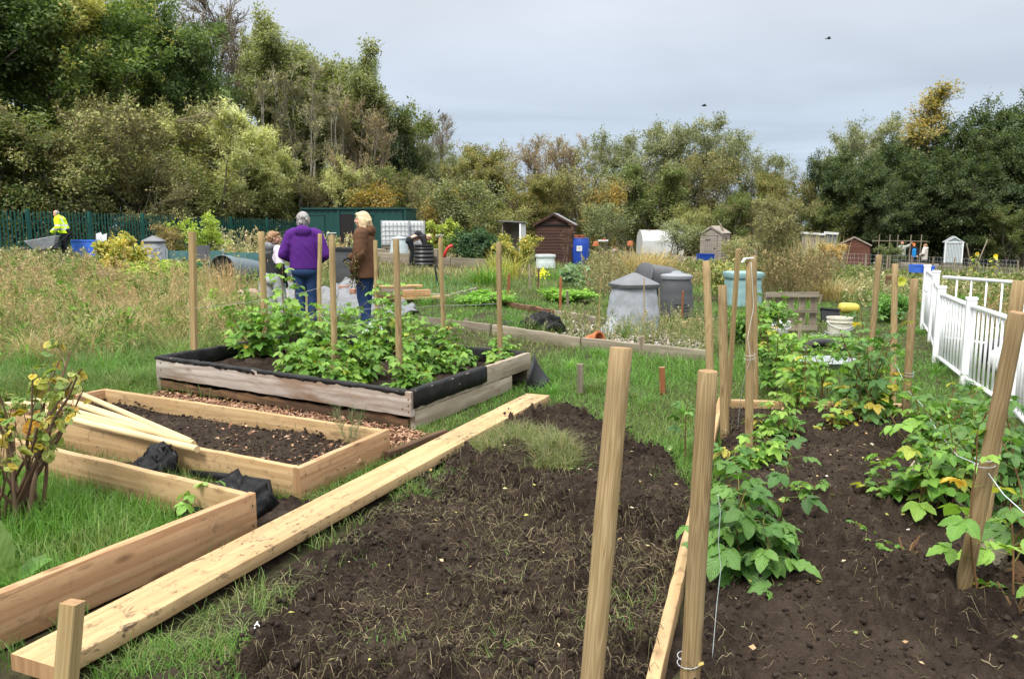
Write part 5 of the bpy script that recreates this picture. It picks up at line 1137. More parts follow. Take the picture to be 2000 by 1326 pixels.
# pale lean-to shed left of the red-brown one
p = GT(1596, 53); r = empty('lean_to_shed', p, -.30, 'pale grey lean-to shed behind tall dry grass', 'shed'); m = MB(); m.prism([(-1.05, 0), (.35, 0), (.35, 1.85), (-1.05, 1.98)], 0, 1.4)
for i in range(9): m.box((-1.0+i*.16, -.012, .95), (.14, .025, 1.85))
m.build('wall', M['shed_grey'], r); m = MB(); m.prism([(.36, 0), (1.05, 0), (1.05, 1.9), (.36, 1.95)], -.1, 1.2); m.build('side_store', plain('slate_grey_panel', (.12, .13, .145), .6, .3), r)
m = MB(); m.prism([(-1.15, 1.99), (.38, 1.87), (.38, 1.99), (-1.15, 2.11)], -.15, 1.5); m.prism([(.34, 1.96), (1.13, 1.92), (1.13, 2.06), (.34, 2.12)], -.2, 1.3); m.build('roof', M['white_plastic'], r)
# small white open-fronted hut left of the brown shed
p = GT(999, 36, .1); r = empty('open_hut', p, -.25, 'small open-fronted hut with one white side wall, left of the brown shed', 'hut'); m = MB(); m.box((-.42, .4, .8), (.05, .8, 1.6)); m.box((0, .82, .8), (.86, .05, 1.6)); m.build('wall', M['grey_wood'], r)
m = MB(); m.box((.42, .36, .78), (.07, .95, 1.56)); m.build('side_wall', M['white_paint'], r)['label'] = 'white painted side wall'; m = MB(); m.add([(-.55, -.15, 1.66), (.55, -.15, 1.60), (.55, .95, 1.56), (-.55, .95, 1.60), (-.55, -.15, 1.71), (.55, -.15, 1.65), (.55, .95, 1.61), (-.55, .95, 1.65)], [(3,2,1,0),(4,5,6,7),(0,1,5,4),(1,2,6,5),(2,3,7,6),(3,0,4,7)]); m.build('roof', M['felt'], r)
# white polytunnel behind the apple trees
p = GT(1292, 47, .1); r = empty('polytunnel', p, 0, 'white polytunnel partly hidden by the small leaning apple tree', 'polytunnel'); out = [(1.95*math.cos(a) if abs(math.cos(a)) < .9 else 1.75*np.sign(math.cos(a)), 1.5*math.sin(a)**.6) for a in np.linspace(0, PI, 13)]; m = MB(); V = []; n_ = 9
for i in range(n_+1):
    x = -1.15+2.3*i/n_*1.05
    for k in range(11): a = PI*k/10; V.append((x, 1.2-1.2*math.cos(a), 1.55*max(0, math.sin(a))**.4+.03*math.sin(i*2.1)*math.sin(a)))
m.add(V, [(i*11+k, i*11+k+1, (i+1)*11+k+1, (i+1)*11+k) for i in range(n_) for k in range(10)]); m.add(V[:11], [tuple(range(11))]); m.add(V[-11:], [tuple(range(10, -1, -1))]); m.build('cover', plain('tunnel_sheet', (.46, .47, .46), .5, .5, (.33, .35, .31), 3, .2), r, smooth=False)
m = MB(); m.tube([(-1.2, 1.2, 1.57), (1.32, 1.2, 1.57)], .03, 6); m.build('ridge', M['grey_wood'], r)
# metal and glass mini greenhouse at the right
p = GT(1858, 52, .42); r = empty('mini_greenhouse', p, -.33, 'small metal gabled cabinet greenhouse on a grey base', 'greenhouse'); W_, Hh, Rr, Dp = 1.0, 1.32, .34, .75
m = MB(); m.prism([(-W_/2+.03, 0), (W_/2-.03, 0), (W_/2-.03, Hh), (0, Hh+Rr-.04), (-W_/2+.03, Hh)], .04, Dp); m.build('panel', plain('greenhouse_panel', (.30, .36, .37), .25, .3), r)
m = MB()
for x in (-W_/2, W_/2): m.box((x, 0, Hh/2), (.07, .07, Hh))
for i in range(11): m.box((-W_/2+.08+i*(W_-.16)/10, .02, Hh/2), (.018, .05, Hh-.04))
m.box((0, 0, Hh), (W_+.05, .06, .06)); m.bar((-W_/2-.06, -.02, Hh), (0, -.02, Hh+Rr), .05, .06); m.bar((W_/2+.06, -.02, Hh), (0, -.02, Hh+Rr), .05, .06); m.build('frame', M['white_paint'], r)
m = MB()
for s in (-1, 1): m.add([(s*(W_/2+.08), -.05, Hh-.03), (0, -.05, Hh+Rr+.03), (0, Dp+.05, Hh+Rr+.03), (s*(W_/2+.08), Dp+.05, Hh-.03)], [(0, 1, 2, 3)])
q = m.build('roof', M['galv'], r); q.modifiers.new('s', 'SOLIDIFY').thickness = .03
m = MB(); m.box((0, .35, -.24), (W_+.15, Dp+.1, .40)); m.build('base', M['grey_wood'], r)
# compost bins -----------------------------------------------------------
def bin_(px, d, r0, r1, h, mat, label, lid='cone', lidm=None, n=28, ex=2.6, hatch=None, rz=0.0, squash=0.0, name='compost_bin', ribs_=0, dz=0, lean=(0, 0), z=None):
    p = GT(px, d, dz); r = empty(name, p, rz, label, 'compost bin'); prof = []; rg = random.Random(int(px))
    K = 10 if not ribs_ else ribs_*4
    for k in range(K+1):
        u = k/K; q = r0+(r1-r0)*u+(.02 if ex < 3.4 else .0)*math.sin(u*PI)
        if ribs_: q += .018*math.sin(u*ribs_*2*PI)
        elif k in (4, 7): q += .008
        prof.append((q, h*u))
    m = MB(); m.lathe(prof, n, ex)
    if squash or lean != (0, 0):
        for v in m.V:
            u = v.z/h; v.x += lean[0]*u*u+squash*math.sin(u*7+v.y*5)*.05; v.y += lean[1]*u; v.z += squash*(.06*math.sin(v.x*6+1)+.04*math.cos(v.y*8))*u
    smooth_by_angle(m.build('body', M[mat], r), 50)
    lm = M[lidm or mat]; lo = Vector((lean[0], lean[1], h-.004))
    m = MB(); q = r1+.03
    if lid == 'cone': m.lathe([(q, -.05), (q+.012, -.045), (q+.012, -.008), (q-.004, .006), (q*.12, .15), (.01, .155)], n, max(ex, 4), Matrix.Translation(lo))
    elif lid == 'flat': m.lathe([(q, -.05), (q+.012, -.01), (q+.006, .015), (q*.86, .03), (q*.4, .045), (q*.25, .085), (.01, .09)], n, ex, Matrix.Translation(lo))
    elif lid == 'slab': m.lathe([(q+.01, -.09), (q+.03, -.02), (q+.02, .02), (q*.9, .03), (.01, .035)], n, 5, Matrix.Translation(lo))
    elif lid == 'rim': m.lathe([(r1+.035, -.03), (r1+.035, .02), (r1-.03, .02), (r1-.03, -.10), (.01, -.12)], n, ex, Matrix.Translation(lo))
    smooth_by_angle(m.build('lid', lm, r), 35)
    if lid == 'cone': m = MB(); m.lathe([(q+.004, -.06), (q+.019, -.055), (q+.019, -.014), (q+.004, -.010)], n, max(ex, 4), Matrix.Translation(lo)); smooth_by_angle(m.build('lid_rim', M['dark_bin'], r), 35)
    if hatch is not None:
        a = hatch; m = MB(); w_ = .22; c0 = r0*1.0
        out = [(-w_, .02), (w_, .02), (w_*.92, .28), (w_*.6, .34), (-w_*.6, .34), (-w_*.92, .28)]; Rz = Matrix.Rotation(a, 4, 'Z') @ Matrix.Translation((0, -c0*1.06, 0)) @ Matrix.Rotation(math.atan2(r0-r1, h), 4, 'X').inverted()
        m.prism(out, -.035, .12, Rz)
        for i in range(4): m.prism([(-w_*.6, .07+i*.055), (w_*.6, .07+i*.055), (w_*.58, .095+i*.055), (-w_*.58, .095+i*.055)], -.05, 0, Rz)
        m.build('hatch', M['black_plastic'] if mat != 'dark_bin' else M['dark_bin'], r)
    return r
bin_(1237, 12.25, .36, .285, .74, 'grey_bin', 'sun-bleached grey compost bin with dark pointed lid, slumped out of shape', 'cone', 'grey_bin_lid', ex=4.5, squash=.14, rz=.32, lean=(.015, 0))
m = MB(); p = GT(1188, 12.0); m.add([(p.x-.14, p.y-.1, .02), (p.x+.14, p.y-.12, .02), (p.x+.2, p.y+.05, .28), (p.x+.12, p.y+.05, .30), (p.x-.02, p.y, .16)], [(0, 1, 2, 3, 4)]); q = m.build('plastic_flap', M['grey_bin']); q.modifiers.new('s', 'SOLIDIFY').thickness = .02; tag(q, 'broken pale plastic flap leaning on the slumped grey bin', 'flap')
bin_(1321, 14.3, .30, .24, .72, 'dark_bin', 'upright charcoal compost bin with round grey lid and hatch', 'flat', 'lid_grey', ex=2.4, hatch=.12)
# one lying on its side
p = GT(1291, 17.6); r = empty('compost_bin', (p.x, p.y, .37), 0, 'charcoal compost bin lying on its side behind the upright one', 'compost bin'); r.rotation_euler = (math.radians(74), 0, math.radians(-62)); r.scale = (1.06, 1.06, 1.1); m = MB(); m.lathe([(.34, -.42), (.36, -.1), (.31, .25), (.27, .45)], 28, 2.5); smooth_by_angle(m.build('body', M['dark_bin'], r), 50); m = MB(); m.lathe([(.29, .43), (.30, .47), (.27, .49), (.1, .52), (.01, .52)], 28, 2.5); smooth_by_angle(m.build('rim', M['dark_bin'], r), 40)
bin_(1451, 16.4, .33, .30, .66, 'aqua_bin', 'pale green square compost bin behind the cluster of posts', 'slab', ex=6, rz=.1)
bin_(305, 25.5, .42, .30, .93, 'grey_bin', 'grey compost bin with lettering and black hatch, by the green fence', 'cone', 'grey_bin_lid', ex=3.0, hatch=.55, rz=.2, dz=-.1)
p = GT(305, 25.5); cu = bpy.data.curves.new('lettering', 'FONT'); cu.body = 'WY\nGOF\nEDM'; cu.size = .17; cu.extrude = .004; cu.align_x = 'CENTER'; cu.space_line = .85
tx = bpy.data.objects.new('lettering', cu); bpy.context.view_layer.update(); C.objects.link(tx); bpy.context.view_layer.update(); me = bpy.data.meshes.new_from_object(tx.evaluated_get(bpy.context.evaluated_depsgraph_get())); bpy.data.objects.remove(tx)
par = [x for x in C.objects if x.get('label', '').startswith('grey compost bin with lettering')][0]; q = obj('lettering', me, M['grey_bin_lid'], par); q.rotation_euler = (PI/2-.125, 0, .42); q.location = (.15, -.365, .60)
bin_(781, 33, .42, .27, .92, 'pale_bin', 'pale grey compost bin in front of the water tanks', 'flat', ex=2.4, dz=.02)
bin_(829, 29.5, .36, .33, .72, 'black_plastic', 'black ribbed compost bin that the bending person leans over', 'rim', ex=2, ribs_=5, dz=.05)
bin_(692, 18.8, .42, .46, .98, 'dark_bin', 'big dark plastic bin behind the blonde woman', 'rim', 'black_plastic', ex=2.3)
bin_(1065, 31, .36, .30, .48, 'white_bin', 'whitish low compost bin in front of the brown shed', 'slab', ex=4, dz=.0, rz=.25)
bin_(1938, 30, .25, .20, .62, 'black_plastic', 'black bin with pale rim beyond the white fence at far right', 'rim', 'grey_bin', ex=2, dz=-.25)
# blue barrel with terracotta pots and a notice
p = GT(1134, 33.4); b_ = empty('barrel', p, 0, 'tall blue barrel with a white notice beside the brown shed', 'barrel'); m = MB(); m.lathe([(.29, 0), (.325, .06), (.335, .3), (.355, .55), (.345, .85), (.325, 1.06), (.31, 1.10), (.33, 1.115), (.32, 1.14), (.30, 1.13), (.02, 1.13)], 28); smooth_by_angle(m.build('body', M['blue'], b_), 40)
m = MB(); m.box((-.10, -.352, .72), (.22, .012, .22)); nt_ = m.build('notice', M['white_plastic'], b_); m = MB(); m.box((-.10, -.362, .72), (.008, .006, .18)); m.box((-.15, -.361, .74), (.05, .004, .012)); m.box((-.05, -.361, .74), (.05, .004, .012)); m.build('print', M['grey_bin_lid'], nt_)
for i, (x, y, lab) in enumerate(((-.17, -.05, 'left terracotta pot on the blue barrel'), (.04, -.04, 'right terracotta pot on the blue barrel'))):
    m = MB(); m.lathe([(.085, 0), (.11, .09), (.125, .09), (.125, .125), (.1, .125), (.09, .05), (.01, .04)], 16); tag(m.build('flower_pot', M['terracotta'], None, p+Vector((x, y, 1.135)), smooth=False), lab, 'pot')
for px, py, lab in ((1164, 476, 'upturned terracotta pot on a cane nearer the blue barrel'), (1231, 475, 'upturned terracotta pot on a cane among the apple branches')):
    q = PY(px, py, 30); m = MB(); m.lathe([(.04, .08), (.10, .06), (.11, -.04), (.12, -.04), (.12, -.09), (.01, -.09)], 14); ob = m.build('flower_pot', M['terracotta'], None, q); tag(ob, lab, 'pot'); g = float(terr(q.x, 30)); post('cane', (q.x, 30, g-.05), (q.x, 30, q.z-.08), .014, 'bamboo cane carrying the '+('pot nearer the blue barrel' if px == 1164 else 'pot among the apple branches'), 'stake', 6, cat='cane')
# boxes, crates, tubs ---------------------------------------------------------
def open_box(name, mat, w, dpt, h, loc, rz, label, cat, taper=1.0, wall=.02):
    m = MB(); n4 = [(-w/2, -dpt/2), (w/2, -dpt/2), (w/2, dpt/2), (-w/2, dpt/2)]; k = .9 if taper != 1 else 1
    V = [(x*k, y*k, 0) for x, y in n4]+[(x, y, h) for x, y in n4]+[(x*(1-2*wall/w), y*(1-2*wall/dpt), h) for x, y in n4]+[(x*k*(1-2*wall/w), y*k*(1-2*wall/dpt), .02) for x, y in n4]
    Fc = [(3, 2, 1, 0), (12, 13, 14, 15)]
    for a in (0, 4, 8): Fc += [(a+i, a+(i+1)%4, a+4+(i+1)%4, a+4+i) for i in range(4)]
    m.add(V, Fc); m.box((0, -dpt/2-.006, h-.03), (w+.02, .025, .05)); m.box((0, dpt/2+.006, h-.03), (w+.02, .025, .05))
    return tag(m.build(name, M[mat], None, loc, (0, 0, rz)), label, cat)
open_box('plastic_box', 'blue_box', .80, .5, .62, GT(173, 29.3, .03), .1, 'bright blue plastic box beside the man in hi-vis', 'box')
m = MB(); m.add([(-.2, 0, 0), (.18, .02, .02), (.2, .05, .32), (.02, .04, .26), (-.02, .05, .36), (-.19, .02, .3)], [(0, 1, 2, 3, 4, 5)]); q = m.build('plastic_sheet', M['white_plastic'], None, PY(198, 473, 29.8)); q.modifiers.new('s', 'SOLIDIFY').thickness = .01; tag(q, 'white plastic sheet sticking up beside the bright blue box', 'sheet')
open_box('plastic_tub', 'blue', .72, .5, .58, GT(1376, 38.5, .06), .1, 'deep blue plastic tub in front of the small grey shed', 'tub', .9)
open_box('crate', 'blue_box', .52, .4, .36, GT(1788, 36.5, .32), .12, 'blue crate left of its twin below the three far people', 'crate', .9); open_box('crate', 'blue_box', .50, .4, .33, GT(1809, 36.4, .32), -.1, 'blue crate right of its twin below the three far people', 'crate', .9)
m = MB(); m.lathe([(.16, 0), (.20, .26), (.225, .26), (.225, .29), (.19, .29), (.17, .03), (.01, .03)], 22); tag(m.build('tub', M['green_tub'], None, GT(397, 20.5, .25), smooth=False), 'green round tub by the upright dry stalks', 'tub')
m = MB(); m.box((0, 0, .22), (.36, .04, .44)); m.box((0, -.16, .02), (.36, .34, .04)); tag(m.build('upright_panel', M['dark_bin'], None, GT(398, 21.2, .5), (-.15, 0, .3)), 'dark plastic panel standing above the green tub', 'panel')
# low teal windbreak behind the roll
for i, (pa, da, pb, db, lab) in enumerate([(330, 25.5, 440, 25.2, 'teal windbreak netting left of the big roll'), (440, 25.2, 565, 25.0, 'teal windbreak netting behind the big roll'), (212, 26.5, 282, 26.2, 'teal windbreak netting left of the lettered grey bin')]):
    a_ = GT(pa, da); c_ = GT(pb, db); r = empty('windbreak', a_, 0, lab, 'windbreak'); m = MB(); n_ = 8
    V = []; 
    for k in range(n_+1): q = (c_-a_)*(k/n_); V += [(q.x, q.y+.03*math.sin(k*2.2), -.05), (q.x, q.y+.02*math.sin(k*1.7), .52+.015*math.sin(k*3))]
    m.add(V, [(2*k, 2*k+2, 2*k+3, 2*k+1) for k in range(n_)]); m.build('netting', plain('teal_netting', (.06, .15, .155), .6, .4), r)
    for k in (0, 1): q = (c_-a_)*k; m = MB(); m.tube([(q.x, q.y-.03, -.1), (q.x, q.y-.03, .58)], .035, 8); m.build('post', M['pale_bin'], r)
# big blue-grey roll of sheeting, seen from the left end
a_ = PY(432, 528, 17.6); c_ = PY(556, 545, 20.2); d_ = (c_-a_); n_ = 10; m = MB(); m.tube([a_+d_*(k/n_) for k in range(n_+1)], [.34+.012*math.sin(k*2.3) for k in range(n_+1)], 26, cap=False); q = m.build('sheeting_roll', M['blue_grey_roll'], smooth=True); q.modifiers.new('s', 'SOLIDIFY').thickness = .02; tag(q, 'big blue-grey roll of plastic sheeting lying behind the boy', 'roll')
m = MB(); m.tube([a_+d_*.02, a_+d_*.05], [.30, .30], 20); tag(m.build('roll_end_shade', M['dark_inside'], None), 'dark disc painting the shade inside the open end of the big roll', 'roll')  # closed dark disc stands in for the shaded hollow of the roll
# heap of grey netting sheets, stones, bricks
def sheet(name, label, pts, mat, seed, sub=10, amp=.05, cat='sheet'):
    """draped sheet through a 3x3+ grid of points"""
    rows = len(pts); cols = len(pts[0]); A = np.array([[tuple(p) for p in r] for r in pts]); n_ = sub*(rows-1)+1; m_ = sub*(cols-1)+1
    u = np.linspace(0, rows-1-1e-6, n_); v = np.linspace(0, cols-1-1e-6, m_); i = u.astype(int); j = v.astype(int); fu = (u-i)[:, None, None]; fv = (v-j)[None, :, None]; fu = fu*fu*(3-2*fu); fv = fv*fv*(3-2*fv)
    S = A[i][:, j]*(1-fu)*(1-fv)+A[i+1][:, j]*fu*(1-fv)+A[i][:, j+1]*(1-fu)*fv+A[i+1][:, j+1]*fu*fv
    gx_, gy_ = np.meshgrid(np.arange(m_), np.arange(n_)); S[..., 2] += (np.abs(fbm(gx_*.22, gy_*.12, seed, 3)-.5)*2)*amp; S[..., 0] += (fbm(gx_*.3, gy_*.3, seed+4, 3)-.5)*amp
    idx = np.arange(n_*m_).reshape(n_, m_); Fc = np.stack([idx[:-1, :-1], idx[:-1, 1:], idx[1:, 1:], idx[1:, :-1]], -1).reshape(-1, 4)
    o = obj(name, npmesh(name, S.reshape(-1, 3), Fc), M[mat], smooth=True); o.modifiers.new('s', 'SOLIDIFY').thickness = .006
    return tag(o, label, cat)
P_ = lambda px, py, d: PY(px, py, d)
sheet('netting_sheet', 'grey netting sheet draped over the heap right of the woman in purple', [[P_(612, 572, 14.6), P_(660, 560, 14.8), P_(690, 545, 15.0), P_(700, 560, 15.2)], [P_(610, 610, 13.4), P_(655, 590, 13.6), P_(705, 590, 13.8), P_(742, 602, 14.2)], [P_(612, 640, 12.7), P_(650, 630, 12.8), P_(700, 618, 12.9), P_(744, 606, 13.2)], [P_(614, 650, 12.7), P_(655, 655, 12.75), P_(700, 650, 12.8), P_(744, 632, 13.1)]], 'tarp', 3, amp=.14)
sheet('black_sheet', 'black sheet hanging under the grey netting by the blonde woman', [[P_(655, 622, 13.0), P_(700, 614, 13.1), P_(745, 606, 13.3)], [P_(655, 655, 12.85), P_(700, 652, 12.9), P_(740, 640, 13.15)]], 'liner', 5, amp=.05)
sheet('netting_sheet', 'dark grey sheet edging the pile of stones left of the boy', [[P_(455, 606, 15.2), P_(490, 600, 15.0), P_(525, 575, 15.0)], [P_(455, 622, 14.3), P_(490, 618, 14.0), P_(525, 600, 14.0)], [P_(462, 640, 13.8), P_(490, 640, 13.6), P_(525, 630, 13.5)]], 'tarp', 7, amp=.14)
sheet('netting_sheet', 'grey sheet heaped between the boy and the woman in purple', [[P_(505, 560, 15.6), P_(545, 548, 15.6), P_(590, 560, 15.4)], [P_(510, 600, 14.2), P_(550, 590, 14.2), P_(600, 600, 14.0)], [P_(505, 640, 13.2), P_(555, 640, 13.2), P_(605, 650, 13.0)]], 'tarp', 9, amp=.14)
sheet('netting_sheet', 'black and grey sheet on the ground right of the blonde woman', [[P_(750, 598, 14.5), P_(785, 592, 14.6), P_(808, 600, 14.4)], [P_(745, 622, 13.4), P_(785, 620, 13.3), P_(815, 614, 13.8)]], 'tarp', 11, amp=.14)
sheet('netting_sheet', 'small pale sheet by the back corner of the raised bed', [[P_(712, 640, 11.6), P_(735, 622, 11.9), P_(745, 628, 12)], [P_(706, 652, 11.1), P_(735, 645, 11.2), P_(748, 648, 11.3)]], 'pale_bin', 13, amp=.04)
def rock(name, mat, p, s, label, seed, cat='stone'):
    bm = bmesh.new(); bmesh.ops.create_icosphere(bm, subdivisions=3, radius=1); rg = np.random.default_rng(seed); k = rg.normal(size=(6, 3))
    for v in bm.verts:
        d_ = v.co.normalized(); f = 1+.14*math.sin(d_.dot(Vector(k[0]))*3+1)+.09*math.sin(d_.dot(Vector(k[1]))*6)+.05*math.sin(d_.dot(Vector(k[2]))*11); v.co = Vector((d_.x*s[0]*f, d_.y*s[1]*f, d_.z*s[2]*f))
    me = bpy.data.meshes.new(name); bm.to_mesh(me); bm.free(); return tag(obj(name, me, M[mat], None, p, (0, 0, seed), smooth=True), label, cat)
rock('boulder', 'stone', P_(483, 582, 16.0), (.26, .2, .17), 'large pinkish stone on the heap left of the boy', 3); rock('boulder', 'stone', P_(503, 590, 15.7), (.16, .15, .12), 'smaller pinkish stone touching the large one', 4)
for px, py, d, lab, rz in ((672, 562, 14.5, 'red brick on the heap next to the blonde woman', .2), (692, 568, 14.2, 'pale brick standing on the heap beside the red brick', 1.3), (664, 577, 14.2, 'orange brick lying flat below the red brick', -.1)):
    m = MB(); m.box((0, 0, 0), (.20, .10, .075)); tag(m.build('brick', M['brick'], None, P_(px, py, d), (0, 0, rz), bevel=.006), lab, 'brick')
# timber stack
tb = [(.0, 0, 1.25, .10, .12), (.03, .14, 1.2, .12, .12), (.3, .13, 1.0, .10, .055), (.0, .05, 1.3, .13, .10)]; g = GT(775, 15.6)
labs = ['bottom baulk of the timber stack', 'dark baulk lying on the bottom one of the stack', 'topmost pale board of the timber stack', 'long low board sticking out right of the timber stack', 'orange cut board in the timber stack']
for i, (dx, dy, dz, L_, h_, t_, ma) in enumerate([(-.45, 0, .0, .95, .13, .14, 'rotten'), (-.42, .02, .135, .75, .13, .14, 'grey_wood'), (-.50, .05, .27, 1.0, .045, .22, 'new_board'), (.0, -.02, .05, .95, .05, .2, 'new_board'), (.10, .08, .11, .55, .12, .16, 'new_board_pink')]):
    p0 = g+Vector((dx, dy-.25*0, 0)); o = board('timber', (p0.x, p0.y), (p0.x+L_*.93, p0.y+L_*.36), h_, t_, ma, float(terr(p0.x, p0.y))+.02+dz); tag(o, labs[i], 'timber')
# grey edging boards of the next plot
A0 = (-1.42, 12.15); A1 = (2.34, 9.42)
n_seg = [0, .30, .62, 1.0]
for k in range(3):
    a_ = Vector(A0).lerp(Vector(A1), n_seg[k]+.004); c_ = Vector(A0).lerp(Vector(A1), n_seg[k+1]-.004); o = board('edging_board', a_, c_, .17, .04, 'grey_wood', -.03+float(terr(a_.x, a_.y)), z1=-.03+float(terr(c_.x, c_.y)), jit=.003); tag(o, 'grey edging board of the next plot, '+('nearest the raised bed stakes', 'middle length by the black plastic', 'right length ending behind the posts')[k], 'edging board')
for k, (a_, c_, lab) in enumerate([((-.22, 15.6), (.75, 13.9), 'weathered beam behind the black plastic, left piece'), ((.78, 13.85), (1.45, 12.68), 'weathered beam running up to the slumped grey bin')]): o = board('beam', a_, c_, .13, .10, 'grey_wood' if k else 'rotten', .02, step=.06, jit=.006); tag(o, lab, 'beam')
o = board('edging_board', GT(880, 16.4)[:2], GT(930, 18.2)[:2], .22, .05, 'grey_wood', 0); tag(o, 'grey edging board of the netted bed', 'edging board'); o = board('edging_board', GT(812, 17.2)[:2], GT(880, 16.4)[:2], .2, .05, 'grey_wood', 0); tag(o, 'front edging board of the netted bed', 'edging board')
m = MB()
for i in range(9):
    for (pa, pb) in (((815+i*13, 590-3*i*.3, 16.9), (815+i*13, 548+i*1.0, 17.6)),): m.tube([P_(*pa), P_(pa[0]+2, (pa[1]+pb[1])/2-6, 17.3), P_(*pb)], .003, 4)
for j in range(5): m.tube([P_(815, 588-9*j, 16.9+.16*j), P_(865, 568-8*j, 17.1+.16*j), P_(930, 585-7*j, 17.2+.16*j)], .003, 4)
tag(m.build('netting', M['net']), 'sagging green crop netting over the low bed', 'netting')
# stakes of all kinds in the middle ground: (top px,py),(base px,py),distance,half width,material,label
for (tx_, ty), (bx, by), r_, ma, lab in [((994, 535), (992, 590), .024, 'rust_stake', 'rusty orange stake nearest the far right bed stake'), ((1052, 525), (1051, 572), .022, 'brown_dark', 'dark brown stake beside the yellow flower'), ((1095, 541), (1094, 604), .022, 'rust_stake', 'rusty orange stake at the weathered beam'),
        ((1108, 568), (1109, 602), .022, 'grey_stake', 'short grey stake right of the rusty stake at the beam'), ((1034, 516), (1036, 565), .02, 'grey_stake', 'leaning grey stake in front of the whitish low bin'), ((961, 577), (961, 606), .028, 'grey_stake', 'stubby grey peg behind the far right bed stake'), ((849, 518), (856, 560), .026, 'black_plastic', 'black leaning stake in the netted bed'),
        ((911, 622), (912, 646), .03, 'grey_stake', 'grey peg on the next plot edging near the raised bed'), ((1253, 657), (1254, 690), .03, 'grey_stake', 'grey peg on the next plot edging below the slumped bin'), ((1142, 608), (1142, 632), .026, 'grey_stake', 'grey peg in the gravel left of the slumped bin'), ((1334, 568), (1331, 632), .016, 'rust_stake', 'rusty stake leaning on the upright charcoal bin, left one'), ((1345, 555), (1339, 606), .014, 'rust_stake', 'rusty stake behind the left one at the charcoal bin'),
        ((1144, 526), (1148, 562), .018, 'stake', 'thin pale stake in front of the brown weeds'), ((1563, 622), (1560, 672), .022, 'grey_stake', 'dark peg in front of the pallet'), ((1287, 560), (1289, 625), .012, 'grey_stake', 'thin grey stick between the slumped bin and the charcoal bin'), ((1605, 575), (1600, 590), .02, 'grey_stake', 'short post stub behind the dark tray'), ((1276, 545), (1275, 562), .02, 'rust_stake', 'rusty stub behind the slumped bin lid')]:
    g = G(bx, by, .02); d = min(g.y, 40); q = PY(bx, by, d); post('stake', (q.x, d, q.z-.06), PY(tx_, ty, d), r_, lab, ma if ma in M else 'rotten', 8, square=ma not in ('black_plastic',), cat='stake', taper=.95)
for (tx_, ty), (bx, by), d, lab in [((1173, 541), (1169, 662), 11.4, 'white cane left of the slumped grey bin'), ((1258, 543), (1259, 680), 10.6, 'white cane in front of the slumped grey bin')]:
    q = PY(bx, by, d); post('cane', (q.x, d, max(-.05, q.z-.05)), PY(tx_, ty, d), .0075, lab, 'stake', 6, cat='cane')
# black plastic humps, pot, pipe in the gravel patch
for px, py, d, w_, h_, lab, se in [(1060, 650, 11.3, .30, .27, 'torn black plastic hump in the gravel patch, the tallest', 3), (990, 650, 12.0, .26, .15, 'black plastic hump near the far right bed stake', 4), (955, 648, 12.4, .18, .10, 'flat crumple of black plastic at the left of the gravel patch', 6), (1055, 668, 10.9, .13, .13, 'small grey-black plastic hump below the tallest', 5)]:
    g = G(px, py); bm = bmesh.new(); bmesh.ops.create_icosphere(bm, subdivisions=4, radius=1); rg = np.random.default_rng(se); k = rg.normal(size=(5, 3))*2.5
    for v in bm.verts:
        c = v.co.copy(); f = 1+.12*math.sin(c.dot(Vector(k[0]))*1.6)+.10*abs(math.sin(c.dot(Vector(k[1]))*3))+.07*abs(math.sin(c.dot(Vector(k[2]))*6)); v.co = Vector((c.x*w_*f, c.y*w_*.7*f, max(-.02, c.z*h_*f)))
    me = bpy.data.meshes.new('plastic_hump'); bm.to_mesh(me); bm.free(); tag(obj('plastic_hump', me, M['liner_gloss'], None, (g.x, g.y, 0), (0, 0, se), smooth=True), lab, 'plastic')
m = MB(); m.lathe([(.07, -.1), (.10, .06), (.115, .06), (.115, .1), (.09, .1), (.06, -.06)], 16, M=Matrix.Rotation(1.4, 4, 'X')); tag(m.build('flower_pot', M['terracotta'], None, P_(1160, 664, 10.6), (0, 0, .8)), 'broken terracotta pot lying by the next plot edging', 'pot')
m = MB(); m.tube([G(1165, 668, .05)+Vector((0, .15, 0)), G(1285, 690, .05)+Vector((0, .15, 0))], .035, 12); tag(m.build('pipe', M['white_bin'], smooth=True), 'pale plastic pipe lying along the next plot edging', 'pipe')
GRV = [(.42, .38, .33), (.55, .52, .47), (.30, .26, .22), (.36, .27, .20)]
GP = [(-.9, 12.2), (2.2, 9.75), (2.6, 10.6), (2.4, 12.2), (1.6, 12.5), (.3, 14.3), (-.4, 14.6)]
clods('gravel', GP, 2600, .02, 31, 0, cols=GRV, smin=.015, smax=.05, flat=.6)
for px, py, lab, rz in ((1341, 640, 'cut timber block on the gravel, left of its twin', .5), (1356, 634, 'cut timber block on the gravel, right of its twin', -.4)): m = MB(); m.box((0, 0, .05), (.2, .11, .1)); tag(m.build('timber_block', M['new_board'], None, G(px, py, .02), (0, 0, rz), bevel=.005), lab, 'block')
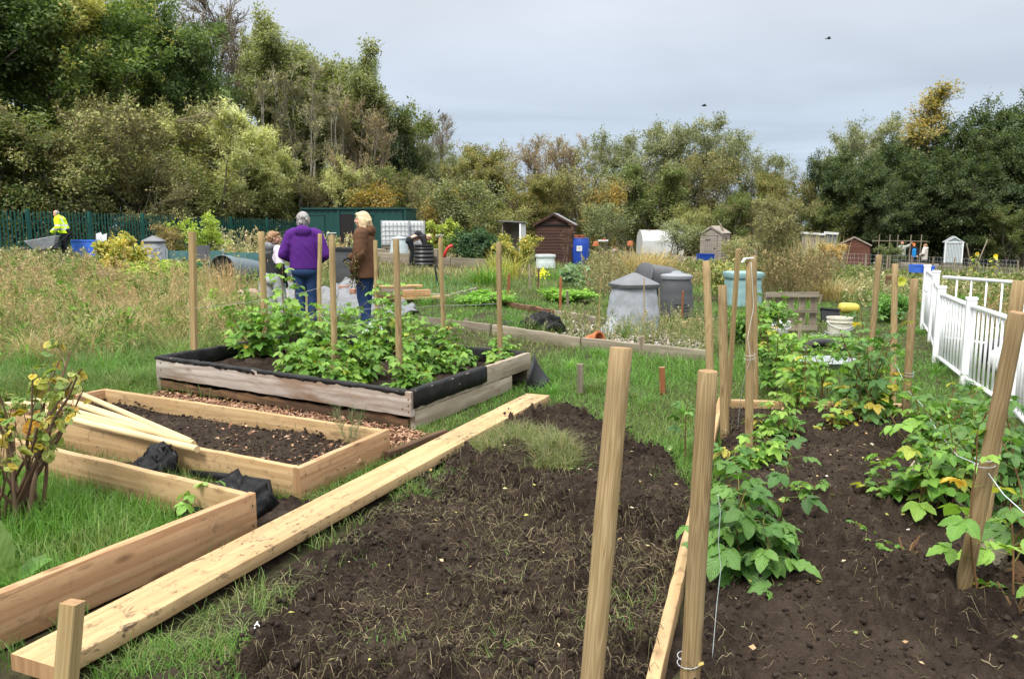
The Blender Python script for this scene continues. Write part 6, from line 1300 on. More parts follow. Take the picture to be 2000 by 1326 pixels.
# pallet on edge, buckets, tray, yellow can
g = G(1543, 645); r = empty('pallet', g, .03, 'grey wooden pallet standing on its edge', 'pallet')
for z, t_ in ((.555, .075), (.30, .045), (.04, .07)): m = MB(); m.box((0, -.03, z), (.82, .03, t_)); m.build('rail', M['grey_wood'], r)
for i in range(5): m = MB(); m.box((-.36+i*.18, .03, .295), (.105, .022, .575)); m.build('slat', M['grey_stake'], r)
def bucket(p, r0, r1, h, mat, label, tie=False):
    b = empty('bucket', p, 0, label, 'bucket'); m = MB(); m.lathe([(r0, 0), (r1*.97, h*.72), (r1*1.05, h*.74), (r1*1.05, h*.78), (r1, h*.8), (r1, h*.9), (r1*1.05, h*.92), (r1*1.05, h), (r1*.93, h), (r0*.93, .03), (.01, .03)], 28); smooth_by_angle(m.build('body', M[mat], b), 40)
    m = MB(); m.tube([(-r1*1.06*math.cos(a), -r1*1.0*math.sin(a)-.01, h*.78-h*.32*math.sin(a)) for a in np.linspace(0, PI, 14)], .005, 6); m.build('handle', M['white_plastic'], b)
    return b
bucket(G(1520, 652), .13, .165, .19, 'white_plastic', 'white bucket with a few leaves in front of the pallet'); bucket(G(1638, 655), .15, .175, .27, 'cream_bucket', 'cream bucket with rope round it, right of the pallet')
m = MB(); c = G(1638, 655); pts = [c+Vector((.19*math.cos(a), .19*math.sin(a), .08+.04*math.sin(a*1.3))) for a in np.linspace(PI*.9, PI*2.6, 26)]+[c+Vector((-.28, -.1, .01)), c+Vector((-.42, .0, .008))]; m.tube(pts, .009, 6); tag(m.build('rope', M['grey_bin'], smooth=True), 'grey rope wound round the cream bucket', 'rope')
g = G(1622, 628); m = MB(); m.box((0, 0, .10), (.34, .035, .22)); m.box((0, .1, .02), (.34, .2, .03)); m.box((0, -.02, .21), (.37, .05, .025)); tag(m.build('plastic_tray', M['black_plastic'], None, g, (-.35, .1, .2)), 'dark plastic tray propped behind the cream bucket', 'tray')
m = MB(); m.lathe([(.02, -.17), (.08, -.16), (.095, -.1), (.095, .1), (.08, .16), (.02, .17)], 16, M=Matrix.Translation((0, 0, .18)) @ Matrix.Rotation(PI/2, 4, 'Y')); q = m.build('canister', M['yellow_plastic'], None, G(1655, 622), (0, .08, .1), smooth=True); tag(q, 'yellow plastic canister lying on its side by the dark tray', 'canister')
# half tyre and grey tub in the right bed
g = G(1612, 695); m = MB(); m.tube([(.24*math.cos(a), .08*math.sin(a), .12*max(0, math.sin(a))+.05) for a in np.linspace(-.1, PI+.1, 22)], .05, 12); tag(m.build('tyre', M['black_rubber'], None, g, (-.2, 0, 0), smooth=True), 'black half tyre arched behind the grey tub', 'tyre')
m = MB(); m.lathe([(.2, 0), (.27, .07), (.285, .08), (.26, .085), (.18, .02), (.01, .02)], 26, 3, sx=1.25); tag(m.build('tub', M['grey_bin'], None, G(1615, 716, .01), smooth=False), 'shallow grey tub sunk in the bed in front of the half tyre', 'tub')
# white metal fence ------------------------------------------------------------------
FP = [((3.62, 5.15), .95), ((4.25, 6.68), .95), ((4.60, 8.02), .89), ((5.03, 9.4), .90), ((5.90, 11.2), .98), ((6.52, 12.65), .99)]
wf = empty('metal_fence', (4.25, 6.68, 0), 0, 'white metal fence with round top rail beside the grass path', 'fence'); o0 = Vector(wf.location)
for i, ((x, y), h_) in enumerate(FP):
    if i == 0: continue
    m = MB(); m.box(Vector((x, y, h_/2-.03))-o0, (.092, .092, h_+.06), -.366); fp_ = m.build('post', M['white_paint'], wf, bevel=.006); m = MB(); m.box(Vector((x, y, h_-.012))-o0, (.104, .104, .03), -.366); m.build('cap', M['white_paint'], fp_, bevel=.005)
for (a_, ha), (c_, hc) in zip(FP, FP[1:]):
    a3 = Vector((*a_, 0)); c3 = Vector((*c_, 0)); ht = min(ha, hc)-.085
    for z, r_ in ((ht, .024), (.075, .022)): m = MB(); m.tube([a3+Vector((0, 0, z))-o0, c3+Vector((0, 0, z))-o0], r_, 12); m.build('rail', M['white_paint'], wf, smooth=True)
    L_ = (c3-a3).length; nb = int(L_/.135)
    for k in range(1, nb): q = a3.lerp(c3, k/nb)-o0; m = MB(); m.tube([q+Vector((0, 0, .075)), q+Vector((0, 0, ht))], .0125, 8); m.build('baluster', M['white_paint'], wf, smooth=True)
wf2 = empty('metal_fence', (5.9, 11.2, 0), 0, 'white metal fence panel running off to the right behind the leaning posts', 'fence'); o0 = Vector(wf2.location); a3 = Vector((5.95, 11.1, 0)); c3 = Vector((6.95, 8.0, 0))
for z, r_ in ((.90, .022), (.08, .02)): m = MB(); m.tube([a3+Vector((0, 0, z))-o0, c3+Vector((0, 0, z))-o0], r_, 10); m.build('rail', M['white_paint'], wf2, smooth=True)
for k in range(1, 14): q = a3.lerp(c3, k/14)-o0; m = MB(); m.tube([q+Vector((0, 0, .08)), q+Vector((0, 0, .9))], .012, 8); m.build('baluster', M['white_paint'], wf2, smooth=True)
m = MB(); m.tube([(6.42, 12.5, .62), (6.2, 12.0, .62)], .012, 6); tag(m.build('gate_latch', M['galv']), 'small metal latch between the two farthest white posts', 'latch')
o = board('timber', (5.0, 7.6), (5.9, 8.9), .16, .08, 'grey_wood', 0); tag(o, 'grey timber on the ground behind the white fence', 'timber'); o = board('timber', (4.75, 6.6), (4.15, 5.6), .07, .2, 'grey_wood', 0); tag(o, 'grey sleeper at the foot of the nearest white fence post', 'timber')
post('stake', (4.02, 6.05, -.02), (4.03, 6.05, .28), .028, 'short brown stake at the foot of the nearest white fence post', 'rotten', square=True, cat='stake', taper=1)
for p_, s_, ma, lab, se in (((5.55, 8.9, .16), (.26, .24, .2), 'black_plastic', 'black rubbish bag behind the white fence, upper one', 3), ((5.35, 8.3, .12), (.24, .2, .16), 'dark_bin', 'dark grey rubbish bag behind the white fence, lower one', 5), ((5.22, 8.45, .18), (.12, .11, .13), 'white_plastic', 'white plastic bag among the dark bags behind the white fence', 7)): rock('rubbish_bag', ma, p_, s_, lab, se, 'bag')
post('peg', GT(1745, 24)[:2]+(float(terr(*GT(1745, 24)[:2])),) if False else (11.0, 23.5, -.5), (11.0, 23.5, .16), .09, 'stubby sawn post in the dry grass beyond the bed posts', 'rotten', cat='post')
# far right plot: grey rail, wire fence with posts, pea frame, canes
def wirefence(a_, c_, n_p, h_, label):
    a_ = Vector(a_); c_ = Vector(c_); r = empty('wire_fence', a_, 0, label, 'fence'); m = MB(); d_ = c_-a_; n_ = int(d_.length/.22)
    for z in np.linspace(.1, h_, 5): m.tube([Vector((0, 0, z)), d_+Vector((0, 0, z))], .007, 4)
    for k in range(n_+1): q = d_*(k/n_); m.tube([q+Vector((0, 0, .1)), q+Vector((0, 0, h_))], .005, 4)
    m.build('mesh', M['galv'], r)
    for k in range(n_p): q = d_*(k/(n_p-1)); m = MB(); m.box(q+Vector((0, 0, h_*.45)), (.07, .07, h_*1.15)); m.build('post', M['grey_stake'], r)
wirefence(GT(1560, 41), GT(1730, 41.5), 5, .95, 'wire fence in front of the red-brown shed'); wirefence(GT(1735, 42), GT(1985, 43), 7, .95, 'wire fence in front of the small metal greenhouse'); wirefence(GT(1190, 33), GT(1260, 31), 3, .7, 'low wire fence by the brown weeds right of the blue barrel')
for i, (pa, pb, d, z_, lab) in enumerate([(1722, 1830, 47, .5, 'grey timber bed wall below the three far people'), (1420, 1480, 38, .2, 'grey timber edge right of the small grey shed'), (1305, 1360, 41, .35, 'pale planks left of the deep blue tub'), (870, 950, 30, .28, 'grey timber edge in front of the dark green shrub'), (735, 800, 31.5, .35, 'pale timber edge left of the black ribbed bin'), (840, 880, 29.8, .32, 'pale timber box right of the black ribbed bin'), (0, 130, 22, .2, 'dark timber edge in the weeds at far left'), (180, 225, 21, .2, 'grey timber edge in the weeds below the blue box')]):
    a_ = GT(pa, d); c_ = GT(pb, d-.4); o = board('edging_board', a_[:2], c_[:2], z_+.1, .06, 'grey_wood' if i not in (6,) else 'rotten', a_.z-.05, z1=c_.z-.05); tag(o, lab, 'edging board')
r = empty('pea_frame', GT(1720, 50), .0, 'frame of thin poles right of the red-brown shed', 'frame')
m = MB()
for x in (-.3, .35, .85, 1.65, 2.3): m.tube([(x, 0, -.1), (x+.05, 0, 2.1)], .03, 6)
m.tube([(-.7, 0, 1.72), (2.7, 0, 1.68)], .025, 6); m.build('pole', M['grey_stake'], r)
for (tx_, ty), (bx, by), d, lab in [((1888, 477), (1897, 520), 44, 'short leaning cane left of the sunflowers'), ((1929, 468), (1903, 530), 40, 'long leaning cane between the two sunflowers'), ((1402, 430), (1420, 470), 45.2, 'pole leaning on the right wall of the small grey shed'), ((1407, 437), (1424, 472), 45.4, 'second pole leaning on the right wall of the small grey shed')]: post('cane', PY(bx, by, d), PY(tx_, ty, d), .03, lab, 'grey_stake', 6, cat='cane')
for k in range(4): q = GT(1424+k*17, 44); post('fence_post', q, q+Vector((0, 0, 1.0+.2*(k % 2))), .07, ['fence post nearest the small grey shed', 'second fence post right of the small grey shed', 'third fence post right of the small grey shed', 'fence post farthest right of the small grey shed'][k], 'grey_stake', 8, cat='post', group='posts right of the small grey shed')
m = MB(); m.box((0, 0, .25), (.06, .06, .5)); m.tube([(-.6, 0, .25), (.1, .05, .9)], .04, 6); 
# wheelbarrow in front of the hi-vis man
g = GT(98, 28.3, -.02); r = empty('wheelbarrow', g, math.radians(8), 'grey wheelbarrow held by the man in hi-vis', 'wheelbarrow'); m = MB()
V = [(-.62, -.3, .62), (.42, -.33, .80), (.42, .33, .80), (-.62, .3, .62), (-.35, -.2, .32), (.28, -.22, .38), (.28, .22, .38), (-.35, .2, .32)]; m.add(V, [(4, 5, 1, 0), (5, 6, 2, 1), (6, 7, 3, 2), (7, 4, 0, 3), (7, 6, 5, 4)]); q = m.build('tray', M['grey_bin'], r); q.modifiers.new('s', 'SOLIDIFY').thickness = .02
for s in (-1, 1): m = MB(); m.tube([(-.75, s*.1, .22), (.2, s*.25, .36), (.55, s*.27, .62), (.86, s*.27, .88)], .02, 7); m.build('handle', M['black_plastic'], r)
m = MB(); m.tube([(-.78+.19*math.cos(a), 0, .19+.19*math.sin(a)) for a in np.linspace(0, 2*PI, 25)], .045, 8, cap=False); m.build('wheel', M['black_rubber'], r)
for s in (-1, 1): m = MB(); m.tube([(.25, s*.22, .36), (.32, s*.24, .02)], .016, 6); m.build('leg', M['black_plastic'], r)
# red curved hose by the ribbed bin
m = MB(); m.tube([P_(868, 503, 29), P_(870, 492, 29), P_(876, 483, 29), P_(884, 479, 29)], .05, 8); tag(m.build('hose', M['red_plastic'], smooth=True), 'red curved pipe end right of the black ribbed bin', 'pipe')
for px, py, d, lab in ((1178, 470, 31, 'white board with red stripes among the apple branches'), (1201, 488, 31, 'small white and red object below the apple tree')):
    m = MB(); m.box((0, 0, 0), (.38 if px == 1178 else .2, .1, .06)); m.box((.03, -.01, .045), (.12, .08, .04), mi=1); tag(m.build('sign_board', [M['white_plastic'], M['red_plastic']], None, P_(px, py, d)), lab, 'board')
# ------------------------------------------------------------------ people: blended volumes fused into one skin by a voxel remesh
def cap_(mb, p, q, r0, r1, n=14):
    p = Vector(p); q = Vector(q); d = q-p; L = max(d.length, 1e-4); d.normalize(); pts = []; rs = []
    for k in (0, .3, .6, .85): a = (1-k)*PI/2; pts.append(p-d*r0*math.sin(a)); rs.append(max(r0*math.cos(a), r0*.04))
    for k in (0, .33, .66, 1): pts.append(p+d*L*k); rs.append(r0+(r1-r0)*k)
    for k in (.15, .4, .7, 1): a = k*PI/2; pts.append(q+d*r1*math.sin(a)); rs.append(max(r1*math.cos(a), r1*.04))
    mb.tube(pts, rs, n)
def ell_(mb, c, r, rot=None, n=18):
    prof = [(max(.02, math.sin(PI*k/12)), -math.cos(PI*k/12)) for k in range(13)]
    m = Matrix.Translation(Vector(c)) @ (rot.to_matrix().to_4x4() if rot is not None else Matrix.Identity(4)) @ Matrix.Diagonal((*r, 1)); mb.lathe(prof, n, M=m)
def fuse(name, mb, mat, parent, voxel=.012, it=4, wr=0.0, seed=1, marks=None):
    me0 = mb.mesh('tmp'); o = bpy.data.objects.new('tmp', me0); C.objects.link(o)
    r = o.modifiers.new('r', 'REMESH'); r.mode = 'VOXEL'; r.voxel_size = voxel; s = o.modifiers.new('s', 'SMOOTH'); s.factor = .5; s.iterations = it
    me = bpy.data.meshes.new_from_object(o.evaluated_get(bpy.context.evaluated_depsgraph_get())); bpy.data.objects.remove(o); me.name = name
    if wr:
        n_ = len(me.vertices); co_ = np.empty(n_*3); me.vertices.foreach_get('co', co_); co_ = co_.reshape(-1, 3); no = np.empty(n_*3); me.vertices.foreach_get('normal', no); no = no.reshape(-1, 3)
        f = np.abs(fbm(co_[:, 0]*9+co_[:, 2]*7+3, co_[:, 2]*8+np.abs(co_[:, 0])*9+co_[:, 1]*8, seed, 2)-.5)*2; f2 = fbm(co_[:, 0]*5+co_[:, 1]*3, co_[:, 2]*4+co_[:, 1]*4, seed+9, 2); co_ = co_+no*((f-.3)*wr*(f2*2-.3))[:, None]; me.vertices.foreach_set('co', co_.ravel()); me.update()
    me.materials.clear(); mats = mat if isinstance(mat, list) else [mat]
    for m_ in mats: me.materials.append(m_)
    if marks:
        for p in me.polygons:
            c = p.center
            for (mp, rad, i) in marks:
                if (c-mp).length < rad: p.material_index = i; break
            else: p.material_index = 0
    return obj(name, me, None, parent, smooth=True)
def person(label, loc, rz, J, fit, s=1.0, voxel=.011, hair='short', cat='person'):
    """J: joints in a 1.70 m figure that faces +Y (its right hand is +X)"""
    r = empty('person', loc, rz, label, cat); r.scale = (s, s, s)
    j = dict(hip=(0, 0, .90), neck=(0, -.01, 1.43), head=(0, .01, 1.585), yaw=0, pitch=0, shR=(.175, 0, 1.37), shL=(-.175, 0, 1.37), elR=(.25, .0, 1.10), elL=(-.25, .0, 1.10), wrR=(.25, .10, .87), wrL=(-.25, .10, .87),
             hpR=(.09, 0, .88), hpL=(-.09, 0, .88), knR=(.10, .02, .48), knL=(-.10, .02, .48), anR=(.105, -.02, .07), anL=(-.105, -.02, .07), chest=(0, 0, 1.22), fdR=None, fdL=None); j.update(J)
    j = {k: (Vector(v) if isinstance(v, tuple) else v) for k, v in j.items()}; w = fit.get('w', 1.0); fem = fit.get('fem', 0); R_ = Euler((j['pitch'], 0, j['yaw']), 'ZYX' if False else 'XYZ'); hr = Euler((0, 0, j['yaw'])).to_matrix() @ Euler((j['pitch'], 0, 0)).to_matrix(); H = j['head']
    hp = lambda x, y, z: H+hr @ Vector((x, y, z))
    # --- skin: head, neck, forearms, hands (one body)
    b = MB(); rot = hr.to_euler()
    ell_(b, hp(0, -.012, .022), (.076, .094, .096), rot); ell_(b, hp(0, .018, -.045), (.060, .068, .070), rot); ell_(b, hp(0, .05, -.082), (.032, .03, .026), rot); cap_(b, hp(0, .085, .012), hp(0, .103, -.022), .009, .014, 8); ell_(b, hp(0, .083, -.056), (.022, .012, .008), rot)
    for sx in (-1, 1): ell_(b, hp(sx*.077, -.012, -.01), (.010, .020, .030), rot, 10); ell_(b, hp(sx*.03, .078, .022), (.016, .010, .008), rot, 8); ell_(b, hp(sx*.045, .055, -.03), (.02, .02, .022), rot, 8)
    cap_(b, j['neck']+Vector((0, 0, -.03)), hp(0, -.015, -.06), .056, .052); ch = j['chest']; hip = j['hip']
    cap_(b, hip, ch, .12, .13); cap_(b, ch, j['neck']+Vector((0, 0, -.06)), .12, .07)
    for S in 'RL':
        sx = 1 if S == 'R' else -1
        cap_(b, j['sh'+S], j['el'+S], .048, .038); cap_(b, j['el'+S], j['wr'+S], .038, .026); cap_(b, j['hp'+S], j['kn'+S], .078, .052); cap_(b, j['kn'+S], j['an'+S], .052, .036)
        fd = (j['wr'+S]-j['el'+S]).normalized() if j['fd'+S] is None else j['fd'+S].normalized(); side = fd.cross(Vector((0, 0, 1)) if abs(fd.z) < .9 else Vector((0, 1, 0))).normalized(); nn = side.cross(fd)
        pc = j['wr'+S]+fd*.05; ell_(b, pc, (.040, .047, .018), Matrix((side, fd, nn)).transposed().to_euler(), 12)
        for k, (o_, L_) in enumerate(((-.030, .060), (-.011, .074), (.010, .070), (.029, .054))):
            p0 = pc+side*o_+fd*.035; p1 = p0+fd*L_*.5-nn*L_*.12; p2 = p1+fd*L_*.40-nn*L_*.30; cap_(b, p0, p1, .0095, .009, 8); cap_(b, p1, p2, .009, .0075, 8)
        t0 = pc-side*.035*(1 if S == 'L' else -1)*-1+fd*-.01; t1 = t0+side*.03*(1 if S == 'L' else -1)+fd*.035-nn*.01; cap_(b, t0, t1, .012, .010, 8); cap_(b, t1, t1+fd*.028-nn*.012, .010, .008, 8)
    marks = [(hp(sx*.030, .086, .020), .0115, 1) for sx in (-1, 1)]+[(hp(0, .094, -.056), .016, 2)]
    mats = [M[fit.get('skin', 'skin')], M['eye'], M['lip']]
    if fit.get('glove'): mats.append(M[fit['glove']]); marks += [(j['wr'+S]+((j['wr'+S]-j['el'+S]).normalized() if j['fd'+S] is None else j['fd'+S].normalized())*.085, .135, 3) for S in fit.get('gl', 'RL')]
    fuse('body', b, mats, r, min(voxel, .0085), 3, marks=marks)
    # --- jacket or jersey
    jm, hem, bulk = fit['top']; t_ = MB(); hipw = .155*w+.02*fem; up = Vector((0, 0, 1)); hz = Vector((hip.x, hip.y, hem)) if fit.get('hemv') is None else Vector(fit['hemv'])
    tor = (j['neck']-hip).normalized()
    def ring(c, rx, ry, ax=None):
        ell_(t_, c, (rx*w+bulk, ry*w+bulk, .12), None)
    rings = []; N = 9
    for k in range(N+1):
        u = k/N; c = hz.lerp(ch, u*1.0); rx = (.165+.02*fem)*(1-u)+.165*u-.018*math.sin(PI*u)*(1-fit.get('boxy', .5)); ry = .115*(1-u)+.115*u+.01*fem; hw = fit.get('hemw', 0)*(1-u); rings.append([c+Vector(((rx*w+bulk+hw)*math.cos(a_), (ry*w+bulk+hw*1.6)*math.sin(a_), 0)) for a_ in np.linspace(0, 2*PI, 28, endpoint=False)])
    for dz_, rx, ry in ((.05, .168, .115), (.10, .160, .108), (.15, .135, .092), (.19, .10, .078)): rings.append([ch+tor*dz_+Vector(((rx*w+bulk)*math.cos(a_), (ry*w+bulk)*math.sin(a_), 0)) for a_ in np.linspace(0, 2*PI, 28, endpoint=False)])
    N = len(rings)-1
    t_.add([v for q_ in rings for v in q_], [(k*28+i, k*28+(i+1) % 28, k*28+28+(i+1) % 28, k*28+28+i) for k in range(N) for i in range(28)]+[tuple(range(27, -1, -1)), tuple(N*28+i for i in range(28))])
    cap_(t_, j['shL']*.75+j['neck']*.25+Vector((0, 0, .0)), j['shR']*.75+j['neck']*.25, .075+bulk, .075+bulk); cap_(t_, ch+Vector((0, 0, .1)), j['neck']+Vector((0, 0, -.02)), .11+bulk, .062+bulk*.6)
    for S in 'RL':
        cap_(t_, j['sh'+S], j['el'+S], .066+bulk, .054+bulk); e = j['el'+S].lerp(j['wr'+S], fit.get('sleeve', .97)); 
        if fit.get('sleeve', .97) > .05: cap_(t_, j['el'+S], e, .054+bulk, .040+bulk*.8)
    if fit.get('hood'):
        hd_ = MB(); c = j['neck']+Vector((0, -.085-bulk*.6, -.005)); ell_(hd_, c, (.125, .065, .085)); ell_(hd_, c+Vector((0, .01, -.07)), (.10, .05, .09))
        for sx in (-1, 1): cap_(hd_, j['neck']+Vector((sx*.10, -.04, .0)), j['neck']+Vector((sx*.07, .07, -.03)), .036, .03)
        cap_(t_, j['neck']+Vector((0, 0, -.05)), j['neck'], .08, .075)
    elif fit.get('collar', True): cap_(t_, j['neck']+Vector((0, 0, -.03)), j['neck']+Vector((0, .0, .03)), .074+bulk*.4, .068+bulk*.4)
    tm = [M[jm]]; tmk = []
    if 'mark' in fit:
        for (p, rad, m_) in fit['mark']:
            if M[m_] not in tm: tm.append(M[m_])
            tmk.append((Vector(p), rad, tm.index(M[m_])))
    top = fuse('jacket', t_, tm, r, voxel, 5, .014, 3, marks=tmk or None)
    if fit.get('hood'): fuse('hood', hd_, M[fit.get('hoodm', jm)], top, voxel, 3, .014, 8)
    if 'bands' in fit:
        for p in top.data.polygons:
            c = p.center
            for fn, i in fit['bands']:
                if fn(c): p.material_index = i
    # --- trousers
    q = MB(); lm, lb = fit['legs']; ell_(q, hip+Vector((0, -.005, .02)), (.158*w+lb+.015*fem, .115*w+lb, .12)); ell_(q, hip+Vector((0, -.03, -.05)), (.155*w+lb+.012*fem, .11*w+lb, .11)); seat = j['hpR']*.5+j['hpL']*.5
    for S in 'RL': cap_(q, j['hp'+S], j['kn'+S], .088*w+lb, .060+lb); cap_(q, j['kn'+S], j['an'+S]+Vector((0, 0, .02)), .060+lb, .047+lb*1.1)
    fuse('trousers', q, M[lm], r, voxel, 4, .013, 5)
    for S in 'RL':
        m = MB(); a = j['an'+S]; fy = (j.get('toe'+S) or Vector((0, 1, 0))).normalized(); ell_(m, a+fy*.05+Vector((0, 0, -.025)), (.045, .045, .045)); cap_(m, a+fy*-.02+Vector((0, 0, -.03)), a+fy*.14+Vector((0, 0, -.04)), .044, .036); fuse('shoe', m, M['shoe'], r, .014, 2)
    # --- hair
    h = MB()
    if hair == 'short': ell_(h, hp(0, -.028, .035), (.085, .094, .092), rot); ell_(h, hp(0, -.055, -.015), (.077, .06, .085), rot); ell_(h, hp(0, .03, .085), (.06, .05, .035), rot); n_h = 60
    elif hair == 'boy': ell_(h, hp(0, -.022, .04), (.086, .096, .088), rot); ell_(h, hp(0, -.06, -.02), (.075, .05, .07), rot); ell_(h, hp(0, .05, .075), (.062, .045, .035), rot); n_h = 50
    elif hair == 'long':
        ell_(h, hp(0, -.02, .04), (.092, .10, .09), rot); ell_(h, hp(0, .045, .08), (.065, .05, .03), rot)
        for sx in (-1, 1): cap_(h, hp(sx*.07, -.03, .0), hp(sx*.095, -.055, -.13), .045, .036); cap_(h, hp(sx*.08, .012, .02), hp(sx*.092, .0, -.10), .024, .022)
        cap_(h, hp(0, -.07, .0), hp(0, -.105, -.15), .078, .055); n_h = 90
    elif hair == 'crop': ell_(h, hp(0, -.035, .02), (.082, .085, .085), rot); n_h = 0
    if hair not in (None, 'bald'):
        rg = np.random.default_rng(int(abs(loc[0])*100))
        for k in range(n_h):     # locks lying on the surface
            v = nrm(rg.normal(size=(1, 3)))[0]
            if v[1] > .45 and v[2] < .55: continue
            p0 = hp(v[0]*.078, -.03+v[1]*.085, .03+v[2]*.085); dn = hr @ Vector((v[0]*.4, v[1]*.4-.15, -.9 if hair != 'long' else -1.2)); p1 = p0+dn*.045+hr @ Vector((v[0], v[1], v[2]))*.012
            cap_(h, p0, p1, .014, .006, 7)
            if hair == 'long' and v[1] < .35 and v[2] < .3: cap_(h, p1, p1+Vector((rg.normal()*.02, rg.normal()*.02, -.07)), .012, .006, 7)
        fuse('hair', h, M[fit['hair']], r, .0085, 2, .006, 7)
    if fit.get('hat'):
        m = MB(); ell_(m, hp(0, -.015, .055), (.094, .104, .075), rot); 
        if fit.get('peak'): ell_(m, hp(0, .10, .045), (.06, .06, .01), rot)
        else: ell_(m, hp(0, -.01, .025), (.10, .11, .022), rot)
        fuse('hat', m, M[fit['hat']], r, .010, 3)
    return r
def ground_at(px, d): p = GT(px, d); return (p.x, p.y, p.z)
# woman in purple, seen from behind, hands clasped in front
person('person in a purple hooded top and blue jeans, grey hair, seen from behind', ground_at(597, 11.6), math.radians(4), dict(elR=(.30, -.02, 1.09), elL=(-.30, -.03, 1.09), wrR=(.19, .19, 1.0), wrL=(-.17, .20, 1.0), neck=(0, .0, 1.43), head=(-.005, .03, 1.575), pitch=-.12, shR=(.19, 0, 1.36), shL=(-.19, 0, 1.36), knR=(.085, .02, .48), knL=(-.085, .02, .48), anR=(.08, -.02, .07), anL=(-.08, -.02, .07)),
       dict(top=('purple', .885, .022), legs=('jeans', .012), hood=True, hair='hair_grey', w=1.10, fem=1, boxy=.9), 1.0, .011, 'short')
# blonde woman in a brown coat, profile to the left, gloved hand held out
br = person('person with blonde hair in a brown waxed coat, gloved hand held out', ground_at(714, 11.9), math.radians(80), dict(elR=(.24, .06, 1.10), wrR=(.20, .28, 1.03), fdR=(-.1, .9, -.25), elL=(-.25, -.02, 1.09), wrL=(-.245, .09, .87), fdL=(0, .25, -.95), head=(0, .035, 1.585), yaw=.12, neck=(0, .0, 1.43), shR=(.18, 0, 1.36), shL=(-.18, 0, 1.36), anR=(.10, .05, .07), anL=(-.09, -.05, .07)),
       dict(top=('brown_coat', .74, .034), legs=('jeans', .022), hood=True, hair='hair_blonde', glove='glove', w=1.06, fem=1, boxy=.8, hemw=.02), 1.0, .011, 'long')
# boy in a dark gilet over a pale lilac shirt with black sleeves
s_ = 1.44/1.70
person('child with light brown hair in a grey hooded gilet and light grey joggers', ground_at(536, 11.7), math.radians(-38), dict(head=(.0, .03, 1.56), yaw=-.55, neck=(0, .0, 1.42), shR=(.17, 0, 1.34), shL=(-.17, 0, 1.34), elR=(.27, -.06, 1.08), wrR=(.25, .04, .86), elL=(-.25, .0, 1.08), wrL=(-.22, .12, .90), knR=(.13, .05, .48), anR=(.16, -.03, .07), knL=(-.11, .04, .48), anL=(-.15, .03, .07)),
       dict(top=('charcoal', .93, .018), legs=('grey_cloth', .028), hood=True, hair='hair_brown', glove='charcoal', hoodm='grey_bin_lid', w=.98, mark=[((.23, -.03, 1.24), .135, 'lilac'), ((.17, -.0, 1.36), .10, 'lilac'), ((-.22, -.0, 1.24), .12, 'lilac'), ]), s_, .011, 'boy')
# man in hi-vis pushing the wheelbarrow
hv = lambda c: (abs(c.z-1.0) < .028 or abs(c.z-1.14) < .026 or (abs(abs(c.x)-.11) < .022 and c.z > 1.0 and abs(c.x) < .16))
person('person in a yellow hi-vis jacket with grey hair, holding a wheelbarrow', ground_at(131, 28.6), math.radians(92), dict(hip=(0, -.10, .92), chest=(0, .04, 1.20), neck=(0, .11, 1.39), head=(0, .19, 1.53), pitch=-.25, shR=(.19, .08, 1.33), shL=(-.19, .08, 1.33), elR=(.28, .02, 1.06), elL=(-.28, .02, 1.06), wrR=(.25, .24, .92), wrL=(-.25, .24, .92), hpR=(.09, -.10, .88), hpL=(-.09, -.10, .88), knR=(.10, .08, .48), knL=(-.10, -.08, .48), anR=(.1, .06, .07), anL=(-.1, -.20, .07)),
       dict(top=('hivis', .86, .04), legs=('dark_cloth', .02), hair='hair_grey', glove='glove', w=1.1, boxy=1, mark=[((0, 0, -9), .01, 'reflect')], bands=[(hv, 1)]), 1.02, .014, 'crop')
# person bending over the ribbed bin
person('person in dark clothes bending deep over the black ribbed bin', ground_at(812, 30.6), math.radians(-78), dict(hip=(0, -.20, .92), chest=(0, .12, 1.06), neck=(0, .36, 1.06), head=(0, .52, 1.02), pitch=-1.0, shR=(.17, .28, 1.04), shL=(-.17, .28, 1.04), elR=(.19, .36, .80), elL=(-.19, .36, .80), wrR=(.13, .46, .66), wrL=(-.13, .46, .66), hpR=(.09, -.2, .9), hpL=(-.09, -.2, .9), knR=(.1, -.1, .48), knL=(-.1, -.1, .48), anR=(.1, -.16, .07), anL=(-.1, -.16, .07)),
       dict(top=('charcoal', .92, .03), legs=('dark_cloth', .02), hair='hair_blonde', w=1.05, hemv=(0, -.17, .95)), 1.0, .014, 'short')
# the three far people
person('person in a pink cap and grey-green shirt pointing with a raised arm', ground_at(1757, 50.5), math.radians(-30), dict(elR=(.40, .06, 1.50), wrR=(.56, .10, 1.70), fdR=(.6, .1, .6), elL=(-.25, .05, 1.1), wrL=(-.2, .2, 1.0)), dict(top=('olive_shirt', .86, .04), legs=('dark_cloth', .02), hair='hair_grey', hat='pink_cap', peak=True, sleeve=.02, w=1.15, boxy=1), 1.0, .018, 'crop')
person('person in a dark coat over a bright blue shirt with an orange hat', ground_at(1780, 51), math.radians(175), dict(elR=(.28, .02, 1.1), elL=(-.28, .02, 1.1), wrR=(.2, .14, .95), wrL=(-.2, .14, .95)), dict(top=('dark_cloth', .80, .03), legs=('dark_cloth', .02), hair='hair_brown', hat='orange_hat', w=1.0, mark=[((0, .16, 1.25), .14, 'sky_shirt'), ((0, .16, 1.05), .15, 'sky_shirt'), ((0, .16, .9), .13, 'sky_shirt')]), .98, .018, 'short')
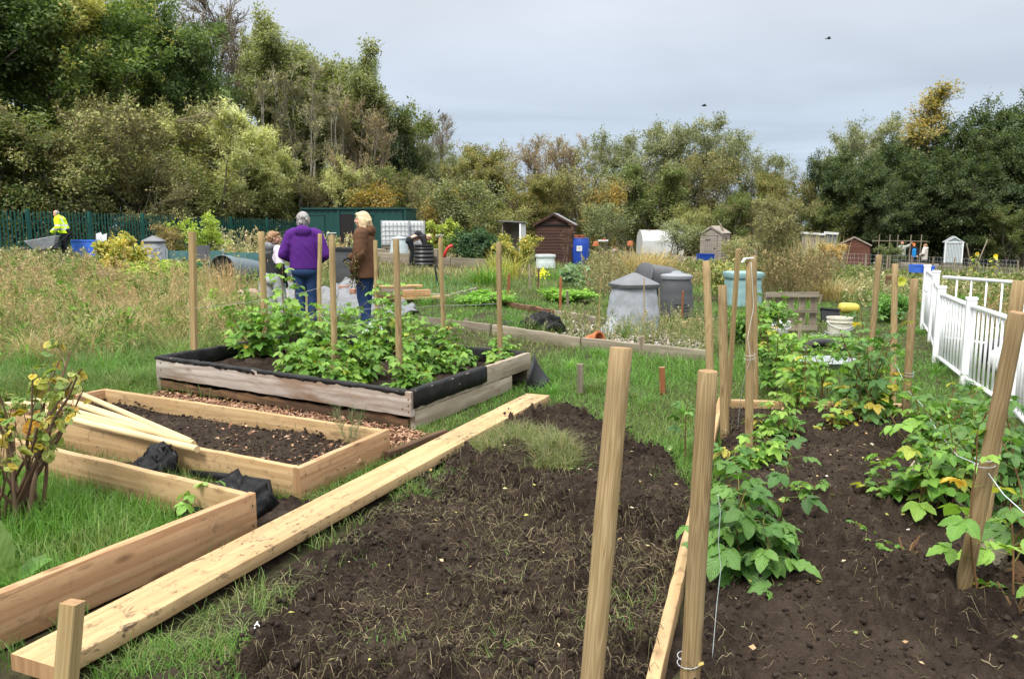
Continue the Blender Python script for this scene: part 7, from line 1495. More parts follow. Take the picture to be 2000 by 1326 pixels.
person('person in a pale padded coat with hood facing the other two', ground_at(1802, 50), math.radians(55), dict(elR=(.27, .05, 1.1), wrR=(.18, .2, 1.0), elL=(-.27, .05, 1.1), wrL=(-.18, .2, 1.0)), dict(top=('beige_coat', .70, .06), legs=('dark_cloth', .01), hood=True, hair='hair_brown', w=1.05), .98, .018, 'short')
# uprooted stems carried by the blonde woman
p = Vector(ground_at(714, 11.9)); rng = np.random.default_rng(44); n_ = 22; P = np.empty((n_, 6, 3)); c0 = np.array([p.x-.10, p.y-.26, p.z+.82]); P[:, 0] = c0+rng.normal(0, .02, (n_, 3)); d = nrm(np.stack([rng.normal(-.1, .35, n_), rng.normal(-.2, .25, n_), np.where(rng.uniform(0, 1, n_) < .55, -1., 1.)], 1))
for k in range(1, 6): P[:, k] = P[:, k-1]+d*.065*rng.uniform(.6, 1.2, (n_, 1)); d = nrm(d+rng.normal(0, .25, (n_, 3)))
ac = Acc(); v, f = tubes(P, np.tile(np.linspace(.006, .002, 6)[None], (n_, 1)), 4); ac.add(v, f, np.array([.06, .05, .03])); idx = rng.integers(0, n_, 240); q_, tg = along(P, idx, rng.uniform(0, 1, 240)); ac.add(*diamonds(q_+rng.normal(0, .02, (240, 3)), rng.normal(size=(240, 3)), nrm(rng.normal(size=(240, 3))), .03, .018, mixcol(rng, 240, [(.06, .065, .02), (.16, .14, .05), (.03, .03, .02), (.26, .21, .07)])))
tag(obj('uprooted_plant', ac.mesh('uprooted_plant'), M['dry']), 'bundle of uprooted stems hanging from the blonde woman\'s hand', 'plant')
# ------------------------------------------------------------------ grass, weeds and garden plants of the middle ground
rng = np.random.default_rng(2024)
LUSH = [(.07, .165, .024), (.09, .20, .03), (.115, .225, .038), (.055, .13, .02)]
MESSY = [(.085, .135, .032), (.125, .165, .05), (.06, .11, .025), (.21, .19, .09), (.15, .18, .07)]
DRYC = [(.36, .28, .16), (.30, .215, .125), (.44, .36, .22), (.20, .16, .09), (.22, .235, .10)]
BRN0 = [(.36, .25, .165), (.42, .31, .21)]
STRAWC = [(.42, .32, .17), (.34, .25, .13), (.27, .20, .10)]
boxes = [[BOX[k] for k in ('FR', 'BR', 'BL', 'FL')], [BED[k] for k in ('FL', 'FR', 'BR', 'BL')]]
pd = np.array(PL[1])-np.array(PL[0]); pn = np.array([pd[1], -pd[0]])/np.hypot(*pd)*.115
plank_poly = [tuple(np.array(PL[0])-pn), tuple(np.array(PL[0])+pn), tuple(np.array(PL[1])+pn), tuple(np.array(PL[1])-pn)]
def free(x, y, pad=.02):
    k = np.ones(np.shape(x), bool)
    for pl in boxes+[plank_poly]: k &= ~(inpoly(x, y, pl) | (edgedist(x, y, pl) < pad))
    for pl in (RBED, CHIP, PEB): k &= ~inpoly(x, y, pl)
    for a, b in ((LB['A0'], LB['A1']), (LB['A1'], LB['B1']), EDGE): k &= edgedist(x, y, [a, b]) > .035
    return k
def frustum(n, y0, y1, pad=1.08, power=1.0):
    """points in the part of the ground the photo shows, denser towards the camera"""
    u = rng.uniform(0, 1, n); y = (y0**(1-power)+u*(y1**(1-power)-y0**(1-power)))**(1/(1-power)) if power != 1 else y0*(y1/y0)**u
    x = rng.uniform(-1, 1, n)*y*.655*pad; return x, y
def put(name, x, y, h, w, bend, col, segs=3, mat='grass', az=None, dz=0):
    P = np.stack([x, y, terr(x, y)-.01+dz], 1); return blades(rng, P, h, w, bend, col, az, segs)
def colmix(n, x, y, A, B, sc, seed, bias=0.0):
    t = np.clip((fbm(x*sc, y*sc, seed, 3)-.5)*3+.5+bias+rng.normal(0, .18, n), 0, 1)[:, None]; return mixcol(rng, n, A)*(1-t)+mixcol(rng, n, B)*t
def grass(name, parts, mat='grass'):
    a = Acc(); [a.add(*p) for p in parts]; return tag(obj(name, a.mesh(name), M[mat]), kind='stuff')
parts = []
# lush grass inside the lower left bed
LBP_ = [(-1.40, 3.98), (-2.56, 4.68), (-3.95, 5.46), (-5.0, 5.5), (-4.5, 2.2), (-2.35, 2.2)]
x, y = scatter_poly(rng, LBP_, 30000); h = .06+.19*fbm(x*2.2, y*2.2, 5)*rng.uniform(.5, 1.3, len(x)); k = free(x, y) & (rng.uniform(0, 1, len(x)) < np.clip(fbm(x*2.2, y*2.2, 5)*2.4-.15, .35, 1)); x, y, h = x[k], y[k], h[k]
parts.append(put('', x, y, h, .0055*rng.uniform(.7, 1.4, len(x)), rng.uniform(.1, 1.2, len(x)), colmix(len(x), x, y, LUSH, MESSY, 1.5, 8, -.25)))
# trampled grass at the bottom, between plank and dug soil
TR = [(-1.85, 2.0), (-1.62, 2.45), (-1.35, 3.0), (-1.0, 3.9), (-.72, 4.5), (-.5, 4.3), (-.65, 3.6), (-.62, 3.1), (-.35, 2.7), (-.2, 2.0)]
x, y = scatter_poly(rng, TR, 9000); d_ = edgedist(x, y, PLOT)*np.where(inpoly(x, y, PLOT), 1, -1); pr = np.clip(.95-2.6*np.clip(d_+.12, 0, 1), .04, 1)*np.clip(1-sstep(2.7, 3.7, y)*.93, 0, 1)*np.clip(fbm(x*3, y*3, 15)*2.6-.5, .1, 1); k = free(x, y, .01) & (rng.uniform(0, 1, len(x)) < pr); x, y = x[k], y[k]; n_ = len(x)
parts.append(put('', x, y, rng.uniform(.05, .13, n_), .0045*rng.uniform(.7, 1.4, n_), rng.uniform(.9, 2.0, n_), colmix(n_, x, y, MESSY, [(.075, .13, .03), (.22, .20, .11), (.10, .12, .05)], 2.5, 9, .0)))
x, y = scatter_poly(rng, [(-1.5, 2.0), (-1.5, 2.62), (-1.2, 3.1), (-.95, 2.8), (-.8, 2.0)], 3500); k = free(x, y, .01) & (fbm(x*4, y*4, 4) > .45); x, y = x[k], y[k]; n_ = len(x)
parts.append(put('', x, y, rng.uniform(.05, .15, n_), .0045, rng.uniform(.2, 1.2, n_), mixcol(rng, n_, LUSH+MESSY[:1])))
# tufts: along the plank edge, on the dug plot, beside boards
def tufts(cs, cols, hmin=.06, hmax=.14, spread=.05, bend=(.3, 1.5), wd=.0045):
    for (cx, cy, n_) in cs:
        if n_ <= 0: continue
        x = rng.normal(cx, spread, n_); y = rng.normal(cy, spread, n_); parts.append(blades(rng, np.stack([x, y, terr(x, y)+.0], 1), rng.uniform(hmin, hmax, n_), wd*rng.uniform(.7, 1.3, n_), rng.uniform(*bend, n_), mixcol(rng, n_, cols)))
tl = []
for i in range(26): u = rng.uniform(.02, .95); q = np.array(PL[0])*(1-u)+np.array(PL[1])*u+pn/.115*rng.uniform(.13, .2); tl.append((q[0], q[1], int(rng.integers(3, 26)*(1.6 if u < .3 else .7))))
tufts(tl, MESSY+LUSH[:1], .05, .13, .05)
tl = []
for i in range(20): u = rng.uniform(.05, .98); q = np.array(LB['A0'])*(1-u)+np.array(LB['A1'])*u+np.array([.11, -.05]); tl.append((q[0], q[1], int(rng.integers(4, 22))))
tufts(tl, [(.05, .10, .02), (.07, .13, .03)], .06, .17, .03, (.1, 1.0))
tufts([(*G(800, 965)[:2], 160), (*G(715, 1110)[:2], 60), (*G(520, 1190)[:2], 160), (*G(640, 1000)[:2], 50), (*G(1130, 920)[:2], 70), (*G(1190, 1240)[:2], 60), (*G(1215, 1180)[:2], 60), (*G(975, 1290)[:2], 60), (*G(760, 1290)[:2], 80), (*G(420, 1290)[:2], 200), (*G(300, 1310)[:2], 160)], MESSY+LUSH[:2], .05, .15, .06)
tl = [(a_, b_, int(rng.integers(6, 40))) for a_, b_ in zip(*scatter_poly(rng, PLOT, 60))]
tufts(tl, MESSY+LUSH[:1]+[(.20, .19, .10)], .03, .10, .06, (.6, 2.0))
tl = [(a_, b_, int(rng.integers(3, 12))) for a_, b_ in zip(*scatter_poly(rng, RBED, 45))]
tufts(tl, LUSH, .03, .06, .04, (.6, 1.8), .007)
# grassy hump at the far end of the dug soil
x, y = scatter_poly(rng, [(-.40, 5.35), (-.1, 6.0), (.25, 6.0), (.55, 5.35), (.35, 4.95), (-.05, 5.1)], 6500); k = free(x, y) & (fbm(x*4, y*4, 14) > .47); x, y = x[k], y[k]; n_ = len(x); dz = .045+np.clip(.10-.35*np.hypot(x-.3, (y-5.3)*1.2), 0, .1)
parts.append(put('', x, y, rng.uniform(.07, .21, n_), .004, rng.uniform(.5, 2.0, n_), mixcol(rng, n_, [(.17, .155, .075), (.10, .13, .04), (.22, .19, .10), (.08, .13, .03)]), dz=dz))
# general grass 5.2 - 22 m, right and centre
x, y = frustum(270000, 4.5, 24, 1.08, 1.35); d_ = edgedist(x, y, PLOT)*np.where(inpoly(x, y, PLOT), 1, -1); pr = np.clip(1-3*np.clip(d_+.05, 0, 1), 0.0, 1)*np.clip(fbm(x*.9, y*.9, 25, 3)*2.4-.35, .3, 1)
gp = inpoly(x, y, GP); pr = np.where(gp, pr*np.clip((fbm(x*1.6, y*1.6, 31)-.45)*5, .03, .8), pr); pr = np.where(inpoly(x, y, [(.9, 3.6), (1.15, 4.6), (1.0, 5.0), (.6, 4.0)]), pr*np.clip(fbm(x*4, y*4, 77)*2-.5, .05, 1), pr)
left = sstep(-1.5, -3.2, x+.12*(y-9)); pr = pr*(1-.45*left*sstep(9, 12, y))
pr = np.maximum(pr, .85*(np.exp(-((x-(3.7+.36*(y-6.5)))/.75)**2) > .3)*(y > 6.6)*(y < 16)); k = free(x, y) & (rng.uniform(0, 1, len(x)) < pr); x, y = x[k], y[k]; n_ = len(x); left = left[k]
tall = fbm(x*.55, y*.55, 61, 3); path = np.exp(-((x-(3.7+.36*(y-6.5)))/.75)**2)*(y < 16)
h = (.05+.16*np.clip(tall-.3, 0, 1)+.05*left)*rng.uniform(.6, 1.4, n_)*(1-.45*path)*(1+.02*y); wd = .0045*(y/6)**.75*rng.uniform(.7, 1.3, n_)
parts.append(put('', x, y, h, wd, rng.uniform(.2, 1.7, n_), colmix(n_, x, y, LUSH, MESSY, .45, 71, -.30+.5*left-.15*path+.10*sstep(14, 22, y)), 3))
# long dry-green grass at far left middle, rough
x, y = frustum(120000, 7.2, 30, 1.06, 1.25); k = free(x, y) & (x < -2.2-.09*(y-8)) & (rng.uniform(0, 1, len(x)) < np.clip(fbm(x*.7, y*.7, 44, 3)*2.6-.5, .15, 1)) & (x/y < -.24) & ((x/y < -.355) | (y > 16)); x, y = x[k], y[k]; n_ = len(x)
hb = .15+.60*fbm(x*.6, y*.6, 45, 3)*sstep(7.5, 11.5, y)*(1-.45*sstep(16, 24, y))
parts.append(put('', x, y, hb*rng.uniform(.6, 1.3, n_), .005*(y/8)**.7, rng.uniform(.2, 1.6, n_), colmix(n_, x, y, MESSY+LUSH[:2], DRYC+BRN0, .55, 46, -.04), 3))
x, y = frustum(42000, 7.3, 12.5, 1.06, 1.2); k = free(x, y) & (x/y < -.22) & (fbm(x*.9+4, y*.9, 144, 3) > .44); x, y = x[k], y[k]; n_ = len(x); az_ = fbm(x*.7, y*.7, 145, 2)*9
parts.append(put('', x, y, (.16+.26*fbm(x*1.1, y*1.1, 146, 2))*rng.uniform(.6, 1.2, n_), .0065, rng.uniform(.8, 1.9, n_), colmix(n_, x, y, LUSH, MESSY, .8, 147, .12), 4, az=az_+rng.normal(0, .5, n_)))
def tussocks(n, cond, y0, y1, h0, h1, cols, per=130, sp=.11):
    x, y = frustum(n, y0, y1, 1.05, 1.2); k = free(x, y, .12) & cond(x, y)
    for cx, cy in zip(x[k], y[k]):
        a_ = rng.uniform(0, 2*PI, per); r_ = np.abs(rng.normal(0, sp, per)); px_, py_ = cx+np.cos(a_)*r_, cy+np.sin(a_)*r_; hh_ = rng.uniform(h0, h1); c0_ = mixcol(rng, 1, cols, None, .15)
        parts.append(blades(rng, np.stack([px_, py_, terr(px_, py_)-.01], 1), hh_*rng.uniform(.55, 1.1, per), .006*(cy/8)**.6, rng.uniform(.5, 1.7, per), np.clip(c0_*rng.normal(1, .14, (per, 1)), .004, 1), a_+rng.normal(0, .4, per), 4))
TC = LUSH+MESSY[:3]+[(.055, .10, .025), (.16, .18, .07)]
tussocks(330, lambda x, y: (x/y < -.20) & (y > 7.4), 7.2, 13, .22, .48, TC)
tussocks(260, lambda x, y: (x/y < -.24) & (fbm(x*.5, y*.5, 188, 2) > .42), 9.5, 20, .35, .72, DRYC+BRN0+MESSY[:2], 120, .13)
tussocks(95, lambda x, y: (x/y < -.27) & (fbm(x*.7, y*.7, 190, 2) > .45), 9.0, 13.5, .4, .8, BRN0+DRYC[:2]+[(.28, .17, .11), (.20, .13, .08)], 90, .12)
tussocks(240, lambda x, y: (x/y < -.22), 8.5, 20, .28, .6, MESSY[:3]+LUSH+[(.06, .10, .03)], 120, .15)
tussocks(110, lambda x, y: (x/y > .02) & (x/y < .26) & (y > 7.2) & ~inpoly(x, y, PLOT), 7.0, 10, .12, .26, TC, 90, .08)
tussocks(90, lambda x, y: (x/y > .14) & (x/y < .27) & ~inpoly(x, y, PLOT), 4.8, 7.5, .10, .2, LUSH+MESSY[:2], 80, .07)
tussocks(160, lambda x, y: (x/y > .45), 6.5, 14, .10, .24, LUSH, 80, .08)
tussocks(120, lambda x, y: (x/y > -.12) & (x/y < .3) & (y > 11), 11, 22, .2, .45, LUSH+MESSY[:2], 90, .14)
# far ground 20 - 60 m
x, y = frustum(60000, 20, 60, 1.08, 1.2); k = rng.uniform(0, 1, len(x)) < np.clip(fbm(x*.3, y*.3, 91, 3)*2.6-.4, .15, 1); x, y = x[k], y[k]; n_ = len(x)
parts.append(put('', x, y, (.12+.3*fbm(x*.4, y*.4, 92, 3))*rng.uniform(.6, 1.3, n_), .012*(y/20)*rng.uniform(.7, 1.3, n_), rng.uniform(.3, 1.4, n_), colmix(n_, x, y, MESSY+LUSH[:2], DRYC, .22, 93, .0), 2))
grass('grass', parts)
# ---------------------------------------------------------------- weed stems with seed heads and small leaves
def weed_patch(name, x, y, h, cols, nst=1, seed=1, thick=.0035, leafn=14, ll=.035, br=4, lw=.45, lean=.25, kind='stuff', head=True, dz=0.0):
    rg = np.random.default_rng(seed); n = len(x); K = 5; P = np.empty((n, K, 3)); P[:, 0] = np.stack([x, y, terr(x, y)-.02+dz], 1); d = nrm(np.stack([rg.normal(0, lean, n), rg.normal(0, lean, n), np.ones(n)], 1)); h = np.broadcast_to(h, (n,))
    for k in range(1, K): P[:, k] = P[:, k-1]+d*(h/(K-1))[:, None]; d = nrm(d+rg.normal(0, .13, (n, 3))+np.array([0, 0, -.02]))
    th = thick*np.clip(y/10, .6, 4); R0 = np.linspace(1, .4, K)[None]*th[:, None]
    Q1, R1, i1 = grow(rg, P, R0, br, (.25, 1), .55, lambda i, t: h[i]*.34*(1.15-t*.7), .4, 0, K=3, rmin=.001, rr=.8); R1 = np.maximum(R1, (th[i1]*.45)[:, None])
    c = mixcol(rg, n, cols); t_ = np.clip((fbm(x*.55+seed*3, y*.55, 300, 3)-.5)*4.5+.5, 0, 1)[:, None]; c = c*(1-t_*.65)+mixcol(rg, n, [cols[seed % len(cols)], cols[0]], None, .06)*t_*.65; ac = Acc()
    v, f = tubes(P, R0, 3); ac.add(v, f, np.repeat(c*.9, len(v)//n, 0)); v, f = tubes(Q1, R1, 3); ac.add(v, f, np.repeat(c[i1]*.9, len(v)//len(Q1), 0))
    m = len(Q1)*leafn; idx = np.repeat(np.arange(len(Q1)), leafn); p, tg = along(Q1, idx, rg.uniform(.1, 1, m)**(.6 if head else 1)); lnn = ll*np.clip(y[i1[idx]]/11, .7, 3.0)*rg.uniform(.5, 1.4, m)
    ac.add(*diamonds(p+rg.normal(0, .25, (m, 3))*lnn[:, None], nrm(tg*.5+rg.normal(0, .7, (m, 3))), nrm(rg.normal(0, .7, (m, 3))+np.array([0, 0, .8])), lnn, lnn*lw, np.clip(c[i1[idx]]*rg.normal(1.03, .13, (m, 1)), .004, 1)))
    return ac, name
def place(n, y0, y1, cond, power=1.2):
    x, y = frustum(n, y0, y1, 1.06, power); k = free(x, y) & cond(x, y); return x[k], y[k]
BRN = [(.26, .165, .095), (.34, .235, .14), (.42, .32, .20), (.20, .17, .09), (.26, .23, .11), (.20, .23, .09)]
GREY = [(.34, .31, .21), (.26, .255, .15), (.40, .35, .24), (.19, .21, .10)]
ac = Acc()
def addw(a_name): a, _ = a_name; ac.V += a.V; ac.c += a.c; ac.lf += a.lf; [ac.F.setdefault(k, []).extend([q+ac.n for q in v]) for k, v in a.F.items()]; ac.n += a.n
# left field of dry docks and grasses
L_ = lambda x, y: x/y*1570+1000
x, y = place(3600, 8.8, 20, lambda x, y: (L_(x, y) < 470) & (fbm(x*.8, y*.8, 101, 3) > .47)); addw(weed_patch('', x, y, rng.uniform(.35, .9, len(x))*(.55+.5*sstep(8.5, 11, y)), BRN, seed=1, thick=.0022, leafn=4, br=6, ll=.05, lw=.13))
x, y = place(2000, 8.6, 24, lambda x, y: (L_(x, y) < 520) & (fbm(x*.8+9, y*.8, 103, 3) > .45)); addw(weed_patch('', x, y, rng.uniform(.2, .5, len(x)), MESSY+LUSH[:2], seed=2, thick=.0022, leafn=5, br=4, ll=.09, lw=.2, head=False))
x, y = place(2200, 18, 30, lambda x, y: (L_(x, y) < 600)); addw(weed_patch('', x, y, rng.uniform(.2, .42, len(x)), GREY+MESSY+MESSY, seed=3, leafn=6, br=4, ll=.04))
# green low leafy weeds on the left and around the bins
x, y = place(2600, 9, 24, lambda x, y: (L_(x, y) < 500) & (fbm(x*.6+3, y*.6+8, 105, 3) > .5)); addw(weed_patch('', x, y, rng.uniform(.12, .34, len(x)), [(.09, .19, .03), (.13, .22, .04), (.20, .22, .05), (.07, .14, .03)], seed=4, leafn=7, br=5, ll=.07, head=False, lw=.6))
# weeds round the slumped bin and on the gravel
x, y = scatter_poly(rng, [(-.2, 11.6), (2.4, 9.8), (3.2, 11), (2.6, 13), (1.0, 13.2)], 700); k = (fbm(x*1.3, y*1.3, 107) > .44) & ((x > .75) | (rng.uniform(0, 1, len(x)) < .25)); x, y = x[k], y[k]; addw(weed_patch('', x, y, rng.uniform(.15, .42, len(x)), [(.16, .19, .08), (.24, .24, .13), (.10, .15, .04), (.3, .27, .16)], seed=5, leafn=5, br=4, ll=.022))
# tall brown thicket behind pallet and pale green bin: 1470-1650
x, y = place(9000, 16.5, 27, lambda x, y: (L_(x, y) > 1462) & (L_(x, y) < 1628-(y-16)*3.4+rng.normal(0, 10, len(x))) & (y > 17+.004*np.abs(L_(x, y)-1560)), 1.0); addw(weed_patch('', x, y, rng.uniform(.7, 1.3, len(x))*(1-.5*sstep(18, 26, y)), [(.15, .125, .065), (.115, .11, .05), (.23, .175, .10), (.10, .11, .045)], seed=6, thick=.003, leafn=5, br=5, ll=.035, lean=.3))
# centre: brown-green weeds right of the blue barrel 1145-1230, straw 1230-1330
x, y = place(6000, 17, 31, lambda x, y: (L_(x, y) > 1140) & (L_(x, y) < 1225), 1.0); addw(weed_patch('', x, y, rng.uniform(.35, .95, len(x)), [(.155, .165, .075), (.20, .18, .095), (.12, .14, .055), (.24, .19, .12)], seed=7, thick=.003, leafn=5, br=4, ll=.03))
x, y = place(4200, 21, 36, lambda x, y: (L_(x, y) > 1220) & (L_(x, y) < 1480) & (fbm(x*.4, y*.4, 222, 3) > .43), 1.0); addw(weed_patch('', x, y, rng.uniform(.2, .55, len(x)), [(.19, .175, .09), (.15, .16, .07), (.11, .14, .05), (.27, .215, .12)], seed=8, thick=.003, leafn=5, br=4, ll=.035))
x, y = place(2400, 24, 46, lambda x, y: (L_(x, y) > 560) & ~((L_(x, y) > 740) & (L_(x, y) < 1150) & (y < 36)), 1.0); addw(weed_patch('', x, y, rng.uniform(.2, .42, len(x)), MESSY+MESSY+GREY, seed=9, leafn=5, br=4, ll=.04))
x, y = place(3000, 15, 34, lambda x, y: (L_(x, y) > 1640) & ((y < 24) | (L_(x, y) > 1760)), 1.0); addw(weed_patch('', x, y, rng.uniform(.15, .4, len(x)), MESSY+MESSY+GREY, seed=10, leafn=5, br=4, ll=.035))
x, y = place(1300, 26, 38, lambda x, y: (L_(x, y) > 440) & (L_(x, y) < 690), 1.0); addw(weed_patch('', x, y, rng.uniform(.5, 1.2, len(x)), GREY+BRN, seed=11, leafn=5, br=5, ll=.035))
x, y = place(900, 9, 12.5, lambda x, y: (L_(x, y) > 1750) & (x > 5.3+.3*(y-8))); addw(weed_patch('', x, y, rng.uniform(.3, .75, len(x)), BRN+MESSY, seed=12, leafn=6, br=4, ll=.035))
tag(obj('weeds', ac.mesh('weeds'), M['dry']), kind='stuff')
# straw-coloured ornamental grass clumps and reeds: each a plant
def clump(name, label, px, d, n, h, w, cols, spread, bend=(.2, .9), cat='grass clump', dz=0.0, group=None, mat='grass'):
    p = GT(px, d, dz); x = rng.normal(0, spread, n); y = rng.normal(0, spread, n); v, f, c = blades(rng, np.stack([x, y, np.zeros(n)], 1), h*rng.uniform(.55, 1.05, n), w, rng.uniform(*bend, n), mixcol(rng, n, cols), np.arctan2(y, x)+rng.normal(0, .5, n), 4)
    return tag(obj(name, npmesh(name, v, f, c), M[mat], None, p), label, cat, group)
clump('grass_clump', 'tall straw-coloured grass clump left of the lying charcoal bin', 1250, 24, 420, 1.35, .02, STRAWC, .38); clump('grass_clump', 'straw-coloured grass clump behind the first, nearer the polytunnel', 1275, 29, 300, 1.3, .022, STRAWC, .4)
clump('grass_clump', 'pale dry grass drooping at the right of the brown thicket', 1625, 18, 420, .95, .014, STRAWC+BRN, .28, (.6, 1.6)); clump('grass_clump', 'pale tall reeds in front of the lean-to shed', 1590, 44, 320, 2.3, .035, STRAWC+GREY, .7, (.1, .5))
clump('day_lily', 'arching green strap-leaved clump right of the netted bed', 950, 20.5, 260, .85, .022, LUSH+[(.2, .27, .05)], .22, (.4, 1.3), 'plant'); clump('day_lily', 'yellowing strap-leaved clump behind the far right bed stake', 985, 24, 260, 1.15, .022, [(.34, .32, .07), (.2, .24, .05), (.28, .22, .06)], .3, (.3, 1.1), 'plant')
clump('grass_clump', 'bright green grass clump in front of the brown shed', 1095, 24, 300, .6, .014, LUSH, .4, (.2, .9))
clump('dry_stalks', 'bundle of dry brown stalks leaning in front of the big roll', 436, 16.6, 260, 1.0, .012, BRN+STRAWC[:1], .2, (.1, .8), 'stalks', mat='dry')
# shrubs and crops of the middle ground (leafy, countable)
def leafy(name, label, px, d, h, R, cols, seed, n1=26, per=8, ll=.09, lw=.6, cat='bush', dz=0, yellow=None, ycol=None, zs=1.0):
    tm, cm = tree_meshes(seed, h, R, per=per, ll=ll, lw=lw, cols=cols, n1=n1, n2=5, n3=4, bare=.08, up=.5, trunks=5, spread=.45, tr=.02, sp=.05, yellow=yellow, ycol=ycol); o = empty(name, GT(px, d, dz), rng.uniform(0, 6), label, cat); obj('stem', tm, M['twig'], o, smooth=True); obj('crown', cm, M['leaf'], o); o.scale = (1, 1, zs); return o
leafy('shrub', 'bright yellow-green leafy shrub in front of the green fence', 392, 27.5, 1.75, .85, [(.20, .27, .05), (.26, .32, .07), (.15, .21, .04)], 401, dz=-.1)
leafy('shrub', 'brown dying shrub between the lettered bin and the yellow-green shrub', 352, 27, 1.25, .8, [(.15, .12, .055), (.11, .10, .045), (.19, .15, .07)], 402, ll=.06)
leafy('climbing_plant', 'yellowing climbing bean plant beside the bright blue box', 224, 25.5, 1.25, .28, [(.30, .28, .07), (.34, .26, .07), (.20, .22, .06)], 403, ll=.12)
leafy('squash_plant', 'green and yellow leafy vegetable patch in front of the lettered bin', 318, 20.5, .55, 1.35, [(.17, .25, .04), (.26, .29, .06), (.12, .20, .035)], 404, n1=40, ll=.12, cat='vegetable', zs=.4)
leafy('squash_plant', 'yellowing leafy vegetable left of the lettered bin', 245, 21, .65, .8, [(.26, .25, .06), (.30, .24, .07), (.16, .20, .05)], 405, ll=.10, cat='vegetable')
leafy('laurel_shrub', 'dense dark green shrub right of the red pipe', 925, 31.5, 1.0, 1.15, [(.025, .055, .026), (.035, .07, .03)], 406, n1=44, per=12, ll=.12)
leafy('shrub', 'yellow-green leafy shrub right of the white water tanks', 848, 36.5, 1.9, .85, [(.24, .29, .06), (.17, .22, .05)], 407, ll=.11)
leafy('shrub', 'yellowing bushy shrub left of the brown shed', 1003, 29, 1.25, .75, [(.20, .20, .05), (.28, .25, .06), (.12, .15, .04)], 408)
leafy('bramble', 'pale green bramble between the slumped bins and the pale green bin', 1425, 17.5, .75, .6, [(.16, .19, .07), (.24, .22, .09), (.12, .16, .05)], 409, ll=.06)
leafy('shrub', 'grey-green shrub right of the small grey shed', 1440, 37, 1.3, 1.1, [(.17, .18, .10), (.13, .15, .07), (.22, .19, .11)], 410, ll=.08)
leafy('shrub', 'orange flowered dry shrub in front of the lean-to shed', 1620, 42, 1.6, .7, [(.36, .23, .09), (.28, .22, .11), (.2, .2, .09)], 411, ll=.08)
leafy('shrub', 'dark green shrub left of the three far people', 1733, 46, 1.5, .9, [(.06, .085, .035), (.09, .11, .045)], 412, ll=.09)
leafy('cabbage', 'grey-green cabbage plants by the thin pale stake', 1128, 21.5, .42, .35, [(.13, .20, .13), (.17, .24, .16)], 413, ll=.16, cat='vegetable')
leafy('vegetable_patch', 'low bright green leafy patch left of the slumped bin', 1105, 17.0, .38, .75, [(.11, .22, .035), (.15, .27, .045)], 414, n1=40, ll=.09, cat='vegetable', zs=.35); leafy('vegetable_patch', 'low bright green leafy patch behind the raised bed stakes', 950, 15.5, .3, .8, [(.10, .22, .03), (.14, .27, .04)], 415, n1=40, ll=.08, cat='vegetable', zs=.35)
leafy('vegetable_patch', 'low leafy green cover in front of the pallet', 1575, 10.7, .16, .75, [(.09, .19, .035), (.12, .23, .045)], 416, n1=40, ll=.05, cat='ground cover', zs=.2); leafy('vegetable_patch', 'low leafy green cover behind the half tyre', 1650, 10.9, .16, .6, [(.09, .19, .035), (.12, .23, .045)], 417, n1=34, ll=.05, cat='ground cover', zs=.2)
leafy('bramble', 'dark leafy plant left of the white bucket', 1490, 10.6, .62, .32, [(.07, .14, .035), (.10, .19, .045)], 418, ll=.07); leafy('shrub', 'small green clump right of the middle round post on the path', 1745, 13.5, .42, .4, [(.06, .14, .03), (.08, .17, .035)], 419, ll=.05)
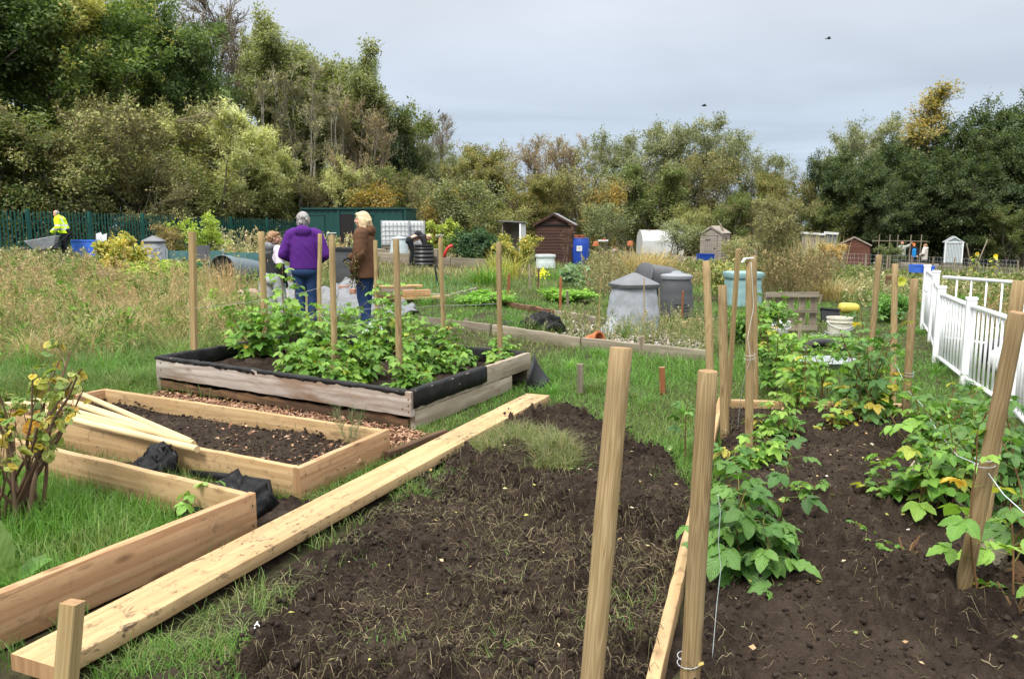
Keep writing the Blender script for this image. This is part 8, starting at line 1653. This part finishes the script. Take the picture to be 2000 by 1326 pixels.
# yellow flower, sunflowers and bare sapling
def sunflower(px, ytop, d, label, head=(.55, .42, .05)):
    p = GT(px, d); top = PY(px, ytop, d); h = top.z-p.z; rg = np.random.default_rng(int(px)); P = np.zeros((1, 7, 3)); P[0, :, 2] = np.linspace(-.05, h*.97, 7); P[0, :, 0] = np.array([0, .02, .0, .03, .02, .05, .10])
    a = Acc(); v, f = tubes(P, np.linspace(.022, .012, 7)[None], 6); a.add(v, f, np.array([.25, .30, .08])); m = 16; t = np.linspace(.25, .98, m); q, tg = along(P, np.zeros(m, int), t); az = np.arange(m)*2.4; d_ = nrm(np.stack([np.cos(az), np.sin(az), np.full(m, .1)], 1))
    v, f, c, lf = leaflets(q, d_, np.tile([[0, 0, 1.]], (m, 1)), h*.24*rg.uniform(.7, 1.2, m), h*.13, mixcol(rg, m, [(.26, .28, .06), (.34, .30, .06), (.16, .21, .05)]), 6, .05, .05, .5, rg); a.add(v, f, c, lf)
    r = empty('sunflower', p, 0, label, 'flower'); obj('stem', a.mesh('stem'), M['grass'], r); m = 22; az = np.linspace(0, 2*PI, m, endpoint=False); o_ = np.array([.10, -.04, h*.97]); v, f, c = diamonds(np.tile(o_, (m, 1)), np.stack([np.cos(az), np.full(m, -.4), np.sin(az)], 1), np.tile([[0, -1., 0]], (m, 1)), .14, .05, np.tile(np.array([head]), (m, 1))); obj('flower_head', npmesh('fh', v, f, c), M['grass'], r)
sunflower(1898, 495, 40, 'drooping yellowed sunflower left of its neighbour'); sunflower(1934, 499, 39, 'sunflower with a yellow head, right of its neighbour', (.75, .58, .04)); sunflower(1748, 548, 18, 'lone arching yellow-green seedling stalk by the sawn post', (.4, .42, .06))
p = GT(1060, 20); a = Acc(); n_ = 60; v, f, c = diamonds(rng.normal(0, .06, (n_, 3))+np.array([0, 0, .42]), rng.normal(size=(n_, 3)), nrm(rng.normal(size=(n_, 3))), .06, .05, mixcol(rng, n_, [(.70, .68, .05), (.6, .62, .06)])); a.add(v, f, c); P = np.zeros((1, 4, 3)); P[0, :, 2] = [-.02, .15, .3, .42]; v, f = tubes(P, np.full((1, 4), .008), 5); a.add(v, f, np.array([.15, .25, .05])); tag(obj('yellow_flower', a.mesh('yf'), M['grass'], None, p), 'bright yellow flower by the dark brown stake', 'flower')
tm, cm = bare_meshes(77, 1.75, .6, ((.12, .075, .055), (.16, .10, .075), (.2, .2, .1)), per=0, n1=14, n2=4, n3=3, n4=2, bare=.2, up=.7, ang=.55, trunks=2, spread=.15, tr=.025, twig_r=.010); r = empty('sapling', GT(1104, 32), 0, 'bare leafless sapling in front of the brown shed', 'tree'); obj('trunk', tm, M['twig'], r); obj('crown', cm, M['dry'], r)
